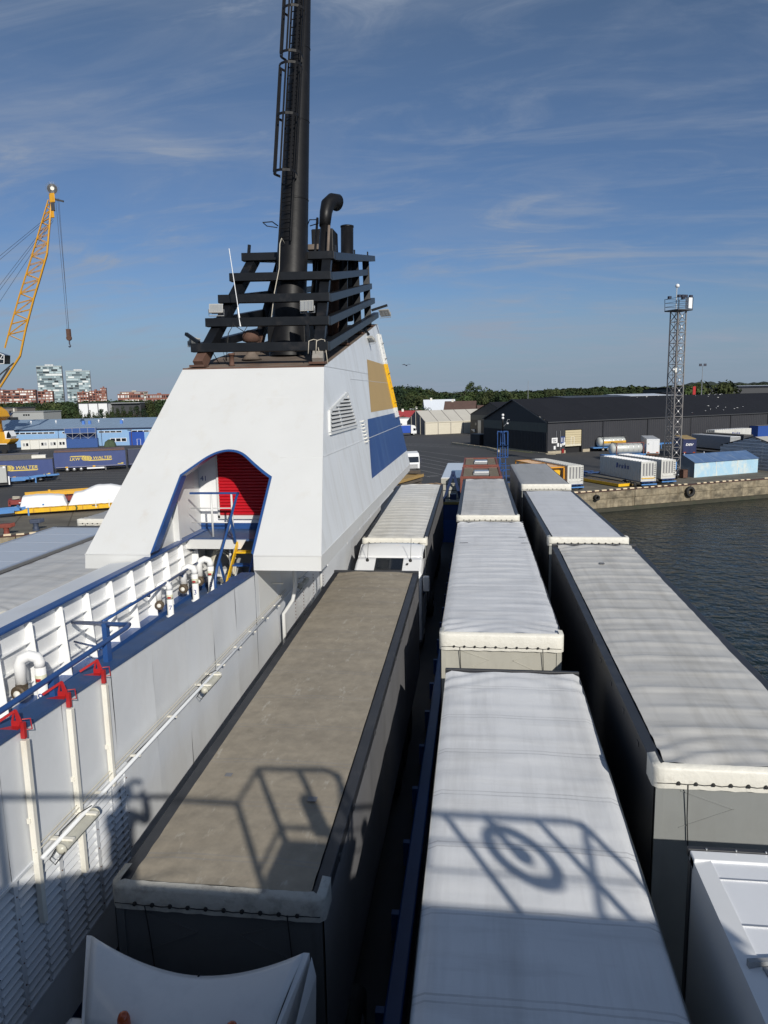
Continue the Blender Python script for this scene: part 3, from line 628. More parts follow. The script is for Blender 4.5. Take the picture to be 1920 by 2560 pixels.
for k_ in range(7): xx = -7.9 + .58 * k_; obj('rust_run', MB().quad(fp(xx, 14.78, .003), fp(xx + .035, 14.78, .003), fp(xx + .02, 14.78 - .10 - .07 * (k_ % 3), .003), fp(xx + .01, 14.78 - .10 - .07 * (k_ % 3), .003)), M_runs, FH)
# starboard side: plating panels with seams left between them
TA = V(sx(17.3), 34.71, 17.3)
zs = [10.5, 12.52, 14.82, 17.3]
def roof_z(y): return 14.82 + (17.3 - 14.82) * (y - 20.1) / (34.71 - 20.1)
def front_y(z): return fy(z) if z < 14.82 else 20.1 + (z - 14.82) * (34.71 - 20.1) / (17.3 - 14.82)
M_side = M('weathered_side_paint', (.74, .765, .79), .4, var=.03, scale=.5, dirt=(.50, .49, .46), damt=.55, dscale=(1.6, 1.6, .10), dlo=.47, dhi=.75, dirt2=(.82, .84, .85), d2amt=.3, d2scale=(.9, .9, .08), d2lo=.55, d2hi=.7, bump=.08, bscale=1)
for z0, z1, cuts in ((10.5, 12.52, [21, 27, 32]), (12.52, 14.82, [24.0, 31]), (14.82, 17.3, [27.0])):
    ya = [None] + cuts + [None]
    for i in range(len(ya) - 1):
        a0 = front_y(z0) if ya[i] is None else ya[i]; a1 = front_y(z1) if ya[i] is None else ya[i]
        b0 = aft(z0) if ya[i + 1] is None else ya[i + 1]; b1 = aft(z1) if ya[i + 1] is None else ya[i + 1]
        if z0 > 14.8:
            if ya[i] is None: poly = [sp(20.1, 14.826), sp(b0 - .006, 14.826), sp(b0 - .006, roof_z(b0))]
            else: poly = [sp(a0 + .006, 14.826), sp(aft(14.82), 14.826), sp(34.71, 17.3), sp(a0 + .006, roof_z(a0))]
        else: poly = [sp(a0 + .006, z0 + .005), sp(b0 - .006, z0 + .005), sp(b1 - .006, z1 - .005), sp(a1 + .006, z1 - .005)]
        obj('side_panel', MB().add(poly, [list(range(len(poly)))]), M_side, FH)
m_ = MB(); ins = -.02
m_.add([sp(15.6, 10.5, ins), sp(37, 10.5, ins), sp(34.7, 17.28, ins), sp(20.1, 14.8, ins)], [(0, 1, 2, 3)])
def mir(p): return V(-12.46 - p.x, p.y, p.z)
m_.add([mir(sp(15.46, 10.5)), mir(sp(37, 10.5)), mir(sp(34.71, 17.3)), TL], [(3, 2, 1, 0)])
m_.add([sp(37, 10.5), mir(sp(37, 10.5)), mir(sp(34.71, 17.3)), sp(34.71, 17.3)], [(0, 1, 2, 3)])
obj('port_panel', m_, M_white, FH)
m_ = MB(); m_.quad(TL + V(0, .02, -.01), TR + V(0, .02, -.01), sp(34.71, 17.29), mir(sp(34.71, 17.29))); obj('roof', m_, M_soot, FH)
m_ = MB(); m_.beam(TL, TR, .035, .05); obj('roof_lip', m_, M_rust, FH)
m_ = MB(); m_.add([sp(28.78, 15.40, .006), sp(aft(15.4), 15.40, .006), sp(aft(13.38), 13.38, .006), sp(27.1, 13.38, .006)], [(0, 1, 2, 3)]); obj('ochre_panel', m_, M_ochre, FH)
m_ = MB(); m_.add([sp(25.95, 13.16, .006), sp(aft(13.16), 13.16, .006), sp(aft(11.21), 11.21, .006), sp(24.31, 11.21, .006)], [(0, 1, 2, 3)]); obj('blue_panel', m_, M_blue_band, FH)
m_ = MB(); m_.beam(sp(17.8, 12.52, .008), sp(36.3, 12.52, .008), .01, .02); m_.beam(sp(24.0, 14.55, .008), sp(36.0, 14.55, .008), .008, .012); obj('seam_strip', m_, M_side, FH)
# louvre vent in the side
LVT = thing('side_louvre', 'white slanted louvre vent in the side of the funnel housing', 'vent', sp(21, 13.5), world=True)
vp = [(18.94, 13.03), (23.21, 13.03), (22.72, 14.07), (19.45, 13.58)]
def edge_range(z):
    ys_ = []
    for i in range(4):
        (y0, z0), (y1, z1) = vp[i], vp[(i + 1) % 4]
        if (z0 - z) * (z1 - z) <= 0 and z0 != z1: ys_.append(y0 + (y1 - y0) * (z - z0) / (z1 - z0))
    return min(ys_), max(ys_)
obj('vent_shade_panel', MB().add([sp(y, z, .006) for y, z in vp], [(0, 1, 2, 3)]), M_dark, LVT)  # flat dark panel standing in for the shaded recess behind the slats
m_ = MB()
for i in range(4): m_.beam(sp(*vp[i], .03), sp(*vp[(i + 1) % 4], .03), .09, .06, up=(1, 0, .18))
m_.beam(sp(20.75, 13.05, .03), sp(20.75, 13.76, .03), .16, .05, up=(1, 0, .18)); obj('vent_frame', m_, M_white, LVT)
for k in range(9):
    z = 13.08 + .104 * k; y0, y1 = edge_range(z); y0b, y1b = edge_range(min(z + .07, 14.05))
    m_ = MB(); m_.add([sp(y0, z, .09), sp(y1, z, .09), sp(y1b, z + .075, .01), sp(y0b, z + .075, .01), sp(y0, z - .012, .09), sp(y1, z - .012, .09)], [(0, 1, 2, 3), (0, 4, 5, 1)]); obj('louvre_slat', m_, M_white, LVT)
t = thing('step_rungs', 'short column of rusty step rungs beside the side louvre', 'ladder', sp(25.0, 12.9), world=True)
for k in range(7):
    z = 12.45 + .115 * k; m_ = MB(); m_.tube([sp(24.35 - .0 * k, z, 0), sp(24.35, z, .10), sp(24.75, z, .10), sp(24.75, z, 0)], .016, 5); obj('rung', m_, M_cream, t)
# ladder aft on the side: white, then yellow, then white
t = thing('side_ladder', 'white and yellow ladder at the aft edge of the funnel housing side', 'ladder', sp(34.4, 14.5), world=True)
def lad(z): return 34.0 + (16.6 - z) * .24
for z0, z1, mt in ((15.42, 16.75, M_white), (13.4, 15.42, M_yellow), (12.95, 13.4, M_white)):
    m_ = MB()
    for s in (-.3, .3): m_.beam(sp(lad(z0) + s, z0, .06), sp(lad(z1) + s, z1, .06), .05, .10, up=(1, 0, 0))
    m_.beam(sp(lad(z0) + .16, z0, .05), sp(lad(z1) + .16, z1, .05), .03, .18, up=(1, 0, 0))
    obj('rail', m_, mt, t)
for k in range(17):
    z = 12.98 + .225 * k; mt = M_yellow if 13.4 < z < 15.42 else M_white
    m_ = MB(); m_.beam(sp(lad(z) - .3, z, .09), sp(lad(z) + .0, z, .09), .05, .05); obj('rung', m_, mt, t)
    if k % 3 == 0:
        m_ = MB(); m_.tube([sp(lad(z) - .3, z, .06), sp(lad(z) - .2, z, .16), sp(lad(z) + .2, z, .16), sp(lad(z) + .3, z, .06)], .02, 5); obj('hoop', m_, mt, t)

# ---------------- inside the arch: landing, red shutter, stair
IN = thing('arch_landing', 'landing inside the arch with white back wall and steel floor', 'landing', (-6.4, 18.5, 9), world=True)
m_ = MB(); m_.box(-7.75, -5.0, 17.75, 19.25, 10.36, 10.42); obj('landing_floor', m_, M_blue_deck, IN)
m_ = MB(); m_.box(-7.75, -6.05, 17.70, 17.76, 10.16, 10.40); m_.prism([(-6.05, 17.70, 10.16), (-5.9, 17.70, 10.40), (-6.05, 17.70, 10.40)], (0, .06, 0)); obj('landing_beam', m_, M_white, IN)
m_ = MB(); m_.box(-8.1, -5.0, 19.2, 19.3, 10.58, 13.7); obj('back_wall', m_, M_white_clean, IN)
m_ = MB(); m_.box(-8.1, -5.0, 19.17, 19.3, 10.42, 10.58); obj('skirting', m_, M_blue, IN)
m_ = MB(); m_.prism([(-7.72, 15.75, 9.0), (-7.72, 19.2, 9.0), (-7.72, 19.2, 13.3), (-7.72, 18.75, 13.3), (-7.72, 15.75, 10.5)], (.06, 0, 0)); obj('side_wall', m_, M_white, IN)
m_ = MB(); m_.prism([(-7.66, 17.3, 10.42), (-7.66, 17.42, 10.42), (-7.66, 17.42, 12.1), (-7.66, 17.3, 11.98)], (.16, 0, 0)); obj('corner_post', m_, M_white, IN)
m_ = MB(); m_.prism([(-5.0, 15.75, 9.0), (-5.0, 19.2, 9.0), (-5.0, 19.2, 13.3), (-5.0, 18.75, 13.3), (-5.0, 15.75, 10.5)], (-.06, 0, 0)); obj('inner_wall', m_, M_white, IN)
m_ = MB(); m_.box(-7.64, -5.06, 19.0, 19.1, 9.0, 10.36); obj('under_wall', m_, M_grey, IN)
m_ = MB(); m_.box(-6.9, -6.45, 18.4, 18.9, 9.0, 9.45); obj('locker', m_, M_white, IN)
m_ = MB(); m_.box(-7.13, -7.08, 19.12, 19.2, 10.72, 13.6); m_.box(-7.13, -5.0, 19.12, 19.2, 10.70, 10.80); obj('door_frame', m_, M_white, IN)
SH = thing('red_roller_shutter', 'bright red roller shutter behind the railing inside the arch', 'shutter', (-6, 19.15, 10.8), world=True)
for k in range(32):
    z = 10.81 + .085 * k; m_ = MB()
    m_.add([(-7.08, 19.165, z), (-5.06, 19.165, z), (-5.06, 19.13, z + .02), (-7.08, 19.13, z + .02), (-7.08, 19.13, z + .062), (-5.06, 19.13, z + .062), (-5.06, 19.165, z + .083), (-7.08, 19.165, z + .083)], [(0, 1, 2, 3), (3, 2, 5, 4), (4, 5, 6, 7)])
    obj('shutter_slat', m_, M_shutter, SH)
m_ = MB(); m_.box(-7.08, -5.06, 19.168, 19.19, 10.80, 13.6); obj('shutter_back', m_, M_shutter, SH)
text('number', '41', .2, (-7.53, 19.19, 11.83), (1, 0, 0), (0, 0, 1), M_inkblue, IN, depth=.006)
m_ = MB(); m_.box(-7.66, -7.44, 19.185, 19.199, 12.4, 12.6); obj('notice_plate', m_, M_cream, IN)
m_ = MB(); m_.prism([(-7.62, 19.183, 12.48), (-7.50, 19.183, 12.47), (-7.47, 19.183, 12.52), (-7.52, 19.183, 12.54), (-7.60, 19.183, 12.52)], (0, -.002, 0)); obj('notice_symbol', m_, M_ink, IN)
RL = thing('landing_railing', 'white railing with a blue top rail on the landing in the arch', 'railing', (-6.8, 18, 10.42), world=True)
obj('top_rail', MB().box(-7.45, -6.12, 17.97, 18.03, 11.55, 11.60), M_blue, RL, bevel=.008)
for x in (-6.88, -6.33): obj('post', MB().tube([(x, 18, 10.42), (x, 18, 11.55)], .028, 8), M_white, RL, True)
for z in (11.18, 10.80): obj('mid_rail', MB().tube([(-7.45, 18, z), (-6.33, 18, z)], .015, 6), M_white, RL, True)
obj('brace', MB().tube([(-6.33, 18, 10.9), (-6.55, 18.2, 10.45)], .018, 6), M_white, RL, True)
STR = thing('steel_stair', 'steep steel stair with yellow stringer and treads down from the landing', 'stair', (-5.7, 17, 9), world=True)
obj('stringer', MB().beam((-6.12, 17.70, 10.32), (-6.12, 16.15, 9.0), .03, .13), M_yellow, STR)
obj('stringer', MB().beam((-5.30, 17.70, 10.32), (-5.30, 16.15, 9.0), .03, .13), M_blue, STR)
for k in range(4):
    y, z = 17.45 - .31 * k, 10.12 - .265 * k
    obj('tread', MB().box(-6.10, -5.32, y, y + .22, z - .02, z + .02), M_yellow if k in (0,) else M_blue, STR)
    obj('riser_plate', MB().box(-6.16, -6.13, y - .02, y + .12, z - .06, z + .10), M_steel, STR)
obj('handrail', MB().tube([(-6.14, 18.0, 11.58), (-6.14, 17.85, 11.5), (-6.17, 16.25, 10.0), (-6.17, 16.1, 9.75), (-6.17, 16.08, 9.1)], .034, 8), M_blue, STR, True)
obj('handrail', MB().tube([(-5.36, 17.85, 11.3), (-5.36, 16.25, 9.95), (-5.36, 16.1, 9.2)], .03, 8), M_blue, STR, True)
obj('handrail_post', MB().beam((-6.15, 17.35, 11.02), (-6.15, 17.62, 10.36), .05, .05), M_blue, STR)
obj('handrail_post', MB().beam((-6.17, 16.45, 10.15), (-6.17, 16.75, 9.55), .05, .05), M_blue, STR)

# ------------------------------------------------------------------ black frame on top
FR = thing('black_funnel_frame', 'black louvred frame of five tiers of rails around the funnel mast', 'funnel frame', (-6.2, 27, 15), world=True)
LV = [((-4.30, 20.7, 15.40), (-4.73, 34.8, 17.72)), ((-4.44, 21.6, 16.19), (-4.85, 34.5, 18.34)), ((-4.57, 22.45, 16.97), (-4.96, 34.4, 18.97)), ((-4.68, 23.3, 17.74), (-5.06, 34.1, 19.55)), ((-4.76, 24.4, 18.55), (-4.95, 35.6, 20.40))]
for i, (r, a) in enumerate(LV):
    r, a = V(*r), V(*a); l, la = V(-12.4 - r.x, r.y, r.z + .06), V(-12.4 - a.x, a.y, a.z)
    ext = V(.12, 0, 0)
    obj('front_rail', MB().beam(l - ext, r + ext, .24, .25), M_blackrail, FR, bevel=.012)
    obj('side_rail', MB().beam(r + V(0, .13, 0), a, .25, .25), M_blackrail, FR, bevel=.012)
    obj('side_rail', MB().beam(l + V(0, .13, 0), la, .25, .25), M_blackrail, FR, bevel=.012)
for s in (0, 1):
    f = (lambda p: V(*p)) if s == 0 else (lambda p: V(-12.4 - p[0], p[1], p[2]))
    for b, t_, w, foot in (((-4.46, 20.45, 14.95), (-4.95, 24.75, 18.6), .30, 1), ((-4.66, 25.6, 15.8), (-5.0, 28.1, 19.2), .22, 0), ((-4.78, 29.7, 16.5), (-5.1, 31.2, 19.7), .22, 0), ((-4.88, 33.2, 17.1), (-5.1, 34.3, 20.2), .22, 0)):
        b, t_ = f(b), f(t_); d = (t_ - b)
        obj('post', MB().beam(b + d * .10, t_, .30, w), M_blackrail, FR, bevel=.01)
        obj('post_foot', MB().beam(b, b + d * .10, .30, w), M_rust if s else M('weathered_foot', (.30, .28, .25), .7, var=.2, scale=3, dirt=(.16, .08, .05), damt=.7, dscale=(3, 3, 3)), FR)
        obj('foot_plate', MB().box(b.x - .22, b.x + .22, b.y - .2, b.y + .2, b.z - .05, b.z + .01), M_rust, FR)
m_ = MB(); m_.quad((-7.5, 24.6, 18.60), (-4.95, 24.6, 18.55), (-5.1, 35.0, 20.25), (-7.3, 35.0, 20.25)); m_.quad((-7.5, 24.6, 18.52), (-7.3, 35.0, 20.17), (-5.1, 35.0, 20.17), (-4.95, 24.6, 18.47)); obj('top_plate', m_, M_blackrail, FR)
for y, z in ((26.2, 18.9), (30.3, 19.5), (34, 20.1)): obj('lug', MB().beam((-4.95, y, z), (-4.95, y, z + .32), .05, .12), M_blackrail, FR)
obj('lug', MB().beam((-7.55, 24.4, 18.6), (-7.5, 24.4, 19.0), .08, .1), M_blackrail, FR)
# mast
def ax(z): return V(-6.0, 24.2 + .316 * (z - 18.63), z)
def rad(z): return .50 - (.22) * max(0, z - 18.6) / 9.0
MA = thing('funnel_mast', 'tall raked black exhaust mast with a caged ladder rising out of the frame', 'mast', ax(15.4), world=True)
m_ = MB(); n = 28; zl = [17.0, 18.6, 20, 22, 24, 26, 28, 30, 32.0]
m_.grid(lambda u, v: ax(zl[round(v * 8)]) + V(rad(zl[round(v * 8)]) * cos(2 * pi * u), rad(zl[round(v * 8)]) * sin(2 * pi * u), 0), n, 8)
obj('mast_tube', m_, M_black, MA, True)
m_ = MB(); m_.grid(lambda u, v: ax(15.3 + 1.9 * v) + V((.62 - .08 * v) * cos(2 * pi * u), (.62 - .08 * v) * sin(2 * pi * u), 0), 20, 4); obj('mast_collar', m_, M_black, MA, True)
m_ = MB(); m_.box(-6.62, -5.40, 23.0, 24.3, 15.2, 16.35); obj('mast_base', m_, M_black, MA, bevel=.03)
m_ = MB()
for x in (-6.15, -6.05): m_.tube([(x, 22.95, 15.3), (x, 22.95, 16.0)], .03, 6)
obj('vent_tube', m_, M_soot, MA)
seam = MB()
for z in (20.4, 23.1, 25.7): seam.lathe(ax(z), [(rad(z) + .004, -.03), (rad(z) + .016, 0), (rad(z) + .004, .03)], 24)
obj('weld_ring', seam, M_black, MA, True)
ln_ = V(-.16, -.987, 0).normalized(); lt = V(ln_.y * -1, ln_.x, 0)
def lp_(z, o=.16, s=0): return ax(z) + ln_ * (rad(z) + o) + lt * s
LA = MB()
for s in (-.2, .2): LA.beam(lp_(18.9, .14, s), lp_(31, .14, s), .05, .05)
obj('ladder_rail', LA, M_black, MA)
k = 0; z = 19.05
while z < 28.6:
    m_ = MB(); m_.tube([lp_(z, .14, -.2), lp_(z, .14, .2)], .018, 5); obj('ladder_rung', m_, M_black, MA); z += .29
def hoop(z):
    c = lp_(z, .40); m_ = MB(); r = .37; prev = None
    pts = [lp_(z, .10, -.30)] + [c + ln_ * (r * cos(a)) + lt * (r * sin(a)) for a in [radians(-110 + 20 * i) for i in range(12)]] + [lp_(z, .10, .30)]
    for a, b in zip(pts[:-1], pts[1:]): m_.beam(a, b, .014, .08)
    obj('cage_hoop', m_, M_black, MA)
for z in (21.1, 23.0, 24.75, 25.15, 26.75, 28.4): hoop(z)
for z0, z1 in ((21.1, 24.75), (25.15, 30.2)):
    for a in (-100, -50, 0, 50, 100):
        f = lambda z: lp_(z, .40) + ln_ * (.37 * cos(radians(a))) + lt * (.37 * sin(radians(a)))
        obj('cage_bar', MB().beam(f(z0), f(z1), .06, .014), M_black, MA)
m_ = MB()
for s in (-1, 1):
    c = ax(19.55) + V(s * .5, -.1, 0); m_.tube([c, c + V(s * .12, -.25, .08), c + V(s * .42, -.3, .06), c + V(s * .36, -.05, .0), c + V(s * .05, .1, -.03)], .018, 6)
obj('hook_ring', m_, M_black, MA)
obj('hanging_cable', MB().tube([ax(18.95) + V(-.12, -.6, -.1), ax(18.98) + V(-.18, -.75, 0), ax(18.8) + V(-.16, -1.0, -.05), (-6.2, 23.2, 18.0), (-6.22, 22.6, 17.2), (-6.24, 22.2, 16.4)], .014, 6), M_rope, MA, True)
# cowl pipe and smaller stacks behind
t = thing('cowl_pipe', 'black exhaust pipe with a bent cowl top beside the mast', 'exhaust pipe', (-5.45, 25.6, 17), world=True)
obj('pipe', MB().tube([(-5.47, 25.3, 16.4), (-5.40, 27.0, 20.45)], .18, 14), M_black, t, True)
obj('cowl', MB().tube([(-5.42, 26.75, 20.0), (-5.40, 26.95, 20.5), (-5.36, 27.1, 20.8), (-5.24, 27.35, 20.98), (-5.10, 27.6, 20.98)], .20, 16, r1=.30), M_black, t, True)
obj('steam_tube', MB().tube([(-5.16, 25.2, 17.2), (-5.17, 26.3, 19.9)], .05, 8), M_soot, t, True)
t = thing('thin_vent_pole', 'thin black vent pole between the mast and the cowl pipe', 'pole', (-5.62, 26, 17.4), world=True); obj('pole', MB().tube([(-5.62, 25.2, 17.4), (-5.60, 26.4, 20.2)], .045, 8), M_black, t, True)
t = thing('exhaust_stack', 'short wide black exhaust stack at the back of the frame', 'exhaust pipe', (-5.55, 32, 18), world=True)
obj('stack', MB().tube([(-5.55, 31.6, 17.2), (-5.55, 32.2, 21.15)], .27, 18), M_black, t, True); obj('rim', MB().lathe((-5.55, 32.2, 21.1), [(.27, 0), (.29, .02), (.29, .08), (.22, .08), (.22, -.2)], 18), M_black, t, True)
t = thing('exhaust_box', 'low black exhaust box behind the mast', 'exhaust box', (-6.3, 31, 18), world=True); obj('box', MB().box(-6.75, -5.85, 30.5, 31.6, 17.2, 20.75), M_black, t, bevel=.04); obj('flange', MB().box(-6.9, -6.4, 30.2, 30.6, 19.9, 20.1), M_soot, t)
for x, y, z0, z1, lab in ((-5.35, 28.2, 16.2, 19.0, 'rusty brown riser pipe nearest the starboard rails'), (-5.75, 29.3, 16.4, 19.3, 'rusty brown riser pipe behind the black frame posts')):
    t = thing('rusty_riser', lab, 'pipe', (x, y, z0), group='rusty risers in the funnel frame'); obj('riser', MB().lathe((0, 0, 0), [(.2, 0), (.2, .9), (.28, .92), (.28, 1.02), (.2, 1.04), (.2, z1 - z0 - .3), (.26, z1 - z0 - .28), (.26, z1 - z0)], 12), M_rust, t, True)
t = thing('mushroom_vent', 'rusty mushroom vent on the sooty funnel roof behind the front rail', 'vent', (-6.85, 22.0, 15.15)); obj('stem', MB().lathe((0, 0, 0), [(.32, 0), (.20, .12), (.14, .2), (.14, .55)], 14), M_soot, t, True); obj('cap', MB().lathe((0, 0, .5), [(.1, 0), (.25, .05), (.27, .18), (.23, .32), (.1, .38)], 16), M_rust, t, True)
t = thing('roof_stub', 'small rusty pipe stub at the front edge of the funnel roof', 'pipe', (-7.05, 20.7, 14.92)); obj('stub', MB().lathe((0, 0, 0), [(.10, 0), (.07, .05), (.07, .3), (.1, .3), (.1, .36)], 10), M_rust, t, True)
# whip antenna, flood lamps
t = thing('whip_antenna', 'white whip antenna on the second rail of the funnel frame', 'antenna', (-7.02, 21.6, 16.3), world=True); obj('whip', MB().tube([(-7.02, 21.55, 16.3), (-7.26, 21.6, 18.35)], .012, 6), M_white_clean, t); obj('clamp', MB().tube([(-7.0, 21.5, 16.1), (-7.06, 21.52, 16.65)], .035, 6), M_steel, t)
M_lampglass = M('lamp_glass', (.30, .31, .31), .25, var=.15)
def flood(loc, rz, tilt, label, arm=None, w=.40, h=.30):
    t = thing('flood_lamp', label, 'flood lamp', loc, rz)
    R_ = Matrix.Rotation(tilt, 3, 'X')
    def T(b):
        b.v = [R_ @ q for q in b.v]; return b
    obj('casing', T(MB().prism([(-w / 2, -.06, -h / 2), (w / 2, -.06, -h / 2), (w / 2, -.06, h / 2), (-w / 2, -.06, h / 2)], (0, .05, 0)).prism([(-w * .35, -.01, -h * .35), (w * .35, -.01, -h * .35), (w * .35, -.01, h * .35), (-w * .35, -.01, h * .35)], (0, .09, 0))), M('lamp_casing', (.46, .45, .42), .5, .2), t)
    obj('lens', T(MB().quad((-w * .44, -.064, -h * .42), (w * .44, -.064, -h * .42), (w * .44, -.064, h * .42), (-w * .44, -.064, h * .42))), M_lampglass, t)
    g = MB()
    for i in range(4): x = -w * .44 + w * .88 * i / 3; g.box(x - .008, x + .008, -.074, -.066, -h * .42, h * .42)
    obj('guard', T(g), M_steel, t)
    obj('yoke', MB().tube([(-w / 2 - .02, 0, 0), (-w / 2 - .02, .02, -h * .62), (w / 2 + .02, .02, -h * .62), (w / 2 + .02, 0, 0)], .016, 6), M_steel, t)
    if arm: obj('arm', MB().beam((0, .02, -h * .62), arm, .08, .08), M_blackrail, t)
flood((-7.72, 21.5, 16.62), .25, -.5, 'flood lamp tilted up on the left end of the second rail')
flood((-4.95, 21.5, 16.62), -.1, -.1, 'flood lamp facing forward on the right of the second rail', (0, .02, -1.4))
flood((-8.52, 21.6, 15.72), .9, .7, 'flood lamp hanging off the left corner of the lowest rail', None, .34, .26)
obj('lamp_arm', MB().beam((-4.74, 33.4, 17.78), (-4.02, 33.4, 17.98), .10, .10), M_blackrail, FR); obj('lamp_arm', MB().beam((-8.1, 20.95, 15.62), (-8.62, 21.3, 15.92), .09, .09), M_blackrail, FR)
flood((-4.12, 33.35, 17.66), -.35, .75, 'flood lamp on an arm off the aft right end of the frame', None, .5, .36)
obj('lamp_arm', MB().beam((-4.66, 30.4, 16.75), (-4.42, 30.2, 16.45), .08, .08), M_blackrail, FR)
flood((-4.36, 30.2, 16.28), -.6, 1.0, 'flood lamp drooping over the side of the funnel housing', None, .42, .32)
for k, x in enumerate((-4.62, -4.4)):
    t = thing('rope_loop', ['pale rope looped over the lowest front rail near its right corner', 'pale rope hitched round the right corner of the lowest rail'][k], 'rope', (x, 20.5, 15.4), world=True)
    obj('rope', MB().tube([(x - .12, 20.5, 15.2), (x - .1, 20.55, 15.55), (x, 20.7, 15.6), (x + .12, 20.62, 15.57), (x + .2, 20.55, 15.1 - .2 * k)], .012, 6), M_rope, t, True)
t = thing('mast_wire', 'thin looping cable along the left front post of the frame', 'cable', (-7.6, 21, 15.1), world=True); obj('wire', MB().tube([(-7.6, 21.2, 15.0), (-7.75, 21.1, 15.35), (-7.5, 21.2, 15.45), (-7.42, 21.3, 15.1), (-7.35, 21.4, 15.9), (-7.2, 21.45, 16.15), (-6.9, 21.5, 15.95), (-6.75, 21.5, 16.15)], .014, 5), M_rubber, t, True)
# ------------------------------------------------------------------ trailers on the deck
def lerp(a, b, t): return a + (b - a) * t
def wheel_mb(r=.5, w=.34):
    return MB().lathe((0, 0, 0), [(r * .55, -w / 2), (r * .92, -w / 2), (r, -w * .36), (r, w * .36), (r * .92, w / 2), (r * .55, w / 2)], 18, 'X')
def rim_mb(r=.5, w=.36):
    return MB().lathe((0, 0, 0), [(r * .2, -w / 2 - .02), (r * .3, -w / 2), (r * .56, -w / 2 + .01), (r * .56, w / 2 - .01), (r * .3, w / 2), (r * .2, w / 2 + .02)], 14, 'X')
def trailer(label, X, Y, zn, zf, L, roof, side, cover, bulk, strip=.16, rib=.010, pitch=.62, sag=.02, seed=0, name='semi_trailer', group='tarpaulin trailers lined up on the ship deck', w=2.55, cover_h=.27, wrinkle=.02, lap=False, deck=ZD, rope=True, peak=.03, front_lip=.0):
    t = thing(name, label, 'trailer', (X + w / 2, Y, deck), 0, group)
    h = w / 2; top = lambda y: lerp(zn, zf, y / L) - deck
    rw_ = h - strip
    def rf(u, v):
        x = -rw_ + 2 * rw_ * u; y = .06 + (L - .12) * v
        e = 1 - (2 * u - 1) ** 2
        ph = (y / pitch) % 1.0
        bow = math.exp(-((ph - .5) / .10) ** 2) if rib > .006 else (abs(ph - .5) * 2) ** 3
        z = top(y) + peak * e + rib * bow * min(1, e * 4) - sag * .5 * (1 - bow) * min(1, e * 3) * .5
        z += wrinkle * .35 * noise.noise((x * 1.8 + seed, y * .8, seed)) + wrinkle * .25 * noise.noise((x * .9 + y * 2.2 + seed, y * 2.6 - x, seed + 3))
        d = min(y, L - y)
        if d < 1.3:      # creases fanning out of the corners
            f = (1 - d / 1.3); z += wrinkle * .55 * f * sin((abs(x) * 2.2 + y * 5) * 3.2 + seed) * (.3 + abs(x))
        if lap and abs(x) > rw_ - .10: z -= .05 * ((abs(x) - rw_ + .10) / .10) ** 2
        return (x, y, z)
    obj('roof_tarp', MB().grid(rf, 22, int(L / .085)), roof, t, True)
    if strip > .03:
        for s in (-1, 1):
            m_ = MB(); a, b = sorted((s * h, s * (rw_ + .002)))
            m_.add([(a, .03, top(.03) - .02), (b, .03, top(.03) - .02), (b, L, top(L) - .02), (a, L, top(L) - .02), (a, .03, top(.03) - .20), (b, .03, top(.03) - .20), (b, L, top(L) - .20), (a, L, top(L) - .20)],
                   [(0, 1, 2, 3), (4, 7, 6, 5), (0, 4, 5, 1), (3, 2, 6, 7), (0, 3, 7, 4), (1, 5, 6, 2)])
            obj('roof_rail', m_, M_rail, t, bevel=.012)
            if strip > .1:
                m_ = MB()
                for k in range(12): yy = .9 + k * 1.08; m_.box(s * (h + .004) - .006, s * (h + .004) + .006, yy, yy + .10, top(yy) - .19, top(yy) - .12)
                obj('curtain_roller', m_, M_dgrey, t)
    for s in (-1, 1):
        f = lambda u, v, s=s: (s * (h - .01 - .012 * sin(u * 66) * v * (1 - v) * 2 + .01 * noise.noise((u * 9, v * 2, seed + s))), L * u, lerp(.98, top(L * u) - (.12 if strip > .03 else .02), v))
        obj('side_curtain', MB().grid(f, 80, 6), side, t, True)
    obj('bulkhead', MB().box(-h + .03, h - .03, 0, .05, .95, top(0) - .05), bulk, t)
    for s in (-1, 1):
        obj('corner_post', MB().box(min(s * (h - .03), s * (h - .13)), max(s * (h - .03), s * (h - .13)), -.02, 0, .95, top(0) - .06), bulk, t)
        obj('cross_seam', MB().beam((s * .25, -.004, top(0) - .55), (s * (h - .35), -.004, top(0) - .32), .01, .012), bulk, t); obj('cross_seam', MB().beam((s * .25, -.004, top(0) - .55), (s * (h - .35), -.004, top(0) - .85), .01, .012), bulk, t)
    # vinyl cover lapped round the front
    cv = MB(); t0 = top(0) + .035; lipw = .34
    def sec(u):
        s = -1 + 2 * u
        return s
    N = 26
    outline = [(-h - .012, lipw), (-h - .016, .10), (-h - .01, .02), (-h + .05, -.045), (-h + .14, -.06)] + [(-h + .14 + (w - .28) * i / N, -.062 - .004 * sin(i * 2.1 + seed)) for i in range(1, N)] + [(h - .14, -.06), (h - .05, -.045), (h + .01, .02), (h + .016, .10), (h + .012, lipw)]
    vs = []; K = len(outline)
    for i, (x, y) in enumerate(outline):
        side_ = abs(x) > h - .02
        dz = -.02 * (1 - min(1, (h + .016 - abs(x)) / .3)) + .008 * sin(i * 1.7 + seed)
        kx = (x * .93 if not side_ else x - (.10 if x > 0 else -.10)); ky = y + (.10 if not side_ else .0)
        vs += [(kx, ky, t0 + .008), (x, y + .012, t0 - .01 + dz * .3), (x, y, t0 - .05), (x, y - .008 * (not side_), t0 - cover_h * .7), (x, y, t0 - cover_h + dz * .6)]
    cv.add(vs, [(i * 5 + j, i * 5 + j + 1, (i + 1) * 5 + j + 1, (i + 1) * 5 + j) for i in range(K - 1) for j in range(4)])
    c = obj('front_cover', cv, cover, t, True)
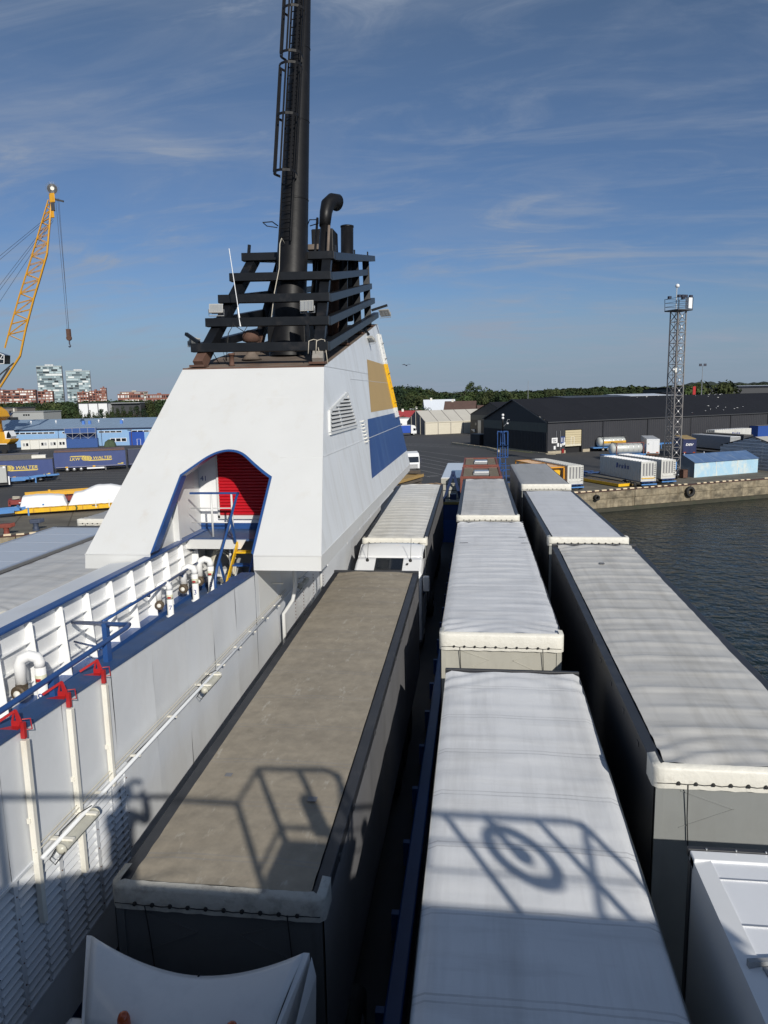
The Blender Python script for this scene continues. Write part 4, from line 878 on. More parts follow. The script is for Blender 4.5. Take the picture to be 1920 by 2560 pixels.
    if rope:
        zr = t0 - cover_h + .075; pts = []; hooks = []
        n = 9
        for i in range(n + 1):
            x = -h + .30 + (w - .60) * i / n; hooks.append(x); pts.append((x, -.085, zr + .012))
            if i < n: pts.append((x + (w - .60) / n / 2, -.075, zr - .002 - .004 * (i % 3)))
        pts = [(-h + .04, -.05, zr - .01)] + pts + [(h - .04, -.05, zr - .01)]
        obj('rope', MB().tube(pts, .0065, 5), M_rubber, t)
        pr = None
        for x in hooks:
            if pr is None:
                m_ = MB(); m_.lathe((0, -.01, 0), [(.010, -.03), (.025, -.025), (.025, 0), (.010, .02)], 10, 'Y'); pr = obj('rope_hook', m_, M_rubber, t); c = pr
            else: c = share(pr, t, Matrix())
            c.location = (x, -.055, zr + .012)
        for x in (-h + .42, h - .42): obj('strap', MB().tube([(x, -.07, zr), (x + .02, -.03, zr - .5), (x + .05, -.03, zr - .95)], .008, 5), M_rubber, t)
    # rear frame, chassis, wheels
    m_ = MB(); zt = top(L)
    m_.box(-h, h, L - .01, L + .07, zt - .10, zt + .035); m_.box(-h, -h + .1, L - .05, L + .06, .95, zt - .10); m_.box(h - .1, h, L - .05, L + .06, .95, zt - .10)
    obj('rear_frame', m_, M_rail, t, bevel=.015)
    for s in (-1, 1): obj('rear_door', MB().box(min(s * .01, s * (h - .11)), max(s * .01, s * (h - .11)), L - .03, L + .03, 1.0, zt - .11), M_curtain_grey, t)
    m_ = MB(); m_.box(-h + .02, h - .02, .02, L, .88, .99)
    for s in (-.5, .5): m_.box(s - .07, s + .07, .3, L - .2, .55, .90)
    obj('chassis', m_, M_chassis, t)
    for s in (-.85, .85): obj('landing_leg', MB().box(s - .06, s + .06, 2.9, 3.02, .02, .9), M_steel, t)
    pw = None
    for y in (L - 5.2, L - 3.9, L - 2.6):
        for s in (-1, 1):
            if pw is None: pw = obj('wheel', wheel_mb(.48), M_rubber, t, True); cc = pw
            else: cc = share(pw, t, Matrix())
            cc.location = (s * (h - .22), y, .48)
    return t
T1 = trailer('taupe roofed trailer beside the casing wall, crossed by railing shadows', -4.28, 7.3, 8.36, 8.80, 13.6, M_taupe, M_curtain_grey, M_cover_dirty, M('dark_bulkhead', (.10, .105, .11), .55, var=.08), strip=.17, rib=.004, pitch=1.15, wrinkle=.022, seed=1, cover_h=.30)
trailer('pale ribbed trailer behind the white truck cab next to the funnel housing', -4.51, 27.75, 8.43, 8.87, 13.6, M_tarp_cream, M_curtain_grey, M_cover, M_bulkhead, strip=.16, rib=.028, pitch=.66, sag=.03, seed=2, wrinkle=.03)
trailer('white roofed trailer in the near centre with the lifebuoy shadow on it', -.62, -.15, 8.165, 8.71, 13.6, M_tarp_white, M_bulkhead, M_cover, M_bulk_pale, strip=.012, rib=.006, pitch=.55, wrinkle=.03, seed=3, lap=True, peak=.02, w=2.53)
trailer('white wrinkled trailer in the middle lane with crossed lines on its front', -.79, 14.76, 9.0, 9.0, 13.55, M_tarp_pale, M_curtain_grey, M_cover, M_bulk_pale, strip=.012, rib=.009, pitch=.62, wrinkle=.05, seed=4, lap=True, cover_h=.36)
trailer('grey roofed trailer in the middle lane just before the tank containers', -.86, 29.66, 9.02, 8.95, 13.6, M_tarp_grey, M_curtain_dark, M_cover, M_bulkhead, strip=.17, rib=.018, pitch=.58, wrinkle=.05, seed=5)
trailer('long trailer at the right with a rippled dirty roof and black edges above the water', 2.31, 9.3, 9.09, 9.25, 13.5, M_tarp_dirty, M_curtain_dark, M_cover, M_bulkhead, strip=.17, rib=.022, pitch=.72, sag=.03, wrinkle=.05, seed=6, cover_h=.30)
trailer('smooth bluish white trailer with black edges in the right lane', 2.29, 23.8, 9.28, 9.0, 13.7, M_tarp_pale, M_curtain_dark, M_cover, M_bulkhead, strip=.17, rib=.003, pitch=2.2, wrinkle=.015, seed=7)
trailer('dull grey trailer furthest along the right lane beside the quay', 2.27, 38.38, 9.22, 9.0, 13.6, M_tarp_dull, M_curtain_grey, M_cover, M_bulkhead, strip=.012, rib=.005, pitch=.5, wrinkle=.015, seed=8, lap=True, cover_h=.34)
trailer('trailer on the port side whose white front cover peeps out beyond the panelled roof', -17.0, 28.7, 9.0, 9.0, 13.6, M_tarp_dull, M_curtain_grey, M_cover, M_bulkhead, strip=.05, rib=.012, pitch=.6, wrinkle=.05, seed=9, w=2.6)
trailer('grey creased trailer roof at the left, roped down beside the white bulwark', -14.1, 15.4, 8.97, 9.0, 13.6, M_tarp_grey, M_curtain_grey, M_cover, M_bulkhead, strip=.012, rib=.006, pitch=1.3, wrinkle=.06, seed=10, lap=True, w=2.75)
def patch(x0, x1, y0, y1, z, m, label, cat='patch'):
    t = thing('roof_patch', label, cat, ((x0 + x1) / 2, (y0 + y1) / 2, z)); obj('sheet', MB().box(x0 - (x0 + x1) / 2, x1 - (x0 + x1) / 2, y0 - (y0 + y1) / 2, y1 - (y0 + y1) / 2, 0, .004), m, t)
patch(3.36, 3.50, 20.25, 20.42, 9.262, M_curtain_grey, 'small dark repair patch on the rippled dirty trailer roof')
patch(-.60, -.32, 24.2, 24.25, 9.03, M_curtain_grey, 'short dark slit at the left edge of the wrinkled white roof')
patch(1.42, 1.72, 25.2, 25.25, 9.03, M_curtain_grey, 'short dark slit at the right edge of the wrinkled white roof, the farther one'); patch(1.45, 1.72, 24.2, 24.24, 9.03, M_curtain_grey, 'short dark slit at the right edge of the wrinkled white roof, the nearer one')
patch(-3.72, -3.62, 9.62, 9.72, 8.47, M_curtain_grey, 'small square patch on the taupe roof beside the rail shadow'); patch(-2.35, -2.22, 9.1, 9.22, 8.455, M_curtain_grey, 'small square patch on the taupe roof inside the pulpit shadow')
# side rope of that trailer
t = thing('side_rope_band', 'cream edge band with hooks along the roped trailer roof at the left', 'tarp edge', (-11.34, 22, 8.85), world=True)
m_ = MB(); m_.grid(lambda u, v: (-11.36 + .05 * v + .01 * sin(u * 50), 15.4 + 13.6 * u, 8.99 - .13 * v), 40, 2); obj('edge_band', m_, M_cover, t, True)
m_ = MB()
for k in range(14): m_.lathe((-11.29, 15.9 + k * .98, 8.90), [(.015, 0), (.035, .01), (.03, .05)], 8, 'X')
obj('edge_hook', m_, M_rust, t)
# panelled box trailer on the port side
t = thing('panelled_trailer', 'box trailer at the left with a pale blue grey roof of riveted panels', 'trailer', (-15.65, 13.4, ZD))
for k in range(9):
    y = 13.6 - 1.512 * k - 1.512; obj('roof_panel', MB().box(-1.22, 1.20, y + .012, y + 1.50, 4.14, 4.19), M('roof_panel_paint', (.52, .57, .64), .35, .1, var=.03, scale=1, dirt=(.4, .44, .5), damt=.3, dscale=(1, 1, 1)) if k == 0 else bpy.data.materials['roof_panel_paint'], t)
for s in (-1, 1): obj('roof_edge', MB().box(min(s * 1.22, s * 1.36), max(s * 1.22, s * 1.36), 0, 13.6, 4.10, 4.21), M_alu, t, bevel=.01)
obj('body', MB().box(-1.33, 1.33, .02, 13.58, 1.0, 4.13), M_curtain_grey, t)
obj('rear_edge', MB().box(-1.36, 1.36, 13.6, 13.66, 4.05, 4.22), M_rail, t)
obj('chassis', MB().box(-1.2, 1.2, .3, 13.2, .5, 1.0), M_chassis, t)
for y in (8.4, 9.7, 11):
    for s in (-1.1, 1.1): c = obj('wheel', wheel_mb(.5), M_rubber, t, True); c.location = (s, y, .5)
# white refrigerated trailer at the lower right
t = thing('refrigerated_trailer', 'white smooth refrigerated trailer at the lower right corner', 'trailer', (3.68, 7.9, ZD))
L = 13.4; m_ = MB(); m_.add([(-1.1, -.12, 3.99), (1.1, -.12, 3.99), (1.1, -L, 3.70), (-1.1, -L, 3.70)], [(0, 1, 2, 3)])
obj('roof_panel', m_, M('reefer_gelcoat', (.74, .76, .80), .35, var=.02, scale=.7, dirt=(.62, .63, .64), damt=.3, dscale=(1.2, .5, 1)), t)
rz_ = lambda y: 4.0 + .29 / L * y
for s in (-1, 1):
    m_ = MB(); a, b = s * 1.10, s * 1.28
    m_.add([(a, 0, rz_(0) + .012), (b, 0, rz_(0) - .02), (b, -L, rz_(-L) - .02), (a, -L, rz_(-L) + .012), (b, 0, rz_(0) - .12), (b, -L, rz_(-L) - .12), (a, 0, rz_(0) - .02), (a, -L, rz_(-L) - .02)], [(0, 1, 2, 3), (1, 4, 5, 2), (0, 3, 7, 6)])
    obj('roof_edge', m_, M_white_clean, t)
    obj('side_wall', MB().add([(s * 1.27, 0, .95), (s * 1.27, -L, .95), (s * 1.27, -L, rz_(-L) - .1), (s * 1.27, 0, rz_(0) - .1), (s * 1.2, 0, .95), (s * 1.2, -L, .95), (s * 1.2, -L, rz_(-L) - .1), (s * 1.2, 0, rz_(0) - .1)], [(0, 1, 2, 3), (7, 6, 5, 4), (0, 4, 5, 1)]), M_white_clean, t)
m_ = MB()
for y in (-.42, -1.1, -4.2, -7.4): m_.box(-1.1, 1.1, y - .012, y + .012, rz_(y) - .03, rz_(y) + .006)
obj('panel_seam', m_, M_alu, t)
obj('rear_header', MB().box(-1.28, 1.28, -.14, .03, 3.86, 4.015), M_white_clean, t, bevel=.012)
obj('rear_gutter', MB().box(-1.3, 1.3, .03, .09, 3.93, 4.03), M_rail, t, bevel=.01)
m_ = MB()
for k in range(8): m_.lathe((-1.1 + .32 * k, .03, 4.03), [(.012, 0), (.012, .015)], 6)
obj('gutter_bolt', m_, M_steel, t)
obj('rear_post', MB().box(-1.29, -1.18, -.05, .04, .9, 3.9), M_dgrey, t); obj('rear_post', MB().box(1.18, 1.29, -.05, .04, .9, 3.9), M_dgrey, t)
obj('rear_door', MB().box(-1.18, 1.18, -.05, -.01, .95, 3.88), M_white_clean, t)
m_ = MB(); m_.box(-1.2, 1.2, -L + .05, -.06, .95, 3.7); obj('inner_body', m_, M_white_clean, t)
m_ = MB(); m_.beam((-1.22, -1.62, 3.99), (1.25, -1.28, 4.005), .05, .07); m_.beam((-1.1, -1.70, 3.985), (1.25, -1.40, 3.99), .09, .02); obj('roof_bow', m_, M_grey, t)
obj('chassis', MB().box(-1.2, 1.2, -L, -.2, .5, .95), M_chassis, t)
for y in (-2.6, -3.9, -5.2):
    for s in (-1.05, 1.05): c = obj('wheel', wheel_mb(.5), M_rubber, t, True); c.location = (s, y, .5)

# ------------------------------------------------------------------ tractor units
M_cab = M('cab_paint', (.78, .79, .80), .22, var=.02, coat=.5)
M_cab_cool = M('cab_paint_cool', (.70, .71, .72), .25, var=.03, scale=1.2, coat=.4, dirt=(.45, .47, .50), damt=.3, dscale=(3, 3, 2))
def tractor(label, X, Y, zr, paint, style, w=2.5):
    """front towards -Y; origin on the deck below the back of the cab; zr is roof height"""
    t = thing('tractor_unit', label, 'truck', (X, Y, ZD), 0, 'tractor units parked nose to the camera')
    h = w / 2; Lc = 2.25; H = zr - ZD
    prof = [(0, .9), (0, H + .13), (-1.0, H + .10), (-1.22, H + .06), (-Lc + .38, H - .22), (-Lc + .2, H - .45), (-Lc + .02, 2.05), (-Lc - .06, 1.5), (-Lc - .08, .5), (-Lc + .5, .42)]
    sec = []
    for x, k in ((-h, .94), (-h + .07, 1.0), (h - .07, 1.0), (h, .94)):
        sec.append([(x if i < 5 and False else x, y if abs(x) < h - .01 else y * .985, .42 + (z - .42) * (k if z > 2.2 else 1)) for i, (y, z) in enumerate([(y, z - (.14 if style == 'near' and z > H - .3 else 0)) for y, z in prof])])
    m_ = MB(); n = len(prof); m_.add([p for s_ in sec for p in s_], [(a * n + i, a * n + (i + 1) % n, (a + 1) * n + (i + 1) % n, (a + 1) * n + i) for a in range(3) for i in range(n)] + [tuple(range(n))[::-1], tuple(range(3 * n, 4 * n))])
    obj('cab_body', m_, paint, t, bevel=.05)
    # roof air deflector
    if style == 'far':
        def df(u, v):
            x = -h * .93 + w * .93 * u; e = 1 - abs(2 * u - 1) ** 4
            return (x, -.02 - .92 * v - .10 * e * v, lerp(H + .44 - .07 * (1 - e), H + .10, v ** 1.25) + .03 * sin(pi * v))
    else:
        def df(u, v):
            s = 2 * u - 1; x = s * (1.18 - .22 * v)
            return (x, .45 - .10 * (1 - s * s) - .62 * v, lerp(H + .25 + .29 * abs(s) ** 1.8, H + .08 - .03 * s * s, v) + .05 * sin(pi * v))
    m_ = MB(); m_.grid(df, 24, 10); obj('roof_deflector', m_, paint, t, True).modifiers.new('thick', 'SOLIDIFY').thickness = .03
    for s in (0, 1):
        m_ = MB(); a = V(*df(s, 0)); b = V(*df(s, 1)); o_ = V(.06 if s else -.06, 0, 0)
        m_.add([a, b, V(b.x, b.y, H - .1), V(a.x, a.y + .05, H - .1), a + o_, b + o_ * .5, V(b.x, b.y, H - .1) + o_, V(a.x, a.y + .05, H - .1) + o_], [(0, 1, 2, 3), (4, 7, 6, 5), (0, 4, 5, 1), (1, 5, 6, 2)])
        obj('deflector_side', m_, paint, t)
    if style == 'far':
        m_ = MB(); m_.add([(h - .03, -.75, H + .22), (h + .002, -.35, H + .34), (h + .004, -.36, H - .0), (h - .02, -.62, H - .26), (h - .05, -1.05, H - .06)], [(0, 1, 2, 3, 4)]); obj('side_recess', m_, M_dark, t)
        m_ = MB(); m_.grid(lambda u, v: (-.47 + .97 * u, -1.20 - .62 * v, H + .105 - .275 * v - .006 * (2 * u - 1) ** 2), 4, 3); obj('sunroof', m_, M_glass, t)
        m_ = MB(); m_.tube([(-.48, -1.19, H + .09), (.51, -1.19, H + .09), (.51, -1.83, H - .19), (-.48, -1.83, H - .19)], .02, 6, closed=True); obj('sunroof_seal', m_, M_rubber, t)
        for x, tall in ((-.80, .62), (.78, .75)):
            obj('antenna_base', MB().lathe((x, -1.3, H), [(.06, 0), (.055, .06), (.03, .12)], 10), M_rubber, t, True)
            obj('antenna', MB().tube([(x, -1.3, H + .08), (x + .02, -1.12, H + .08 + tall)], .008, 5), M_rubber, t)
        for y in (-1.46, -1.56): obj('roof_knob', MB().lathe((.68, y, H - .05), [(.04, 0), (.04, .03)], 10), M_rubber, t)
    else:
        for x in (-.49, .62):
            b = MB(); b.lathe((x, -.24, H + .03), [(.075, 0), (.075, .10), (.06, .12)], 14); obj('beacon_base', b, M_rubber, t, True)
            obj('beacon_lens', MB().lathe((x, -.24, H + .13), [(.06, 0), (.066, .05), (.062, .12), (.045, .165), (.018, .185)], 16), M_orange_glass, t, True)
        m_ = MB(); m_.tube([(.06, .36, H + .27), (.04, .30, H + .20)], .012, 6); obj('latch', m_, M_rubber, t)
        for x0, x1 in ((-.42, -.08), (.0, .36)): obj('roof_hatch', MB().box(x0, x1, -1.15, -.78, H - .02, H + .045), paint, t, bevel=.02)
        obj('side_fairing', MB().add([(h - .02, .45, H + .5), (h + .03, .42, H + .30), (h + .05, .1, H - .9), (h + .02, -.5, H - .5), (h - .1, -.45, H + .0)], [(0, 1, 2, 3, 4)]), paint, t)
        obj('grab_rail', MB().tube([(h - .02, -.28, H + .16), (h + .04, -.2, H + .10), (h + .05, -.16, H - .5)], .014, 6), M_rubber, t, True)
    ws = [(-h + .12, -Lc + .265, H - .42), (h - .12, -Lc + .265, H - .42), (h - .10, -Lc + .0, 2.1), (-h + .10, -Lc + .0, 2.1)]
    obj('windscreen', MB().add([V(*p) + V(0, -.03, .01) for p in ws], [(0, 1, 2, 3)]), M_glass, t)
    for s in (-1, 1):
        obj('side_window', MB().add([(s * (h + .006), -Lc + .55, H - .62), (s * (h + .006), -Lc + 1.3, H - .62), (s * (h + .006), -Lc + 1.3, 1.95), (s * (h + .006), -Lc + .3, 2.0)], [(0, 1, 2, 3)]), M_glass, t)
        mm = obj('mirror', MB().box(-.11, .11, -.09, .06, -.28, .28), paint, t, bevel=.05); mm.location = (s * (h + .16), -Lc + .1, 2.62)
        obj('mirror_arm', MB().tube([(s * h, -Lc + .3, 2.85), (s * (h + .14), -Lc + .12, 2.85)], .025, 6), M_rubber, t)
        obj('headlight', MB().box(s * .85 - .22, s * .85 + .22, -Lc - .10, -Lc - .02, .62, .82), M_alu, t, bevel=.03)
        obj('door_seam', MB().box(s * (h + .004) - .004, s * (h + .004) + .004, -.82, -.80, .95, H - .35), M_rubber, t)
    obj('grille', MB().box(-.75, .75, -Lc - .10, -Lc - .05, .95, 1.75), M_dgrey, t)
    obj('bumper', MB().box(-h, h, -Lc - .12, -Lc + .4, .35, .6), M_dgrey, t, bevel=.05)
    obj('chassis', MB().box(-.5, .5, -1.9, 3.4, .55, .95), M_chassis, t)
    for y, wd in ((-.95, .34), (2.6, .6)):
        for s in (-1, 1):
            c = obj('wheel', wheel_mb(.5, wd), M_rubber, t, True); c.location = (s * (h - .2), y, .5)
            d = obj('rim', rim_mb(.5, wd), M_steel, c, True)
    return t
tractor('white truck cab with a dark sunroof parked behind the taupe trailer', -3.20, 27.0, 8.00, M_cab, 'far')
tractor('white truck cab with two amber beacons at the bottom left', -2.98, 6.15, 7.72, M_cab_cool, 'near', 2.56)

# ------------------------------------------------------------------ tank containers beyond the centre lane
M_corr = M('tank_walkway', (.33, .27, .19), .7, var=.12, scale=5, dirt=(.2, .15, .1), damt=.4, dscale=(2, 2, 1))
M_frame = M('oxide_red_frame', (.20, .06, .042), .6, var=.15, scale=4)
M_tank = M('tank_shell', (.52, .54, .52), .45, .1, var=.05)
def tank(Y, ztop_, label, word):
    t = thing('tank_container', label, 'container', (.22, Y, ZD), 0, 'tank containers at the stern')
    Ht = ztop_ - ZD; h = 1.22; L = 6.06; zb = Ht - 2.6
    for y in (.08, L - .08):
        m_ = MB()
        for s in (-1, 1): m_.box(s * h - .08, s * h + .08, y - .08, y + .08, zb, Ht)
        for z in (zb + .08, Ht - .08): m_.box(-h, h, y - .07, y + .07, z - .07, z + .07)
        for s in (-1, 1): m_.beam((s * (h - .05), y, Ht - .15), (s * (h - .55), y, Ht - .6), .1, .1)
        obj('end_frame', m_, M_frame, t, bevel=.01)
    m_ = MB()
    for s in (-1, 1):
        for z in (zb + .08, Ht - .08): m_.box(s * h - .06, s * h + .06, .16, L - .16, z - .06, z + .06)
    obj('side_rail', m_, M_frame, t)
    obj('tank_shell', MB().lathe((0, 0, Ht - 1.27), [(0.02, .02), (.5, .04), (.95, .16), (1.13, .36), (1.13, L - .36), (.95, L - .16), (.5, L - .04), (.02, L - .02)], 32, 'Y'), M_tank, t, True)
    for x0, x1 in ((-1.12, -.55), (.55, 1.12)):
        m_ = MB()
        n = 10
        for k in range(n): x = x0 + (x1 - x0) * k / n; m_.box(x, x + (x1 - x0) / n * .62, .3, L - .3, Ht - .10, Ht - .03)
        obj('walkway', m_, M_corr, t)
    obj('walkway_base', MB().box(-1.14, 1.14, .25, L - .25, Ht - .14, Ht - .10), M_soot, t)
    obj('spill_box', MB().box(-.5, .5, 1.6, 3.4, Ht - .12, Ht + .02), M_grey, t, bevel=.02)
    obj('hatch_cover', MB().box(-.42, .5, 1.9, 2.9, Ht + .02, Ht + .10), M_alu, t, bevel=.02)
    obj('bright_edge', MB().box(-.42, .5, 1.86, 1.90, Ht + .03, Ht + .09), M_inkwhite, t)
    if word:
        text('container_number', word, .17, (0, -.012, Ht - .52), (1, 0, 0), (0, 0, 1), M_ink, t, depth=.006, sx=.9)
        obj('end_panel', MB().grid(lambda u, v: (1.02 * (1 - 2 * u) * sqrt(max(0, 1 - (.98 * (v * 1.0 - 0)) ** 2)) if True else 0, .005, Ht - 1.2 + .92 * v), 16, 10), M_bulk_pale, t)
    obj('ladder', MB().beam((h - .3, -.0, Ht - .2), (h - .12, -.0, Ht - 1.2), .08, .04), M_inkwhite, t)
    obj('skid', MB().box(-1.1, 1.1, .3, L - .3, .5, zb), M_chassis, t)
    obj('placard', MB().box(h - .02, h + .16, -.02, -.005, Ht - .95, Ht - .77), M_orange_glass, t)
tank(45.2, 8.92, 'rust red framed tank container right behind the grey trailer', 'BIBU 464402 5\n     2MB2')
tank(53.4, 8.85, 'second rust red framed tank container further aft', None)

# ------------------------------------------------------------------ A frame, box trailer, blue signal mast at the stern
M_shadedst = M('shaded_blue_steel', (.012, .028, .085), .45, var=.1)  # blue steel with the shade around the A-frame put into its colour
t = thing('blue_a_frame', 'blue steel A-frame in shade-darkened paint standing on a yellow edged sill', 'frame', (-1.6, 45, 7.5), world=True)
obj('frame_leg', MB().beam((-2.12, 45, 7.35), (-1.52, 45, 9.15), .17, .17), M_shadedst, t); obj('frame_leg', MB().beam((-1.0, 45, 7.35), (-1.48, 45, 9.15), .17, .17), M_shadedst, t)
obj('head_plate', MB().box(-1.62, -1.38, 44.9, 45.1, 9.05, 9.27), M_shadedst, t); obj('winch_box', MB().box(-1.72, -1.32, 44.85, 45.2, 7.5, 7.85), M_shadedst, t)
t = thing('blue_sill_wall', 'dark blue steel sill wall with a yellow top edge between the lanes', 'wall', (-1.5, 45, ZD), world=True)
obj('plate', MB().box(-3.0, -.8, 44.9, 45.3, ZD, 7.2), M_hull, t); obj('lower_plate', MB().box(-3.0, -.8, 44.85, 44.9, ZD, 6.2), M_blue, t); obj('yellow_edge', MB().box(-3.0, -.8, 44.86, 45.3, 7.2, 7.36), M('dull_yellow', (.26, .20, .06), .6), t)
t = thing('white_box_trailer', 'white box trailer with black hinges seen through the A-frame', 'trailer', (-1.55, 56, ZD))
obj('body', MB().box(-1.25, 1.25, 0, 12, .9, 2.75), M_bulk_pale, t); obj('roof', MB().prism([(-1.27, -.02, 2.75), (1.27, -.02, 2.75), (1.2, -.02, 2.82), (-1.2, -.02, 2.82)], (0, 12.04, 0)), M_white_clean, t)
for z in (1.2, 1.8, 2.3): obj('hinge_bar', MB().box(-1.27, 1.27, -.03, 0, z, z + .04), M_rubber, t)
obj('rear_trim', MB().box(-1.28, -1.22, -.04, 0, .9, 2.4), M_rust, t); obj('chassis', MB().box(-1.1, 1.1, .2, 11.8, .1, .9), M_chassis, t)
t = thing('blue_signal_mast', 'blue lattice mast with caged platforms and white lamps at the stern', 'mast', (2.1, 61, 5), world=True)
x0, y0 = 2.05, 61
m_ = MB()
for dx, dy in ((-.22, -.22), (.22, -.22), (-.22, .22), (.22, .22)): m_.beam((x0 + dx * 1.9, y0 + dy * 1.9, 4.8), (x0 + dx * .55, y0 + dy * .55, 10.9), .07, .07)
obj('leg', m_, M_blue, t)
for z in (5.8, 6.7, 7.6, 8.2, 9.0, 9.9):
    m_ = MB(); k = 1.9 - (z - 4.8) / 6.1 * 1.35; r = .22 * k
    for a, b in (((-r, -r), (r, -r)), ((r, -r), (r, r)), ((r, r), (-r, r)), ((-r, r), (-r, -r))): m_.beam((x0 + a[0], y0 + a[1], z), (x0 + b[0], y0 + b[1], z), .05, .05)
    obj('brace', m_, M_blue, t)
for z0, z1 in ((9.7, 10.85), (8.75, 9.7)):
    m_ = MB()
    for dx, dy in ((-.42, -.42), (.42, -.42), (.42, .42), (-.42, .42), (0, -.42)): m_.beam((x0 + dx, y0 + dy, z0), (x0 + dx, y0 + dy, z1), .05, .05)
    for z in (z0, z1):
        for a, b in (((-.42, -.42), (.42, -.42)), ((.42, -.42), (.42, .42)), ((.42, .42), (-.42, .42)), ((-.42, .42), (-.42, -.42))): m_.beam((x0 + a[0], y0 + a[1], z), (x0 + b[0], y0 + b[1], z), .05, .05)
    obj('cage', m_, M_blue, t)
obj('platform', MB().box(x0 - .4, x0 + .4, y0 - .4, y0 + .4, 9.66, 9.70), M_blue, t)
obj('top_pole', MB().tube([(x0, y0, 10.85), (x0, y0, 12.3)], .07, 8), M_black, t, True)
for z in (12.1, 11.85): obj('mast_lamp', MB().lathe((x0, y0 - .12, z), [(.04, 0), (.1, .03), (.1, .15), (.05, .2)], 10), M_inkwhite, t, True)
obj('side_arm', MB().tube([(x0, y0, 11.2), (x0 + .3, y0, 11.5), (x0 + .4, y0, 11.85), (x0 + .55, y0, 11.8)], .02, 6), M_steel, t); obj('side_lamp', MB().lathe((x0 + .38, y0 - .05, 11.45), [(.03, 0), (.08, .02), (.08, .12)], 8), M_inkwhite, t)
t = thing('stern_railing', 'blue railing and gangway platform beside the tank containers', 'railing', (1.9, 58, 7), world=True)
for z in (7.0, 7.5, 8.0, 8.3): obj('rail', MB().beam((1.45, 58, z), (3.4, 58, z), .05, .05), M_blue, t)
for x in (1.5, 2.0, 2.7, 3.3): obj('post', MB().beam((x, 58, 6.6), (x, 58, 8.3), .05, .05), M_blue, t)
obj('platform_plate', MB().box(1.4, 2.35, 57, 58.5, 6.45, 6.75), M_blue, t); obj('net_bundle', MB().lathe((1.95, 57.6, 6.75), [(.05, 0), (.25, .03), (.22, .16), (.05, .22)], 9), M('green_net', (.06, .25, .05), .8, var=.5, scale=20), t)
t = thing('stern_rail_loop', 'blue bent pipe rail behind the second tank container', 'railing', (1.6, 60, 8), world=True); obj('rail', MB().tube([(1.0, 60, 8.75), (1.75, 60, 8.75), (1.85, 60, 8.65), (1.85, 60, 7.0)], .04, 8), M_blue, t, True)
# ------------------------------------------------------------------ the port
D2 = radians
def put(name, label, cat, x, y, ang, group=None, z=0): return thing(name, label, cat, (x, y, z), radians(ang), group)
M_navy = M('navy_curtain', (.035, .060, .19), .5, var=.07, scale=.7, dirt=(.06, .08, .19), damt=.4, dscale=(.6, .6, .6))
M_navy_dk = M('dark_navy_curtain', (.030, .040, .085), .5, var=.08)
M_roofdirt = M('dirty_trailer_roof', (.20, .19, .18), .75, var=.2, scale=.6, dirt=(.32, .31, .29), damt=.6, dscale=(.6, .6, 1))
M_browntop = M('rust_brown_roof', (.22, .125, .095), .75, var=.2, scale=.5, dirt=(.5, .46, .40), damt=.8, dscale=(.3, 2, 1), dlo=.6, dhi=.75)
M_sky = M('light_blue_steel', (.075, .22, .50), .5, var=.1, scale=2, dirt=(.2, .3, .45), damt=.4, dscale=(1, 1, 2))
M_flaty = M('flatrack_yellow', (.72, .40, .03), .55, var=.1, scale=2, dirt=(.45, .28, .06), damt=.5, dscale=(1, 1, 1))
M_plank = M('plank_brown', (.10, .085, .07), .85, var=.25, scale=2)
M_sheet = M('white_sheeting', (.80, .80, .80), .6, var=.03, bump=.5, bscale=1.5)
def running_gear(t, L, xs, r=.5, w=2.4):
    pw = None
    for x in xs:
        for y in (.28, w - .28):
            if pw is None:
                m_ = MB().lathe((0, 0, 0), [(r * .5, -.2), (r * .92, -.2), (r, -.14), (r, .14), (r * .92, .2), (r * .5, .2)], 14, 'Y'); pw = obj('wheel', m_, M_rubber, t, True); c = pw
                hub = obj('hub', MB().lathe((0, 0, 0), [(r * .15, -.24), (r * .48, -.21), (r * .48, .21), (r * .15, .24)], 10, 'Y'), M_steel, c); continue_ = True
            else:
                c = share(pw, t, Matrix()); share(hub, c, Matrix())
            c.location = (x, y, r)
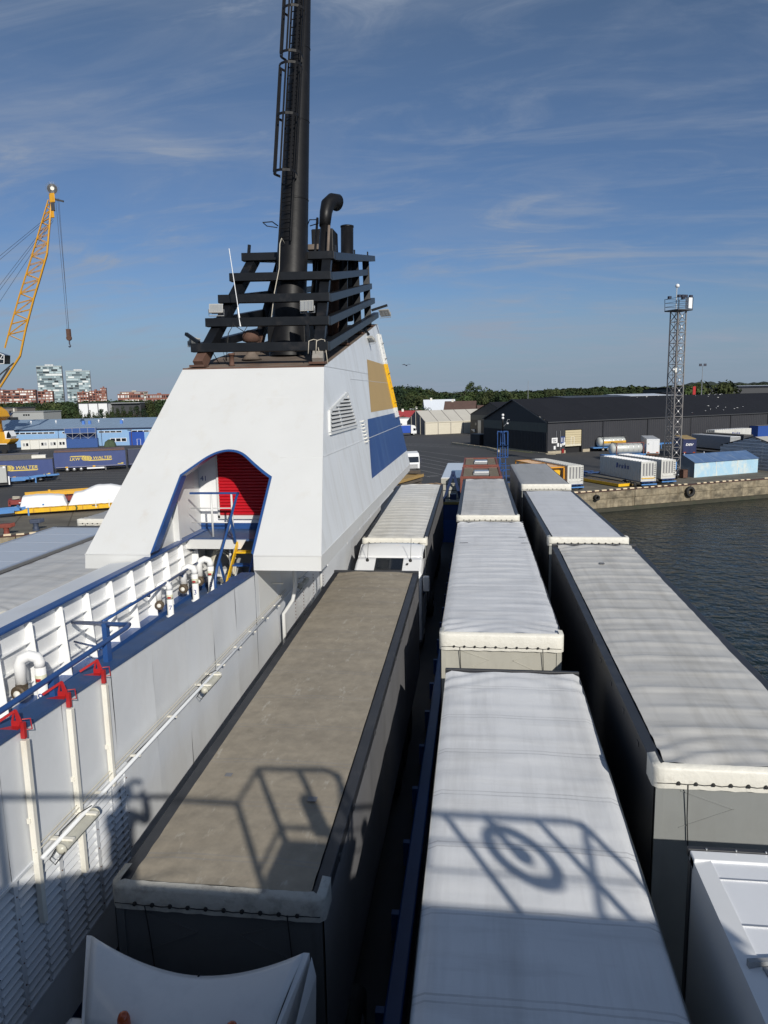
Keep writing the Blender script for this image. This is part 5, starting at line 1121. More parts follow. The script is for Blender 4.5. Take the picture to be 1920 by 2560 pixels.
def curtainsider(label, x, y, ang, L, side, roof, top=4.0, logo=False, group='curtain-sided trailers parked on the quay', name='parked_trailer', wheels='l', wrap=None):
    t = put(name, label, 'trailer', x, y, ang, group); w = 2.5
    def rf(u, v):
        X = L * u; return (X, w * v, top + .04 * (1 - (2 * v - 1) ** 2) + .03 * noise.noise((X * .6, v * 3, L)))
    obj('roof_tarp', MB().grid(rf, 30, 4), roof, t, True)
    for yy, nm in ((0, 1), (w, -1)):
        obj('side_curtain', MB().grid(lambda u, v: (L * u, yy + nm * .012 * sin(u * 70) * v * (1 - v) * 4, 1.0 + (top - 1.1) * v), 60, 3), side, t, True)
    obj('end_frame', MB().box(-.06, 0, 0, w, 1.0, top - .05), side, t); obj('end_frame', MB().box(L, L + .06, 0, w, 1.0, top - .05), M_navy_dk, t)
    obj('roof_edge', MB().box(0, L, -.02, .06, top - .10, top + .01), M_navy_dk, t)
    obj('side_sill', MB().box(0, L, -.02, .05, .86, 1.02), M_navy, t); obj('reflector_strip', MB().box(.2, L - .2, -.035, -.02, .99, 1.03), M('reflector', (.55, .50, .42), .5), t)
    obj('chassis', MB().box(.2, L - .2, .5, w - .5, .5, .9), M_chassis, t)
    running_gear(t, L, [2.2, 3.5, 4.8] if wheels == 'l' else [L - 2.2, L - 3.5, L - 4.8])
    if wheels == 'l': obj('pallet_box', MB().box(5.9, 9.2, .05, .4, .45, .75), M_white_clean, t); obj('landing_leg', MB().box(9.4, 9.5, .3, .4, .05, .9), M_steel, t)
    if logo:
        cx = 6.0 if logo == 'full' else L - 7.2; cz = 2.62
        m_ = MB(); m_.add([(cx + 1.0 * cos(2 * pi * i / 28), -.028, cz + .52 * sin(2 * pi * i / 28)) for i in range(28)], [list(range(28))]); obj('globe_emblem', m_, M_inkyellow, t)
        m_ = MB()
        for k in (-.5, 0, .5): m_.tube([(cx + k * 1.2 * cos(a), -.035, cz + .52 * sin(a)) for a in [pi * (i / 10 - .5) for i in range(11)]], .025, 4)
        for k in (-.22, .0, .22): hw = sqrt(1 - (k / .52) ** 2); m_.tube([(cx - hw, -.035, cz + k), (cx + hw, -.035, cz + k)], .022, 4)
        obj('globe_line', m_, side, t)
        m_ = MB(); m_.add([(cx - 3.2, -.026, cz + .36), (cx - .6, -.026, cz + .36), (cx - .1, -.026, cz + .53), (cx - 2.9, -.026, cz + .53)], [(0, 1, 2, 3)]); m_.add([(cx + .1, -.026, cz - .55), (cx + 4.6, -.026, cz - .55), (cx + 4.85, -.026, cz - .36), (cx + .6, -.026, cz - .36)], [(0, 1, 2, 3)]); obj('logo_stripe', m_, M_inkyellow, t)
        text('lettering', 'WALTER', .82, (cx + 3.0, -.03, cz + .02), (1, 0, 0), (0, 0, 1), M_inkyellow, t, depth=.004, shear=.2, bold=.010, sx=1.12)
        if logo == 'full': text('lettering', 'LKW', .82, (cx - 2.15, -.03, cz - .08), (1, 0, 0), (0, 0, 1), M_inkyellow, t, depth=.004, shear=.2, bold=.010, sx=1.08)
        obj('corner_sticker', MB().box(L - 1.6, L - .5, -.03, -.02, 1.2, 1.32), M_inkyellow, t); obj('corner_sticker', MB().box(L - .9, L - .5, -.03, -.02, 1.34, 1.45), M_inkyellow, t)
        obj('side_plate', MB().box(1.9, 2.4, -.06, -.03, .86, 1.1), M_flaty, t); obj('side_plate', MB().box(7.0, 7.5, -.06, -.03, .86, 1.1), M_flaty, t)
    return t
curtainsider('navy blue curtain-sided trailer with the full LKW globe WALTER lettering', -83.6, 135.0, 28, 13.4, M_navy, M_browntop, logo='full')
curtainsider('navy blue trailer with WALTER lettering behind the light blue chassis', -87.6, 115.1, 26, 13.6, M_navy, M_roofdirt, logo='right', wheels='r')
curtainsider('dark navy trailer disappearing behind the funnel housing', -71.4, 141.8, 30, 13.4, M_navy_dk, M_roofdirt)
curtainsider('grey brown trailer parked behind the WALTER trailer at the left', -98.5, 128.0, 28, 13.6, M('grey_brown_curtain', (.10, .095, .085), .6, var=.15), M_roofdirt)
curtainsider('rust brown roofed trailer parked behind the LKW WALTER trailer', -86.2, 139.5, 29, 13.6, M('brown_curtain', (.14, .075, .055), .6, var=.1), M_browntop, top=4.1)
t = put('white_swap_body', 'small white box trailer wedged between the parked blue trailers', 'trailer', -86.2, 131.6, 28, None)
obj('body', MB().box(0, 2.5, 0, 2.4, .9, 3.75), M_cover, t, bevel=.03); obj('chassis', MB().box(0, 2.4, .4, 2, .4, .9), M_chassis, t); running_gear(t, 2.5, [1.2])
t = put('grey_container', 'light grey container standing at the lower left of the quay', 'container', -88.0, 104.8, 32)
obj('body', MB().box(0, 12.2, 0, 2.44, .9, 3.5), M('container_grey', (.42, .43, .42), .5, var=.06), t, bevel=.02); obj('end_post', MB().box(12.2, 12.32, -.03, 2.47, .8, 3.52), M_dgrey, t); obj('corner_casting', MB().box(11.75, 12.1, -.03, .4, 3.3, 3.62), M_white_clean, t)
obj('rear_bumper', MB().box(12.4, 12.6, .1, .3, .5, 1.9), M_white_clean, t); text('lettering', 'R', .9, (8.5, -.03, 2.2), (1, 0, 0), (0, 0, 1), M_ink, t, shear=.2, bold=.03); obj('chassis', MB().box(0, 12.3, .4, 2, .45, .9), M_chassis, t); running_gear(t, 12, [2, 3.3, 4.6])
def chassis(label, x, y, ang, L, m):
    t = put('empty_chassis', label, 'chassis', x, y, ang, 'empty light blue skeletal chassis on the quay')
    m_ = MB()
    for yy in (.65, 1.75): m_.box(0, L * .62, yy - .08, yy + .08, .75, 1.15); m_.prism([(L * .62, yy - .08, .75), (L * .72, yy - .08, 1.05), (L, yy - .08, 1.15), (L, yy - .08, 1.32), (L * .72, yy - .08, 1.32), (L * .62, yy - .08, 1.15)], (0, .16, 0))
    obj('main_beam', m_, m, t)
    for x_ in (.1, L * .3, L * .6, L * .82, L - .2): obj('cross_beam', MB().box(x_, x_ + .2, .0, 2.4, 1.1 if x_ < L * .65 else 1.24, 1.26 if x_ < L * .65 else 1.4), m, t)
    obj('side_panel', MB().box(.5, L * .55, -.02, .02, .62, 1.1), m, t)
    for x_ in (L * .18, L * .24, L * .33): obj('slot', MB().box(x_, x_ + .3, -.03, -.018, .8, 1.0), M_dark, t)
    for yy in (.55, 1.85): obj('landing_leg', MB().box(L * .68, L * .68 + .18, yy - .08, yy + .08, .02, 1.05), m, t)
    obj('end_plate', MB().box(-.05, .02, 0, 2.4, .5, 1.2), m, t)
    running_gear(t, L, [1.2, 2.5, 3.8])
    return t
chassis('light blue skeletal chassis in front of the WALTER trailer', -83.2, 112.4, 36, 12.2, M_sky)
chassis('light blue skeletal chassis beside the yellow flat rack, nearest the ship', -61.5, 77.4, 41, 12.0, M_sky)
chassis('light blue gooseneck chassis left of the front white Bruhn container', 12.0, 126.5, -62, 11.0, M('deep_blue_steel', (.03, .07, .19), .5, var=.15))
t = put('yellow_flat_rack', 'long yellow flat rack loaded with goods under white sheeting', 'flat rack', -57.2, 82.4, 27)
obj('rack_beam', MB().box(0, 17, 0, .25, .35, 1.05), M_yellow, t); obj('rack_bed', MB().box(0, 17, 0, 2.5, .85, 1.0), M_yellow, t); obj('rack_beam', MB().box(0, 17, 2.25, 2.5, .35, .85), M_yellow, t)
for k in range(9): obj('stake_pocket', MB().box(.4 + 1.9 * k, .52 + 1.9 * k, -.03, 0, .35, 1.0), M('pocket_yellow', (.5, .27, .02), .6), t)
def hump(x0, x1, hts):
    def f(u, v):
        X = x0 + (x1 - x0) * u; k = u * (len(hts) - 1); i = min(int(k), len(hts) - 2); h = lerp(hts[i], hts[i + 1], k - i)
        a = pi * v; e = min(1, u * 14, (1 - u) * 14)
        return (X, 1.25 - 1.27 * (abs(cos(a)) ** .45) * (1 if cos(a) > 0 else -1), 1.0 + h * e * sin(a) ** .4 + .05 * noise.noise((X * 2, v * 5, 1)) * e)
    return MB().grid(f, 40, 12)
obj('sheeting', hump(.8, 6.3, [1.35, 1.5, 1.45, 1.2]), M_sheet, t, True); obj('sheeting', hump(6.4, 16.8, [1.4, 1.6, 2.3, 2.3, 1.9, 1.7, 1.6]), M_sheet, t, True)
obj('lashing', MB().tube([(6.35, -.05, .5), (6.35, -.06, 1.9), (6.35, .6, 2.4)], .035, 5), M_ink, t)
for x_ in (9.6, 11.2, 13.6): obj('strap', MB().box(x_, x_ + .12, -.07, -.03, .5, 1.5), M_cover, t)
text('lettering', 'Trealine', .42, (11.9, -.012, .68), (1, 0, 0), (0, 0, 1), M_rust, t, shear=.2, bold=.012); obj('stencil', MB().box(9.2, 9.9, -.012, -.006, .72, .84), M_ink, t)
for x_ in (7.3, 14.2): obj('weed', MB().tube([(x_, -.1, .4), (x_ + .1, -.2, .7), (x_ - .05, -.15, .95)], .1, 5), M('dusty_green', (.10, .13, .04), .9, var=.5, scale=9), t)
t = put('red_flat_rack', 'dark red flat rack carrying a long orange lifting beam', 'flat rack', -62.6, 89.6, 33)
obj('rack_bed', MB().box(0, 13, 0, 2.4, .4, 1.0), M('flatrack_red', (.22, .03, .025), .6, var=.15, scale=2), t); obj('rack_end', MB().box(-.1, .2, 0, 2.4, .2, .9), M('flatrack_red_end', (.20, .03, .025), .6), t)
for x_ in (1.2, 4.0): obj('stencil', MB().box(x_, x_ + 1.0, -.02, -.01, .55, .65), M_inkwhite, t)
t = put('lifting_beam', 'long orange lifting beam lying on the dark red flat rack', 'beam', -61.4, 91.5, 36, z=1.02)
obj('beam', MB().box(0, 12, 0, .5, .15, .65), M_flaty, t); obj('beam', MB().box(0, 12, .9, 1.3, .2, .7), M_flaty, t)
for x_ in (.3, 4, 8, 11.5): obj('cross_piece', MB().box(x_, x_ + .25, 0, 1.3, 0, .2), M_flaty, t)
for x_ in (2.9, 9.2): obj('lug', MB().box(x_, x_ + .3, .1, .4, .65, .95), M_flaty, t)
t = put('rope_coil', 'pale mooring rope heaped at the end of the red flat rack', 'rope', -61.6, 89.6, 30, z=1.0); obj('coil', MB().tube([(.5 * cos(a * .9) * (1 + .2 * sin(a)), .4 * sin(a * .9) + .6, .1 + .02 * a) for a in range(18)], .06, 5), M_rope, t, True)

# harbour crane
t = thing('harbour_crane', 'tall yellow harbour crane with a lattice boom and a hanging hook', 'crane', (-133, 190, 0), world=True)
tip = V(-110.9, 190, 65.6); 
M_crane = M('crane_yellow', (.66, .33, .02), .5, var=.12, scale=1, dirt=(.35, .2, .05), damt=.4, dscale=(.5, .5, .5))
Lch = [V(x, 190, z) for x, z in ((-112.6, 66.7), (-116.7, 57.3), (-120.2, 49.5), (-123.9, 41.5), (-126.8, 34.7), (-129.2, 28.9))]
Rch = [V(x, 190, z) for x, z in ((-111.8, 66.3), (-112.8, 60.6), (-114.3, 53.1), (-116.7, 47.5), (-119.2, 41.9), (-122.4, 34.0), (-124.9, 26.6), (-128.0, 22.9), (-131.8, 18.3))]
CDV = V(-.50, .86, 0)
for dy in (-.8, .8):
    m_ = MB()
    for c_ in (Lch, Rch):
        for i in range(len(c_) - 1): 
            f0 = .35 if i == 0 else 1; m_.tube([c_[i] + CDV * dy * f0, c_[i + 1] + CDV * dy], .15 if c_ is Lch else .24, 6)
    obj('boom_chord', m_, M_crane, t)
def on(c_, z):
    for a, b in zip(c_[:-1], c_[1:]):
        if b.z <= z <= a.z: return a + (b - a) * ((a.z - z) / (a.z - b.z))
    return c_[-1].copy()
m_ = MB(); z = 65.0; k = 0
while z > 31.5:
    step = lerp(1.9, 3.0, (65 - z) / 36)
    for dy in (-1, 1):
        a, b = on(Lch, z), on(Rch, z + 1.0); c_ = on(Lch, z - step); d_ = on(Rch, z - step + 1)
        y = CDV * dy * (.4 if z > 60 else .8); m_.tube([a + y, b + y], .09, 4); m_.tube([b + y * 1 if k % 2 else a + y, (c_ if k % 2 else d_) + y], .09, 4)
    z -= step; k += 1
obj('boom_lattice', m_, M_crane, t)
wc = V(-111.2, 190, 69.4); wr = V(.86, .50, 0)
def wp(a, r, o=0.0): return wc + wr * (r * cos(a)) + V(0, 0, r * sin(a)) - CDV * o
m_ = MB(); m_.add([wp(2 * pi * i / 24, 1.25, .2) for i in range(24)] + [wp(2 * pi * i / 24, 1.25, -.2) for i in range(24)], [list(range(24)), list(range(24, 48))[::-1]] + [(i, (i + 1) % 24, 24 + (i + 1) % 24, 24 + i) for i in range(24)]); obj('sheave', m_, M_black, t)
for i in range(24): a = 2 * pi * i / 24; obj('sheave_spoke', MB().tube([wp(a, .3, .3), wp(a, 1.75, .3)], .045, 4), M_steel, t)
obj('sheave_hub', MB().tube([wp(0, 0, .45), wp(0, 0, -.3)], .5, 10), M_cover, t)
def hb(x0, x1, z0, z1, d=.6): return MB().prism([V(x0, 190, z0) - CDV * d, V(x1, 190, z0) - CDV * d, V(x1, 190, z1) - CDV * d, V(x0, 190, z1) - CDV * d], CDV * d * 2)
obj('boom_head', hb(-112.3, -110.7, 65.9, 68.3), M_crane, t, bevel=.2); obj('head_block', hb(-112.4, -110.9, 63.9, 65.9), M_dgrey, t); obj('head_neck', hb(-112.3, -111.3, 62.2, 63.9, .4), M_crane, t); obj('head_arm', MB().beam((-110.9, 190, 66.8), (-108.3, 190, 66.1), .3, .45), M_dgrey, t)
m_ = MB()
for x0_, x1_, dy in ((-110.3, -110.25, -.3), (-110.1, -110.1, .3), (-109.6, -110.0, .0)): m_.tube([(x0_, 190 + dy, 67.0), (x1_, 190 + dy, 33.3)], .05, 4)
obj('hoist_rope', m_, M_ink, t)
obj('hook_block', MB().box(-110.6, -109.6, 189.6, 190.4, 31.2, 33.4).lathe((-110.1, 190, 31.0), [(.1, -.35), (.7, -.3), (.7, .3), (.1, .35)], 14, 'Y'), M_rust, t); obj('hook', MB().tube([(-110.1, 190, 30.5), (-110.1, 190, 29.4), (-109.85, 190, 28.9), (-110.1, 190, 28.6), (-110.4, 190, 28.8)], .17, 6), M_ink, t)
m_ = MB()
for tx, tz, k in ((-146, 41.5, 0), (-146, 40.3, 1), (-146, 28.5, 2), (-146, 27.0, 3), (-146, 22.5, 4)): m_.tube([(-112.3 + .1 * k, 189.6 + .2 * k, 62.8 - .3 * k), (tx, 189.6 + .2 * k, tz)], .05, 4)
obj('luffing_rope', m_, M_ink, t)
obj('operator_cab', MB().prism([(-136, 188.6, 24.6), (-128.9, 188.6, 24.6), (-128.6, 188.6, 26.9), (-131.2, 188.6, 27.8), (-136, 188.6, 28.0)], (0, 2.6, 0)), M_glass, t)
m_ = MB()
for a, b in (((-136, 24.6), (-128.9, 24.6)), ((-128.9, 24.6), (-128.6, 26.9)), ((-128.6, 26.9), (-131.2, 27.8)), ((-131.2, 27.8), (-136, 28.0)), ((-131, 24.6), (-129, 26.9)), ((-136, 26.2), (-128.8, 25.8))): m_.beam((a[0], 188.5, a[1]), (b[0], 188.5, b[1]), .16, .16)
obj('cab_frame', m_, M_white_clean, t)
m_ = MB(); m_.tube([(-134, 190, 3), (-134.5, 190, 40)], 1.5, 10); obj('crane_tower', m_, M_crane, t, True); obj('strut', MB().tube([(-133.5, 190, 17.5), (-128.5, 190, 23.5)], .25, 6).tube([(-134, 190, 20), (-127, 190, 24.8)], .2, 6), M_dgrey, t)
m_ = MB(); m_.prism([(-137, 186.6, 9.1), (-132.2, 186.6, 9.1), (-130.6, 186.6, 10.2), (-131.4, 186.6, 11.8), (-133.2, 186.6, 13.0), (-137, 186.6, 13.2)], (0, 5, 0)); obj('engine_hood', m_, M_crane, t, bevel=.25)
m_ = MB(); m_.prism([(-146, 187, 2.6), (-129.6, 187, 2.6), (-128.6, 187, 3.3), (-128.2, 187, 4.0), (-129.8, 187, 4.1), (-130.0, 187, 6.0), (-146, 187, 6.0)], (0, 4, 0)); obj('carriage_body', m_, M_crane, t, bevel=.15)
obj('carriage_stripe', MB().box(-146, -129.4, 186.96, 186.99, 2.6, 2.85), M_cover, t); obj('porthole', MB().lathe((-132.2, 186.95, 4.3), [(.62, 0), (.62, .1)], 20, 'Y'), M_dark, t)
obj('driver_cab', MB().prism([(-130.0, 187.2, 4.1), (-128.4, 187.2, 4.1), (-128.0, 187.2, 4.8), (-128.8, 187.2, 6.3), (-130.0, 187.2, 6.3)], (0, 2.5, 0)), M_white_clean, t); obj('driver_window', MB().prism([(-129.5, 187.15, 4.3), (-128.3, 187.15, 4.3), (-128.0, 187.15, 4.9), (-128.7, 187.15, 6.2), (-129.2, 187.15, 5.6)], (0, .04, 0)), M_glass, t)
obj('undercarriage', MB().box(-146, -129, 187.3, 190.7, .9, 2.6), M_chassis, t)
for k in range(6): obj('wheel', MB().lathe((-143.5 + 2.6 * k, 187.3, .75), [(.3, -.2), (.75, -.2), (.75, .3), (.3, .3)], 14, 'Y'), M_rubber, t)
m_ = MB()
for k in range(8): m_.tube([(-138 + k * 1.1, 187.2, 6.0), (-138 + k * 1.1, 187.2, 7.1)], .05, 4)
m_.tube([(-138, 187.2, 7.1), (-130.3, 187.2, 7.1)], .05, 4); obj('railing', m_, M_dgrey, t)

# blue warehouse on the left
M_bw = M('pale_blue_cladding', (.25, .42, .66), .55, var=.03, scale=.3, dirt=(.22, .37, .58), damt=.5, dscale=(2.2, 2.2, .1)); M_br = M('blue_grey_roof', (.26, .35, .46), .45, var=.05, scale=.3, dirt=(.20, .27, .36), damt=.5, dscale=(.15, .4, 1))
B = put('blue_warehouse', 'long pale blue warehouse with a strip of high windows', 'warehouse', -175, 210.0, 6.7); L = 92
m_ = MB(); m_.box(0, L, 0, .3, 0, 5.5); m_.box(0, .3, 0, 40, 0, 5.5); m_.box(L - .3, L, 0, 40, 0, 5.5); obj('wall', m_, M_bw, B)
for k in range(46):
    x = 2 * k; m_ = MB(); m_.add([(x + .02, -.5, 5.45), (x + 1.98, -.5, 5.45), (x + 1.98, 20, 8.15), (x + .02, 20, 8.15)], [(0, 1, 2, 3)]); m_.beam((x, -.5, 5.47), (x, 20, 8.17), .08, .08); obj('roof_sheet', m_, M_br, B)
m_ = MB(); m_.quad((0, 20, 8.15), (L, 20, 8.15), (L, 41, 5.4), (0, 41, 5.4)); obj('roof_back', m_, M_br, B); obj('gutter', MB().box(0, L, -.56, -.42, 5.25, 5.5), M_navy_dk, B)
for x0_, n in ((26.5, 9), (45.5, 2), (57, 4), (67.5, 4), (13, 5)):
    for k in range(n): w_ = 1.85; obj('window_frame', MB().box(x0_ + w_ * k, x0_ + w_ * k + 1.8, -.05, .0, 4.05, 4.65), M_white_clean, B); f_ = B.children[-1] if False else None; obj('window_pane', MB().box(x0_ + w_ * k + .1, x0_ + w_ * k + 1.7, -.07, -.05, 4.13, 4.57), M_glass, B)
for k in range(3): obj('window_frame', MB().box(60.5 + 1.75 * k, 62.2 + 1.75 * k, -.05, 0, 1.2, 2.35), M_white_clean, B); obj('window_pane', MB().box(60.65 + 1.75 * k, 62.05 + 1.75 * k, -.07, -.05, 1.32, 2.22), M_glass, B)
obj('blue_door', MB().box(66.6, 71.4, -.06, 0, 0, 4.2), M('door_blue', (.02, .075, .36), .5), B)
m_ = MB()
for a, b in (((69.0, 0), (69.0, 1.9)), ((69.0, 1.9), (70.1, 1.9)), ((70.1, 1.9), (70.1, 0))): m_.beam((a[0], -.08, a[1]), (b[0], -.08, b[1]), .1, .05)
obj('wicket_frame', m_, M_white_clean, B)
for x in (44.2, 57.8): obj('drain_pipe', MB().box(x, x + .12, -.12, 0, 0, 5.3), M_navy_dk, B)
for x in (30, 38.3, 52.5, 60.5): obj('roof_vent', MB().lathe((x, 12, 7.0), [(.15, 0), (.15, .5), (.3, .55), (.2, .9)], 8), M_inkwhite, B)
for x in (48.6, 50.6, 61.0): obj('roof_hatch', MB().box(x, x + .8, 8, 8.7, 6.4, 7.7), M('hatch_blue', (.08, .2, .55), .5), B)
t = put('lamp_post', 'thin lamp post in front of the blue door of the pale blue warehouse', 'lamp post', -107.6, 216.8, 0); obj('pole', MB().tube([(0, 0, 0), (0, 0, 5.2)], .10, 6), M_rust, t); obj('lamp_head', MB().box(-1.2, 0, -.1, .1, 5.2, 5.35), M_ink, t)
C_ = put('site_cabins', 'row of white site cabins with dark windows in front of the blue warehouse', 'cabin', -135.0, 201.5, 27)
for k in range(5):
    x = 2.5 * k; obj('cabin', MB().box(x + .03, x + 2.47, 0, 6, .1, 2.7), M('cabin_white', (.66, .66, .62), .5, var=.05) if k == 0 else bpy.data.materials['cabin_white'], C_); obj('cabin_roof', MB().box(x, x + 2.5, -.06, 6.06, 2.7, 2.82), M_cover, C_)
    if k != 1:
        for s in (.55, 1.4): obj('window_frame', MB().box(x + s - .08, x + s + .72, -.05, 0, 1.0, 2.05), M_white_clean, C_); obj('window_pane', MB().box(x + s, x + s + .64, -.07, -.05, 1.08, 1.97), M_glass if (k + int(s)) % 3 else M_grey, C_)
t = put('blue_mesh_container', 'blue container with a tall blue mesh and sheeted frame on top', 'container', -124.2, 207.2, 20); M_cb = M('container_blue', (.02, .075, .26), .55, var=.12)
obj('body', MB().box(0, 9.2, 0, 2.5, 0, 2.7), M_cb, t)
for k in range(23): obj('corrugation', MB().box(.1 + .4 * k, .3 + .4 * k, -.05, 0, .1, 2.6), M_cb, t)
obj('sheet', MB().box(0, 8.9, .1, .25, 4.4, 6.0), M_cb, t); obj('mesh_back', MB().box(0, 8.9, 2.3, 2.4, 2.7, 5.9), M_hull, t)
m_ = MB()
for k in range(5): m_.beam((2.2 * k, .1, 2.7), (2.2 * k, .1, 6.0), .09, .09)
for k in range(4): m_.beam((2.2 * k, .1, 2.7 if k % 2 else 4.4), (2.2 * k + 2.2, .1, 4.4 if k % 2 else 2.7), .07, .07)
m_.beam((0, .1, 4.4), (8.9, .1, 4.4), .1, .1); m_.beam((0, .1, 6.0), (8.9, .1, 6.0), .1, .1); obj('frame', m_, M_steel, t)
t = put('green_tarp_pile', 'dark green tarpaulin draped over a load beside the blue container', 'tarpaulin', -114.0, 211.0, 15); obj('tarp', MB().grid(lambda u, v: (3.4 * u, 2.2 * v, 2.4 * (sin(pi * u) ** .35) * (sin(pi * v) ** .3) * (.85 + .25 * noise.noise((u * 4, v * 4, 0)))), 16, 10), M('green_tarpaulin', (.05, .075, .04), .8, var=.3, scale=2), t, True)

# city behind: towers and flats
def facade(parent, w, floors, fh, z0, cols, y, mats, seed, gap=.0, fill=.9, hw=.6, name='window_panes'):
    r = random.Random(seed); m_ = MB()
    for f in range(floors):
        x = 0
        while x < cols:
            span = min(cols - x, r.choice((1, 1, 2, 3))); m_.c = r.choices(range(len(mats)), [3, 5, 4, 2, 1][:len(mats)])[0]
            xa, xb = w * (x + gap) / cols, w * (x + span - gap) / cols; yo = y - r.uniform(0, .3)
            m_.box(xa + .05, xb - .05, yo, yo + .15, z0 + f * fh + fh * (1 - hw) * .6, z0 + f * fh + fh * (1 - hw) * .6 + fh * hw); x += span
    return tag(obj(name, m_, mats, parent), kind='stuff')
gl = [M('tower_glass_%s' % n, c, .15, var=.1, spec=.7) for n, c in (('a', (.10, .14, .16)), ('b', (.26, .34, .37)), ('c', (.42, .52, .55)), ('d', (.70, .74, .74)), ('e', (.03, .04, .045)))]
M_twall = M('tower_slab', (.30, .36, .38), .5, var=.06)
for lab, x, y, w, h, nf, sd in (('taller of the two glass tower blocks on the left skyline', -601, 948, 31.5, 63.0, 20, 1), ('shorter of the two glass tower blocks on the left skyline', -561, 952, 30.5, 55.6, 18, 2)):
    t = put('tower_block', lab, 'tower block', x, y, 27, None)
    obj('core', MB().box(0, w, 1.3, 15, 0, h), M_twall, t); fh = (h - 1.5) / nf
    m_ = MB()
    for f in range(nf + 1): m_.box(-.2, w + .2, .2, 1.4, f * fh + .1, f * fh + .55)
    obj('floor_slab', m_, M_twall, t); facade(t, w, nf, fh, .2, 12, .35, gl, sd, hw=.78)
    obj('side_wall', MB().box(-.3, 0, .3, 15, 0, h).box(w, w + .3, .3, 15, 0, h), M('tower_flank', (.20, .17, .17), .6), t); obj('parapet', MB().box(-.3, w + .3, .1, 15, h - 1.2, h + .3), M_twall, t); obj('roof_plant', MB().box(w * .33, w * .68, 4, 11, h, h + 2.2), M_steel, t)
    m_ = MB()
    for k in range(6): m_.tube([(w * (.2 + .12 * k), 2, h), (w * (.2 + .12 * k), 2, h + 1.8 + (k % 2))], .12, 4)
    obj('roof_mast', m_, M_steel, t)
M_brick = M('red_brick', (.24, .10, .075), .85, var=.1, scale=.5); M_brickp = M('pale_panel', (.42, .40, .34), .8, var=.08, scale=.4)
wl = [M_inkwhite, M_glass, M_grey, M_cover]
def flats(label, x, y, w, h, nf, cols, sd, wall=M_brick, d=14, ang=24):
    t = put('apartment_block', label, 'apartment block', x, y, ang, None)
    obj('wall', MB().box(0, w, 0, d, -2, h), wall, t); obj('parapet', MB().box(-.3, w + .3, -.3, d + .3, h, h + .8), M_brick, t); facade(t, w, nf, (h - 3) / nf, 3, cols, -.12, wl, sd, gap=.16, hw=.55, name='windows')
    obj('stair_tower', MB().box(w * .42, w * .58, 3, d, h, h + 2.6), wall, t)
    for k in range(1, 4): obj('brick_pier', MB().box(w * k / 4 - .5, w * k / 4 + .5, -.5, 0, -2, h), M_brick, t)
flats('red brick apartment block at the left edge, partly cut by the frame', -566, 800, 12, 28.6, 8, 5, 3); flats('long red brick apartment block left of the taller glass tower', -552.5, 802, 34, 28.0, 8, 14, 4)
flats('darker red block tucked behind the left glass tower', -541, 851, 17, 26.6, 7, 6, 5); flats('narrow red block between the two glass towers', -541, 942, 14, 25.5, 7, 5, 6); flats('red brick block right of the shorter glass tower', -503, 905, 15, 26.5, 8, 5, 7); flats('slim red stair tower block beside the brick block right of the towers', -489, 908, 7, 30, 8, 3, 8)
flats('low red row of flats between the towers and the pale block', -518, 1010, 36, 22.5, 3, 16, 9); flats('pale green and cream panel block on the left skyline', -537, 1055, 40, 26, 7, 14, 10, M_brickp); flats('low red block to the right of the pale panel block', -498, 1060, 38, 21.5, 3, 15, 11); flats('small red block at the right end of the skyline by the housing', -455, 1075, 26, 27, 6, 9, 12)
def shed(name, label, x, y, ang, w, d, h, mat, roofm, ridge=0, posts=0, cat='shed', group=None):
    t = put(name, label, cat, x, y, ang, group)
    obj('wall', MB().box(0, w, 0, d, 0, h), mat, t)
    m_ = MB()
    if ridge: m_.prism([(-.3, -.3, h), (-.3, d / 2, h + ridge), (-.3, d + .3, h), (-.3, d + .3, h + .15), (-.3, d / 2, h + ridge + .15), (-.3, -.3, h + .15)], (w + .6, 0, 0)); m_.prism([(.05, 0, h), (.05, d / 2, h + ridge), (.05, d, h)], (w - .1, 0, 0))
    else: m_.box(-.3, w + .3, -.3, d + .3, h, h + .35)
    obj('roof', m_, roofm, t)
    for k in range(posts): obj('post', MB().box(w * k / (posts - 1) - .2, w * k / (posts - 1) + .2, -.25, -.02, 0, h), M_ink, t)
    return t
t = shed('white_hall', 'white walled hall with a dark flat roof among the trees on the left', -229, 399, 6, 17, 34, 12.6, M_white_clean, M_dgrey, 0, 4, 'hall'); obj('dark_flank', MB().box(17, 34, 6, 30, 0, 12.3), M_dgrey, t); obj('flank_roof', MB().box(16.5, 34.3, 4, 31, 12.3, 12.7), M_grey, t)
t = shed('grey_depot', 'low light grey depot building behind the blue warehouse', -209, 308, 4, 14.5, 16, 9.6, M('depot_grey', (.36, .37, .37), .7, var=.04), M_grey, 0, 0, 'building')
for k in range(3): obj('window', MB().box(5 + 1.1 * k, 5.8 + 1.1 * k, -.06, 0, 8.0, 8.7), M_glass, t)
t = shed('concrete_block_building', 'brown grey concrete building at the far left behind the crane hood', -228, 318, 2, 14.5, 15, 11.5, M('raw_concrete', (.19, .17, .155), .9, var=.12), M_dgrey, 0, 0, 'building'); obj('window', MB().box(10.5, 12.2, -.06, 0, 9.0, 10.2), M_dark, t); obj('pilaster', MB().box(12.6, 13.2, -.1, 0, 4, 11.5), M_cover, t)
t = put('dark_shed_roof', 'dark sloping shed roof just behind the left end of the blue warehouse', 'roof', -215, 275, 3); obj('roof', MB().prism([(0, 0, 8.0), (26, 0, 8.0), (23, 8, 9.5), (0, 8, 9.5)], (0, 0, .3)), M_navy_dk, t); obj('wall', MB().box(0, 25, 1, 8, 0, 8), M_dgrey, t)

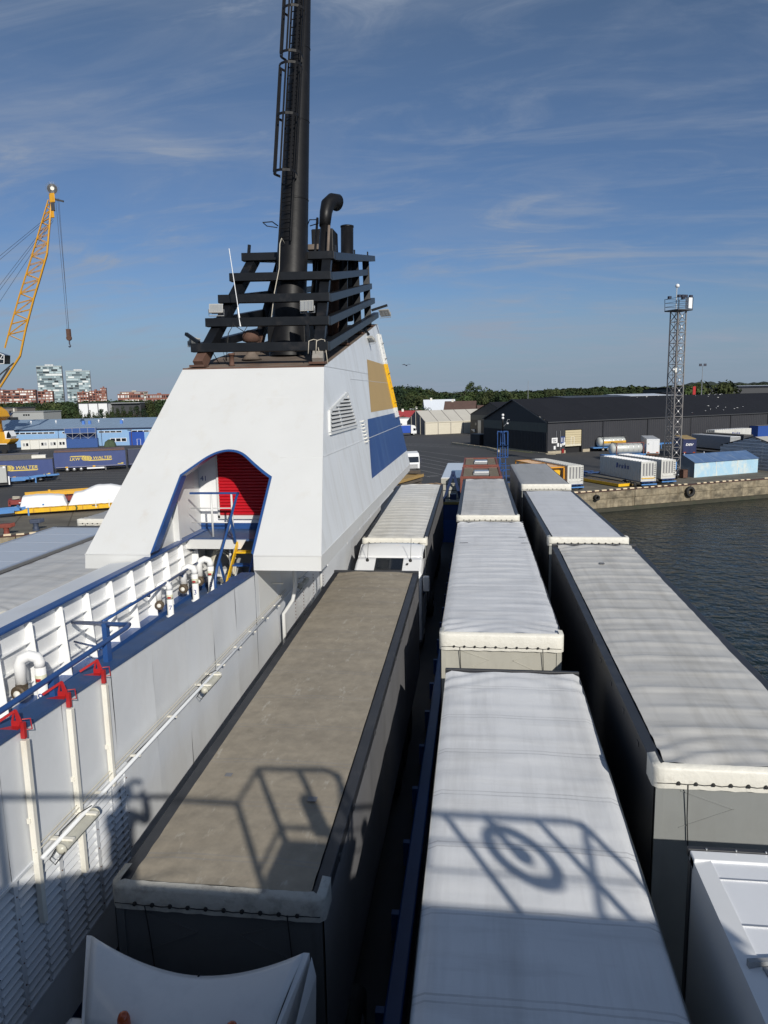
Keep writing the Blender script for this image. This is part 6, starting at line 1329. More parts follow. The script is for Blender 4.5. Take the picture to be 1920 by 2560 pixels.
# black warehouses on the right
M_blk = M('black_cladding', (.016, .017, .022), .55, var=.12, scale=.2, dirt=(.03, .03, .034), damt=.5, dscale=(1.5, 1.5, .1)); M_blkroof = M('black_roof_sheet', (.014, .014, .017), .7, var=.15, scale=.1, dirt=(.10, .10, .10), damt=.35, dscale=(.8, .8, .8), dlo=.66, dhi=.78, spec=.25)
M_blkwall = M('charcoal_cladding', (.033, .034, .041), .55, var=.08, scale=.3, dirt=(.045, .045, .05), damt=.5, dscale=(3, 3, .05))
M_band = M('translucent_band', (.075, .080, .065), .5, var=.15, scale=1, dirt=(.035, .035, .035), damt=.6, dscale=(3, 3, .3))
A_, B_ = V(15.7, 168.5, 0), V(1.6, 198.3, 0); dw = V(62.8, 42.9, 0).normalized(); dg = (B_ - A_); GL = dg.length; dg.normalize(); nw = V(dw.y, -dw.x, 0); ng = -dw
WH = thing('black_warehouse', 'large black warehouse number 11 with a beige roller door on the quay', 'warehouse', (15.7, 168.5, 0), world=True)
EV, RD, LW = 7.2, 12.35, 150
def wl_(s, z, o=0.0): return A_ + dw * s + nw * o + V(0, 0, z)
def gb(s, z, o=0.0): return A_ + dg * s + ng * o + V(0, 0, z)
m_ = MB(); m_.quad(wl_(0, 0), wl_(5.1, 0), wl_(5.1, EV), wl_(0, EV)); m_.quad(wl_(5.1, 5.3), wl_(10.1, 5.3), wl_(10.1, EV), wl_(5.1, EV)); obj('long_wall', m_, M_blkwall, WH)
bays = [10.1, 16.5, 31, 46, 61, 76, 91, 110, 130, LW]
for a, b in zip(bays[:-1], bays[1:]): obj('long_wall', MB().quad(wl_(a + .02, 0), wl_(b - .02, 0), wl_(b - .02, EV), wl_(a + .02, EV)), M_blkwall, WH); obj('wall_post', MB().prism([wl_(b - .12, 0, .0), wl_(b + .12, 0, .0), wl_(b + .12, 0, .16), wl_(b - .12, 0, .16)], (0, 0, EV)), M_blk, WH)
rb = MB(); s = .35
while s < 100:
    if not 4.9 < s < 10.3: rb.beam(wl_(s, .55, .03), wl_(s, EV - .1, .03), .10, .05)
    s += .7
tag(obj('cladding_rib', rb, M_blkwall, WH), kind='stuff')
obj('door_recess', MB().quad(wl_(5.1, 0, -.8), wl_(10.1, 0, -.8), wl_(10.1, 5.4, -.8), wl_(5.1, 5.4, -.8)).quad(wl_(5.1, 0), wl_(5.1, 0, -.8), wl_(5.1, 5.4, -.8), wl_(5.1, 5.4)).quad(wl_(10.1, 0), wl_(10.1, 0, -.8), wl_(10.1, 5.4, -.8), wl_(10.1, 5.4)), M_dark, WH)
M_bdoor = M('beige_door', (.56, .48, .31), .5, var=.04)
for k in range(7): m_ = MB(); m_.prism([wl_(5.25, 1.5 + .53 * k, -.05), wl_(9.95, 1.5 + .53 * k, -.05), wl_(9.95, 1.5 + .53 * k + .49, -.05), wl_(5.25, 1.5 + .53 * k + .49, -.05)], nw * -.08); obj('door_section', m_, M_bdoor if k else M('pale_door_panel', (.66, .61, .47), .5), WH)
m_ = MB()
for a, b in (((6.9, 1.6), (6.9, 3.6)), ((6.9, 3.6), (7.8, 3.6)), ((7.8, 3.6), (7.8, 1.6))): m_.beam(wl_(a[0], a[1], 0), wl_(b[0], b[1], 0), .12, .05)
obj('wicket_frame', m_, M_cover, WH)
M_base = M('pale_plinth', (.40, .35, .26), .85, var=.15, scale=2)
for a, b in ((0, 5.1), (10.3, 12.4)): obj('plinth', MB().prism([wl_(a, 0), wl_(b, 0), wl_(b, 0, .25), wl_(a, 0, .25)], (0, 0, .65)), M_base, WH)
m_ = MB(); m_.add([gb(0, 0), gb(GL, 0), gb(GL, EV), gb(GL / 2, RD), gb(0, EV)], [(0, 1, 2, 3, 4)]); obj('gable_wall', m_, M_blk, WH)
obj('translucent_band', MB().quad(gb(.3, 4.9, .05), gb(GL - .3, 4.9, .05), gb(GL - .3, 7.0, .05), gb(.3, 7.0, .05)), M_band, WH)
m_ = MB()
for k in range(46): m_.beam(gb(.4 + k * .71, .5, .04), gb(.4 + k * .71, 4.85, .04), .08, .05)
tag(obj('gable_rib', m_, M_blk, WH), kind='stuff')
rm = (gb(GL / 2, RD, .4), gb(GL / 2, RD, .4) + dw * LW)
for a in range(0, 150, 6): 
    e0 = wl_(a, EV + .05, .35); e1 = wl_(a + 5.98, EV + .05, .35); r0_ = gb(GL / 2, RD + .05) + dw * (a - (.4 if a == 0 else 0)); r1_ = gb(GL / 2, RD + .05) + dw * (a + 5.98); obj('roof_sheet', MB().quad(e0, e1, r1_, r0_), M_blkroof, WH)
m_ = MB(); m_.quad(gb(GL / 2, RD + .05, .4), gb(GL / 2, RD + .05) + dw * LW, gb(GL + .3, EV) + dw * LW, gb(GL + .3, EV, .4)); obj('roof_back', m_, M_blkroof, WH)
m_ = MB(); m_.beam(wl_(-.3, EV, .42), wl_(LW, EV, .42), .14, .2); m_.beam(gb(0, EV, .42), gb(GL / 2, RD, .42), .1, .2); m_.beam(gb(GL, EV, .42), gb(GL / 2, RD, .42), .1, .2); obj('gutter', m_, M_dgrey, WH)
for s in (2.3, 3.5): obj('drain_pipe', MB().tube([wl_(s, .6, .2), wl_(s, 5.2, .2)], .06, 6), M_steel, WH)
for s, z, a in ((1.9, 1.0, .5), (2.9, 1.6, .5), (3.7, 1.5, .45), (4.3, 1.8, .35), (4.75, 1.9, .4)): obj('meter_box', MB().prism([wl_(s - a / 2, z, .02), wl_(s + a / 2, z, .02), wl_(s + a / 2, z, .25), wl_(s - a / 2, z, .25)], (0, 0, a * 1.6)), M_white_clean, WH)
obj('hydrant_pipe', MB().tube([wl_(3.9, .1, .5), wl_(3.9, 1.0, .5), wl_(4.3, 1.0, .5), wl_(4.3, .1, .5)], .12, 6), M_red, WH)
text('number_11', '11', 1.35, wl_(4.45, 3.1, .07), dw, (0, 0, 1), M_inkwhite, WH, depth=.01, bold=.03); obj('number_board', MB().prism([wl_(3.75, 2.3, .01), wl_(5.05, 2.3, .01), wl_(5.05, 3.85, .01), wl_(3.75, 3.85, .01)], nw * .05), M('sign_blue', (.02, .05, .18), .5), WH)
t = thing('exit_sign', 'white EXIT sign with an arrow on the corner of the black warehouse', 'sign', wl_(1.85, 2.5, .2), world=True)
obj('board', MB().prism([wl_(1.0, 2.45, .22), wl_(2.65, 2.45, .22), wl_(2.65, 3.65, .22), wl_(1.0, 3.65, .22)], nw * .06), M_inkwhite, t); text('lettering', 'EXIT', .55, wl_(1.82, 3.2, .29), dw, (0, 0, 1), M_ink, t, depth=.01, bold=.012)
m_ = MB(); o = .30; m_.add([wl_(1.35, 2.68, o), wl_(2.05, 2.68, o), wl_(2.05, 2.6, o), wl_(2.35, 2.76, o), wl_(2.05, 2.92, o), wl_(2.05, 2.84, o), wl_(1.35, 2.84, o)], [(0, 1, 2, 3, 4, 5, 6)]); obj('arrow', m_, M_ink, t)
# second black warehouse behind it
A2, B2 = V(10.4, 231, 0), V(-2.5, 258, 0); d2 = (B2 - A2); G2 = d2.length; d2.normalize()
W2 = thing('black_warehouse_behind', 'black warehouse number 10 showing its gable behind warehouse 11', 'warehouse', A2, world=True)
def g2(s, z, o=0.0): return A2 + d2 * s - dw * o + V(0, 0, z)
obj('gable_wall', MB().add([g2(0, 0), g2(G2, 0), g2(G2, 6.8), g2(G2 / 2, 11), g2(0, 6.8)], [(0, 1, 2, 3, 4)]), M_blk, W2); obj('translucent_band', MB().quad(g2(.3, 5, .05), g2(G2 - .2, 5, .05), g2(G2 - .2, 6.7, .05), g2(.3, 6.7, .05)), M_band, W2)
for s_, e in ((0, 1), (G2, 2)):
    for a in range(0, 90, 9): obj('roof_sheet', MB().quad(g2(s_, 6.85) + dw * (a - .3), g2(G2 / 2, 11.05) + dw * (a - .3), g2(G2 / 2, 11.05) + dw * (a + 8.65), g2(s_, 6.85) + dw * (a + 8.65)), M_blkroof, W2)
obj('tall_door', MB().quad(g2(G2 - 8.5, 0, .06), g2(G2 - 6.0, 0, .06), g2(G2 - 6.0, 4.9, .06), g2(G2 - 8.5, 4.9, .06)), M_steel, W2); text('number_10', '10', 1.2, g2(G2 - 4.4, 3.6, .08), -d2, (0, 0, 1), M_steel, W2, depth=.02, bold=.03)
for k in range(3): obj('meter_box', MB().prism([g2(G2 - 3.6 + k * .9, .8 + .3 * k, .02), g2(G2 - 3.1 + k * .9, .8 + .3 * k, .02), g2(G2 - 3.1 + k * .9, 1.7, .02), g2(G2 - 3.6 + k * .9, 1.7, .02)], -dw * .3), M_white_clean, W2)
t = put('black_booth', 'small black booth at the far corner of warehouse 11', 'booth', -2.0, 203.2, -55); obj('wall', MB().box(0, 4.4, 0, 2.5, 0, 2.9), M_blk, t); obj('roof', MB().box(-.1, 4.5, -.1, 2.6, 2.9, 3.0), M_dgrey, t)
# concrete islands and kerbs in the yard
def lowwall(name, label, pts, h, w=.5):
    t = thing(name, label, 'kerb', V(*pts[0], 0), world=True)
    for a, b in zip(pts[:-1], pts[1:]):
        a, b = V(*a, 0), V(*b, 0); n = max(1, int((b - a).length / 3.2))
        for k in range(n):
            p, q = a + (b - a) * (k / n), a + (b - a) * ((k + .94) / n); obj('kerb_block', MB().beam(p + V(0, 0, h / 2), q + V(0, 0, h / 2), w, h), M_base, t)
lowwall('yard_kerb', 'low broken concrete wall in the yard beside the black warehouse', [(-7.1, 205.4), (2.7, 185.4), (5.0, 175.9)], .55); lowwall('pavement_kerb', 'pale pavement kerb along the gable of warehouse 11', [(5.5, 189.5), (15.6, 168.0), (17.5, 167.3)], .28, .35)
struct('weed_verge', MB().quad((-1, 199, .012), (3, 190, .012), (12.5, 172, .012), (13.8, 172.6, .012)), M('weedy_verge', (.12, .125, .06), .95, var=.35, scale=.8))
# white marquee
TN = put('white_marquee', 'long cream storage marquee with ribbed roof panels beyond the yard', 'marquee', -18.2, 255.5, 31); M_pvc = M('cream_pvc', (.60, .56, .46), .55, var=.04, scale=.5); M_pvcroof = M('cream_pvc_roof', (.50, .48, .43), .6, var=.05, scale=.4); M_gable = M('grey_gable_cladding', (.17, .16, .165), .6, var=.15, scale=1.2, dirt=(.13, .085, .075), damt=.6, dscale=(.3, .3, .3))
GW = 14.7
for k in range(10):
    x = 5.1 * k; obj('wall_panel', MB().box(x + .1, x + 5.0, 0, .15, 0, 4.1), M_pvc, TN); obj('roof_panel', MB().quad((x + .06, -.15, 4.35), (x + 5.04, -.15, 4.35), (x + 5.04, GW / 2, 8.3), (x + .06, GW / 2, 8.3)), M_pvcroof, TN)
    obj('frame_rib', MB().beam((x, -.17, 4.36), (x, GW / 2, 8.34), .16, .1).box(x - .08, x + .08, -.06, .05, 0, 4.35), M_gable, TN)
    m_ = MB(); 
    for z in (.9, 1.7, 2.5, 3.3): m_.box(x + .1, x + 5.0, -.03, 0, z, z + .06)
    obj('wall_fold', m_, M_pvc, TN)
obj('eave_band', MB().box(0, 51, -.2, .1, 4.1, 4.4), M_pvc, TN); obj('back_roof', MB().quad((0, GW / 2, 8.3), (51, GW / 2, 8.3), (51, GW, 4.3), (0, GW, 4.3)), M_pvcroof, TN)
for k in range(14):
    y0_, y1_ = GW * k / 14, GW * (k + .96) / 14; zt_ = lambda y: 4.3 + 4.0 * (1 - abs(2 * y / GW - 1)); obj('gable_board', MB().prism([(-.05, y0_, 0), (-.05, y1_, 0), (-.05, y1_, zt_(y1_)), (-.05, y0_, zt_(y0_))], (.1, 0, 0)), M_gable, TN)
for y in (0.05, 3.7, 7.35, 11): obj('gable_post', MB().box(-.15, -.05, y - .08, y + .08, 0, 4.3 + 4.0 * (1 - abs(2 * y / GW - 1))), M_pvc, TN)
def small_lorry(label, x, y, ang, body):
    t = put('lorry', label, 'lorry', x, y, ang)
    if body: obj('box_body', MB().box(-9, -.1, 0, 2.5, 1.0, 3.6), M('lorry_blue', (.015, .07, .40), .45, var=.05), t, bevel=.03); obj('roof_trim', MB().box(-9, -.1, -.02, 2.52, 3.55, 3.68), M_white_clean, t); obj('side_skirt', MB().box(-8.5, -.4, .02, .1, .45, .95), M_dgrey, t)
    obj('cab', MB().prism([(.1, 0, .7), (2.15, 0, .7), (2.2, 0, 1.6), (1.95, 0, 2.9), (1.5, 0, 3.45), (.1, 0, 3.75)], (0, 2.5, 0)), M_cab, t, bevel=.06); obj('door_window', MB().prism([(.95, -.02, 1.7), (1.85, -.02, 1.7), (1.75, -.02, 2.5), (.95, -.02, 2.5)], (0, .02, 0)), M_glass, t); obj('windscreen', MB().add([(2.17, .15, 1.75), (2.17, 2.35, 1.75), (1.98, 2.35, 2.85), (1.98, .15, 2.85)], [(0, 1, 2, 3)]), M_glass, t)
    obj('grille', MB().box(2.15, 2.22, .4, 2.1, .8, 1.45), M_dgrey, t)
    for k in range(4): obj('grille_bar', MB().box(2.22, 2.25, .4, 2.1, .85 + .15 * k, .91 + .15 * k), M_white_clean, t)
    for yy in (-.22, 2.72): obj('mirror', MB().box(1.9, 2.05, yy - .1, yy + .1, 1.9, 2.6), M_ink, t)
    running_gear(t, 2, [1.2] + ([-3, -6.5] if body else [-1.8]), .48, 2.5); obj('chassis', MB().box(-8 if body else -3.5, 2, .6, 1.9, .5, .95), M_chassis, t)
small_lorry('white cab lorry with a bright blue box body near the marquee', -22.9, 251.2, 27, True); small_lorry('white tractor lorry facing the ship beside the funnel housing', -13.5, 133.0, -72, False)
t = put('blue_bollard_post', 'blue steel post at the foot of the funnel housing on the quay', 'post', -12.4, 112.0, 0); obj('post', MB().lathe((0, 0, 0), [(1.0, 0), (.62, .6), (.55, 2.2), (.5, 3.2), (.1, 3.25)], 12), M_sky, t, True)
M_woodrack = M('ochre_boards', (.36, .235, .085), .8, var=.15)
t = put('stacked_flat_racks', 'stack of brown and ochre flat racks on the quay beyond the pale trailer', 'flat rack', -12.2, 101.0, 72)
for k in range(3): obj('rack', MB().box(.3 * k, 11.5, -.2 * k, 2.2 - .2 * k, .2 + .62 * k, .62 + .62 * k), (M_plank, M_plank, M_woodrack)[k], t); obj('rack_end', MB().box(10.6, 11.5, -.2 * k, 2.2 - .2 * k, .62 + .62 * k, .8 + .62 * k), M_plank, t)
obj('rack_top_box', MB().box(9.8, 11.4, .1, 1.6, 2.05, 2.5), M_plank, t)
for k, (dx, dy, a) in enumerate(((-7.6, 101.6, 20), (-6.2, 102.6, 30))):
    t = put('timber_crate', ['light brown timber crate left of the dark strap on the quay', 'light brown timber crate right of the dark strap on the quay'][k], 'crate', dx, dy, a, 'timber crates on the quay'); obj('crate', MB().box(0, 1.3, 0, 1.6, 0, 1.35), M('crate_wood', (.42, .26, .13), .8, var=.15, scale=2), t, bevel=.03); obj('strap', MB().box(.5, .75, -.02, 1.62, 0, 1.37), M_plank, t)

# containers and yard things on the right
M_bc = M('white_container', (.58, .58, .55), .5, var=.06, scale=1, dirt=(.36, .33, .27), damt=.5, dscale=(2, 2, .4)); M_bcroof = M('container_roof_grey', (.44, .44, .43), .5, var=.1)
def bruhn(label, x, y, ang, L, z0, z1, word=True, ribm=None, name='white_container', side=0, chas=M_sky, end_ladder=True, group='white Bruhn containers'):
    """local x = length away, y = 0 is the side shown, end at x=0 shown"""
    t = put(name, label, 'container', x, y, ang, group); w = 2.44
    obj('body', MB().box(0, L, -w, 0, z0, z1), M_bc, t); obj('roof', MB().box(.05, L - .05, -w + .05, -.05, z1, z1 + .03), M_bcroof, t)
    for k in range(int(L / .75)): obj('roof_rib', MB().box(.3 + .75 * k, .55 + .75 * k, -w + .25, -.25, z1 + .03, z1 + .09), ribm or M_inkwhite, t)
    for k in range(int(L / .62)): obj('side_rib', MB().box(.3 + .62 * k, .36 + .62 * k, -.0, .03, z0 + .1, z1 - .1), M_bc, t); 
    for k in range(int(L / 1.2)): obj('side_rib', MB().box(.3 + 1.2 * k, .36 + 1.2 * k, -w - .03, -w, z0 + .1, z1 - .1), M_bc, t)
    for k in range(4): obj('end_rib', MB().box(-.05, 0, -w + .3 + .48 * k, -w + .42 + .48 * k, z0 + .75, z1 - .15), M_dgrey if k % 1 else M_bc, t); obj('end_recess', MB().box(-.012, 0, -w + .47 + .48 * k, -w + .68 + .48 * k, z0 + .8, z1 - .2), M_curtain_grey, t)
    for y_ in (-w, -.14): obj('corner_post', MB().box(-.06, .1, y_, y_ + .14, z0, z1), M_bc, t)
    obj('lower_ledge', MB().box(-.07, 0, -w + .3, -.3, z0 + .35, z0 + .55), M_bc, t)
    if end_ladder:
        for k in range(7): obj('step', MB().box(-.1, -.06, -w + .06, -w + .34, z0 + .5 + .3 * k, z0 + .56 + .3 * k), M_dgrey, t)
    if word: text('lettering', 'B r u h n', 1.0, (L * .42 if side == 0 else L * .42, .045, lerp(z0, z1, .66)), (-1, 0, 0), (0, 0, 1), M_inkblue, t, depth=.0, shear=.18, bold=.03)
    if word == 2:
        text('lettering', 'B r u h n', .8, (L * .58, -w - .045, lerp(z0, z1, .66)), (1, 0, 0), (0, 0, 1), M_inkblue, t, depth=.0, shear=.18, bold=.03)
    obj('chassis', MB().box(-.2, L, -w + .1, -.1, z0 - .12, z0), M_hull if chas is M_sky else chas, t); obj('rear_bar', MB().box(-.35, -.2, -w, 0, .45, .62), M_sky, t); running_gear(t, L, [1.2, 2.5, 3.8], .42, -2.44)
    return t
t = bruhn('white Bruhn container nearest the quay edge, its lettering towards the ship', 23.3, 108.0, 110, 11.6, .95, 3.75); obj('yellow_bar', MB().box(-.13, -.08, -2.2, -.1, 1.35, 1.47), M_yellow, t)
bruhn('white container directly behind the front Bruhn container', 26.9, 111.4, 112, 12.0, .95, 3.7, word=False)
bruhn('white Bruhn container far back against the black warehouse', 56.3, 189.9, 34, 13.4, 1.0, 3.9, word=2, end_ladder=False, chas=M('green_chassis', (.03, .14, .04), .6))
t = bruhn('pale grey corrugated container beside the yellow framed tank on the quay', 12.6, 104.9, 110, 12.2, .95, 3.6, word=False, ribm=M_bcroof, name='grey_container', group=None)
YT = put('yellow_tank_frame', 'yellow framed tank container lettered Bruhn beyond the dull grey trailer', 'container', 9.95, 104.3, 110); w = 2.44
m_ = MB()
for x_ in (0, 6, 12): 
    for y_ in (-w, -.16): m_.box(x_, x_ + .16, y_, y_ + .16, .95, 3.5)
    m_.box(x_, x_ + .16, -w, 0, 3.34, 3.5); m_.box(x_, x_ + .16, -w, 0, .95, 1.11)
for y_ in (-w, -.16): m_.box(0, 12.1, y_, y_ + .16, 3.36, 3.52); m_.box(0, 12.1, y_, y_ + .16, .95, 1.1)
obj('frame', m_, M('frame_orange', (.70, .30, .015), .5, var=.06), YT); obj('tank_end', MB().prism([(.35, -1.95, 2.9), (.35, -.75, 2.95), (.35, -.95, 1.2), (.35, -1.75, 1.2)], (.3, 0, 0)), M_yellow, YT); obj('tank', MB().box(.7, 11.8, -2.1, -.4, 1.2, 3.1), M_flaty, YT, bevel=.15)
for k in range(9): obj('roof_slat', MB().box(.5 + 1.3 * k, 1.3 + 1.3 * k, -2.2, -.3, 3.38, 3.48), M('roof_slat_paint', (.62, .42, .26), .6) if k == 0 else bpy.data.materials['roof_slat_paint'], YT)
text('lettering', 'Bruhn', .34, (.33, -1.35, 2.35), (0, -1, 0), (0, 0, 1), M_rust, YT, depth=.01, shear=.1, bold=.012); obj('chassis', MB().box(0, 12, -2.3, -.1, .6, .95), M_sky, YT); running_gear(YT, 12, [2, 3.3], .42, -2.44)
FB = put('yellow_flatbed', 'empty yellow edged flatbed lying on the quay in front of the white containers', 'flatbed', 20.4, 108.9, 117.5); obj('bed', MB().box(0, 9.9, -1.9, 0, .32, .5), M_plank, FB); obj('side_beam', MB().box(-.1, 10, -.02, .10, .12, .52), M_yellow, FB); obj('end_beam', MB().box(-.14, -.02, -1.9, .1, .12, .52), M_yellow, FB); obj('side_beam', MB().box(-.1, 10, -1.98, -1.9, .12, .52), M_yellow, FB)
for k in range(12): obj('plank', MB().box(.05 + .82 * k, .82 + .82 * k, -1.88, -.03, .5, .53), M_plank, FB)
def reefer(label, x, y, ang, m, roofm, sign=None, top=3.95):
    t = put('parked_reefer', label, 'trailer', x, y, ang); obj('body', MB().box(0, 2.5, 0, 13, .95, top - .1), m, t); obj('roof', MB().box(-.02, 2.52, -.02, 13, top - .1, top), roofm, t, bevel=.03); obj('rear_post', MB().box(-.02, .1, -.05, 0, .9, top), m, t); obj('rear_post', MB().box(2.4, 2.52, -.05, 0, .9, top), m, t); obj('rear_header', MB().box(.1, 2.4, -.05, 0, top - .3, top - .12), m, t); obj('rear_door', MB().box(.12, 1.24, -.04, 0, 1.0, top - .35), m, t); obj('rear_door', MB().box(1.26, 2.38, -.04, 0, 1.0, top - .35), m, t); obj('bumper', MB().box(.05, 2.45, -.08, 0, .55, .8), M_rust, t); obj('chassis', MB().box(.6, 1.9, .2, 12.5, .5, .95), M_chassis, t)
    for s in (.3, 2.2): obj('wheel', MB().lathe((s, 2.5, .5), [(.2, -.2), (.5, -.18), (.5, .18), (.2, .2)], 14, 'X'), M_rubber, t)
    if sign: text('lettering', sign, .62, (1.25, -.055, 2.75), (1, 0, 0), (0, 0, 1), M_inkwhite, t, bold=.03, shear=.15, sx=1.25); 
    for s in (.15, 1.9): obj('tail_lamp', MB().box(s, s + .45, -.07, -.04, 1.05, 1.25), M_orange_glass, t)
    return t
reefer('dark blue DSV trailer with an ochre roof seen from behind', 41.9, 156.2, -7, M('dsv_navy', (.02, .03, .10), .5), M('ochre_roof', (.42, .29, .11), .6), 'DSV'); t = reefer('white box trailer seen from behind, left of the lattice tower', 34.9, 157.2, -7, M_white_clean, M_white_clean, top=3.9); text('lettering', 'D', .4, (.35, -.06, 2.9), (1, 0, 0), (0, 0, 1), M_ink, t)
reefer('small grey trailer behind the grey warehouse tent', 53.4, 163.5, 20, M_grey, M_white_clean, top=3.8); reefer('dark brown trailer behind the grey warehouse tent', 58.5, 170.5, 24, M_dgrey, M('brown_grey_roof', (.13, .12, .10), .7), top=3.7)
curtainsider('blue trailer at the right edge beside the black warehouse', 73.9, 205.0, 33, 13.4, M('royal_curtain', (.025, .075, .30), .5, var=.05), M_roofdirt, wheels='r')
def qtank(label, x, y, ang, band, L=7.2):
    t = put('road_tank', label, 'tank container', x, y, ang, None); obj('shell', MB().lathe((0, 1.25, 2.15), [(.05, 0), (.7, .1), (1.08, .4), (1.08, L - .4), (.7, L - .1), (.05, L)], 24, 'X'), M_tank, t, True)
    m_ = MB()
    for x_ in (1.0, L - .2):
        for y_ in (.02, 2.4): m_.beam((x_, y_, 1.0), (x_, y_, 3.35), .12, .12)
        m_.beam((x_, .02, 3.35), (x_, 2.4, 3.35), .12, .12)
    m_.beam((1.0, .02, 3.35), (L - .2, .02, 3.35), .1, .12); obj('frame', m_, M_dgrey if band else M_frame, t)
    for k in range(5): obj('band_ring', MB().lathe((1.4 + 1.15 * k, 1.25, 2.15), [(1.09, 0), (1.10, .04), (1.09, .08)], 24, 'X'), M_alu, t)
    if band:
        m_ = MB(); m_.grid(lambda u, v: (1.1 + (L - 1.4) * u, 1.25 - 1.105 * cos(-.28 + .50 * v), 2.15 + 1.105 * sin(-.28 + .50 * v)), 6, 4); obj('yellow_band', m_, M_flaty, t, True); text('lettering', 'BUTAN IN TRANSPORT', .30, (4.2, .13, 2.12), (1, 0, 0), (0, 0, 1), M_ink, t, depth=.0, sx=1.2)
    obj('chassis', MB().box(-1.5, L + .5, .2, 2.3, .75, 1.0), M_sky, t); running_gear(t, L, [1, 2.3, L - 1], .45, 2.5); obj('catwalk', MB().box(1.2, L - .3, .9, 1.6, 3.25, 3.32), M_alu, t)
qtank('silver tank container with a yellow lettered band against the black warehouse', 28.2, 174.5, 21, True); qtank('silver tank with a rust red frame behind the white containers', 27.3, 153.4, 18, False)
chassis('light blue chassis standing by the black warehouse behind the lattice tower', 36.5, 178.0, 25, 12, M_sky)
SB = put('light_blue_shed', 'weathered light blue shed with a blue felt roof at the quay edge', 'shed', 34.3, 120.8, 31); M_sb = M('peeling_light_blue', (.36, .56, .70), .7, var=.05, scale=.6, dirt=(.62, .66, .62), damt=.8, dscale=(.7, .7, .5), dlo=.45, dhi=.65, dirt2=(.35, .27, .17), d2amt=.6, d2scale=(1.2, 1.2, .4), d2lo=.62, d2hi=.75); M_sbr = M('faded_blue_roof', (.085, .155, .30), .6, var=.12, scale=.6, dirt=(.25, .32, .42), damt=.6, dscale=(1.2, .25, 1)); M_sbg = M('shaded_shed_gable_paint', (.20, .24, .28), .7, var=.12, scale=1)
for k in range(3): obj('wall_panel', MB().box(4.75 * k + .04, 4.75 * k + 4.71, 0, .12, 0, 2.4), M_sb, SB); obj('joint_strip', MB().box(4.75 * k - .05, 4.75 * k + .05, -.03, 0, 0, 2.4), M_cover if k else M_sb, SB)
m_ = MB(); m_.add([(0, 0, 0), (0, 5.1, 0), (0, 5.1, 2.4), (0, 2.55, 3.5), (0, 0, 2.4)], [(0, 1, 2, 3, 4)]); m_.add([(14.25, 0, 0), (14.25, 5.1, 0), (14.25, 5.1, 2.4), (14.25, 2.55, 3.5), (14.25, 0, 2.4)], [(0, 1, 2, 3, 4)]); m_.box(0, 14.2, 5.0, 5.1, 0, 2.4); obj('gable_wall', m_, M_sbg, SB)
for k in range(3): obj('roof_sheet', MB().quad((4.8 * k - .1, -.2, 2.36), (4.8 * k + 4.68, -.2, 2.36), (4.8 * k + 4.68, 2.55, 3.55), (4.8 * k - .1, 2.55, 3.55)), M_sbr, SB)
obj('roof_back', MB().quad((-.1, 2.55, 3.55), (14.3, 2.55, 3.55), (14.3, 5.3, 2.34), (-.1, 5.3, 2.34)), M_sbr, SB)
for x in (.3, 4.6): obj('roof_peg', MB().box(x, x + .08, 2.5, 2.6, 3.5, 3.8), M_inkwhite, SB)
TG = put('grey_tent_hall', 'grey ribbed tent hall with a pale roof at the right edge of the photo', 'tent hall', 50.4, 127.1, 117.2); GW2 = 14.0; M_tg = M('grey_blue_cladding', (.70, .72, .75), .5, var=.08, scale=.5)
for k in range(20):
    z = .29 * k
    def yr(z): return (0, GW2) if z <= 3.75 else (GW2 / 2 * (z - 3.75) / 1.8, GW2 - GW2 / 2 * (z - 3.75) / 1.8)
    if z > 5.5: break
    a, b = yr(z + .14); m_ = MB(); m_.prism([(a, .04, z), (b, .04, z), (b, -.03, z + .10), (b, .04, z + .28), (a, .04, z + .28), (a, -.03, z + .10)][:2] + [(b, .04, z + .27), (a, .04, z + .27)], (0, .06 * ((k % 2) - .5) + .03, 0)); m_.box(a, b, -.0, .05, z + .1, z + .17); obj('wall_board', m_, M_tg, TG)
for y_ in (0.05, 4.6, 7, 9.4, 13.9): obj('gable_post', MB().box(y_ - .08, y_ + .08, .05 - .22, .05 - .10, 0, 3.75 + 1.8 * (1 - abs(2 * y_ / GW2 - 1))), M_dgrey, TG)
obj('gable_trim', MB().beam((0, -.12, 3.8), (GW2 / 2, -.12, 5.62), .1, .22).beam((GW2 / 2, -.12, 5.62), (GW2, -.12, 3.8), .1, .22), M_dgrey, TG)
for k in range(5):
    y0_ = -5.0 * k - 5; y1_ = y0_ + 4.9
    for xa, xb in ((-.2, GW2 / 2), (GW2 + .2, GW2 / 2)): obj('roof_panel', MB().quad((xa, y0_, 3.72), (xa, y1_, 3.72), (xb, y1_, 5.6), (xb, y0_, 5.6)), M_pvcroof, TG)
for xa, xb in ((-.2, GW2 / 2), (GW2 + .2, GW2 / 2)): obj('roof_panel', MB().quad((xa, -.1, 3.72), (xa, .2, 3.72), (xb, .2, 5.6), (xb, -.1, 5.6)), M_dgrey, TG)
obj('side_wall', MB().box(-.05, .05, -25, 0, 0, 3.72).box(GW2 - .05, GW2 + .05, -25, 0, 0, 3.72), M_tg, TG)

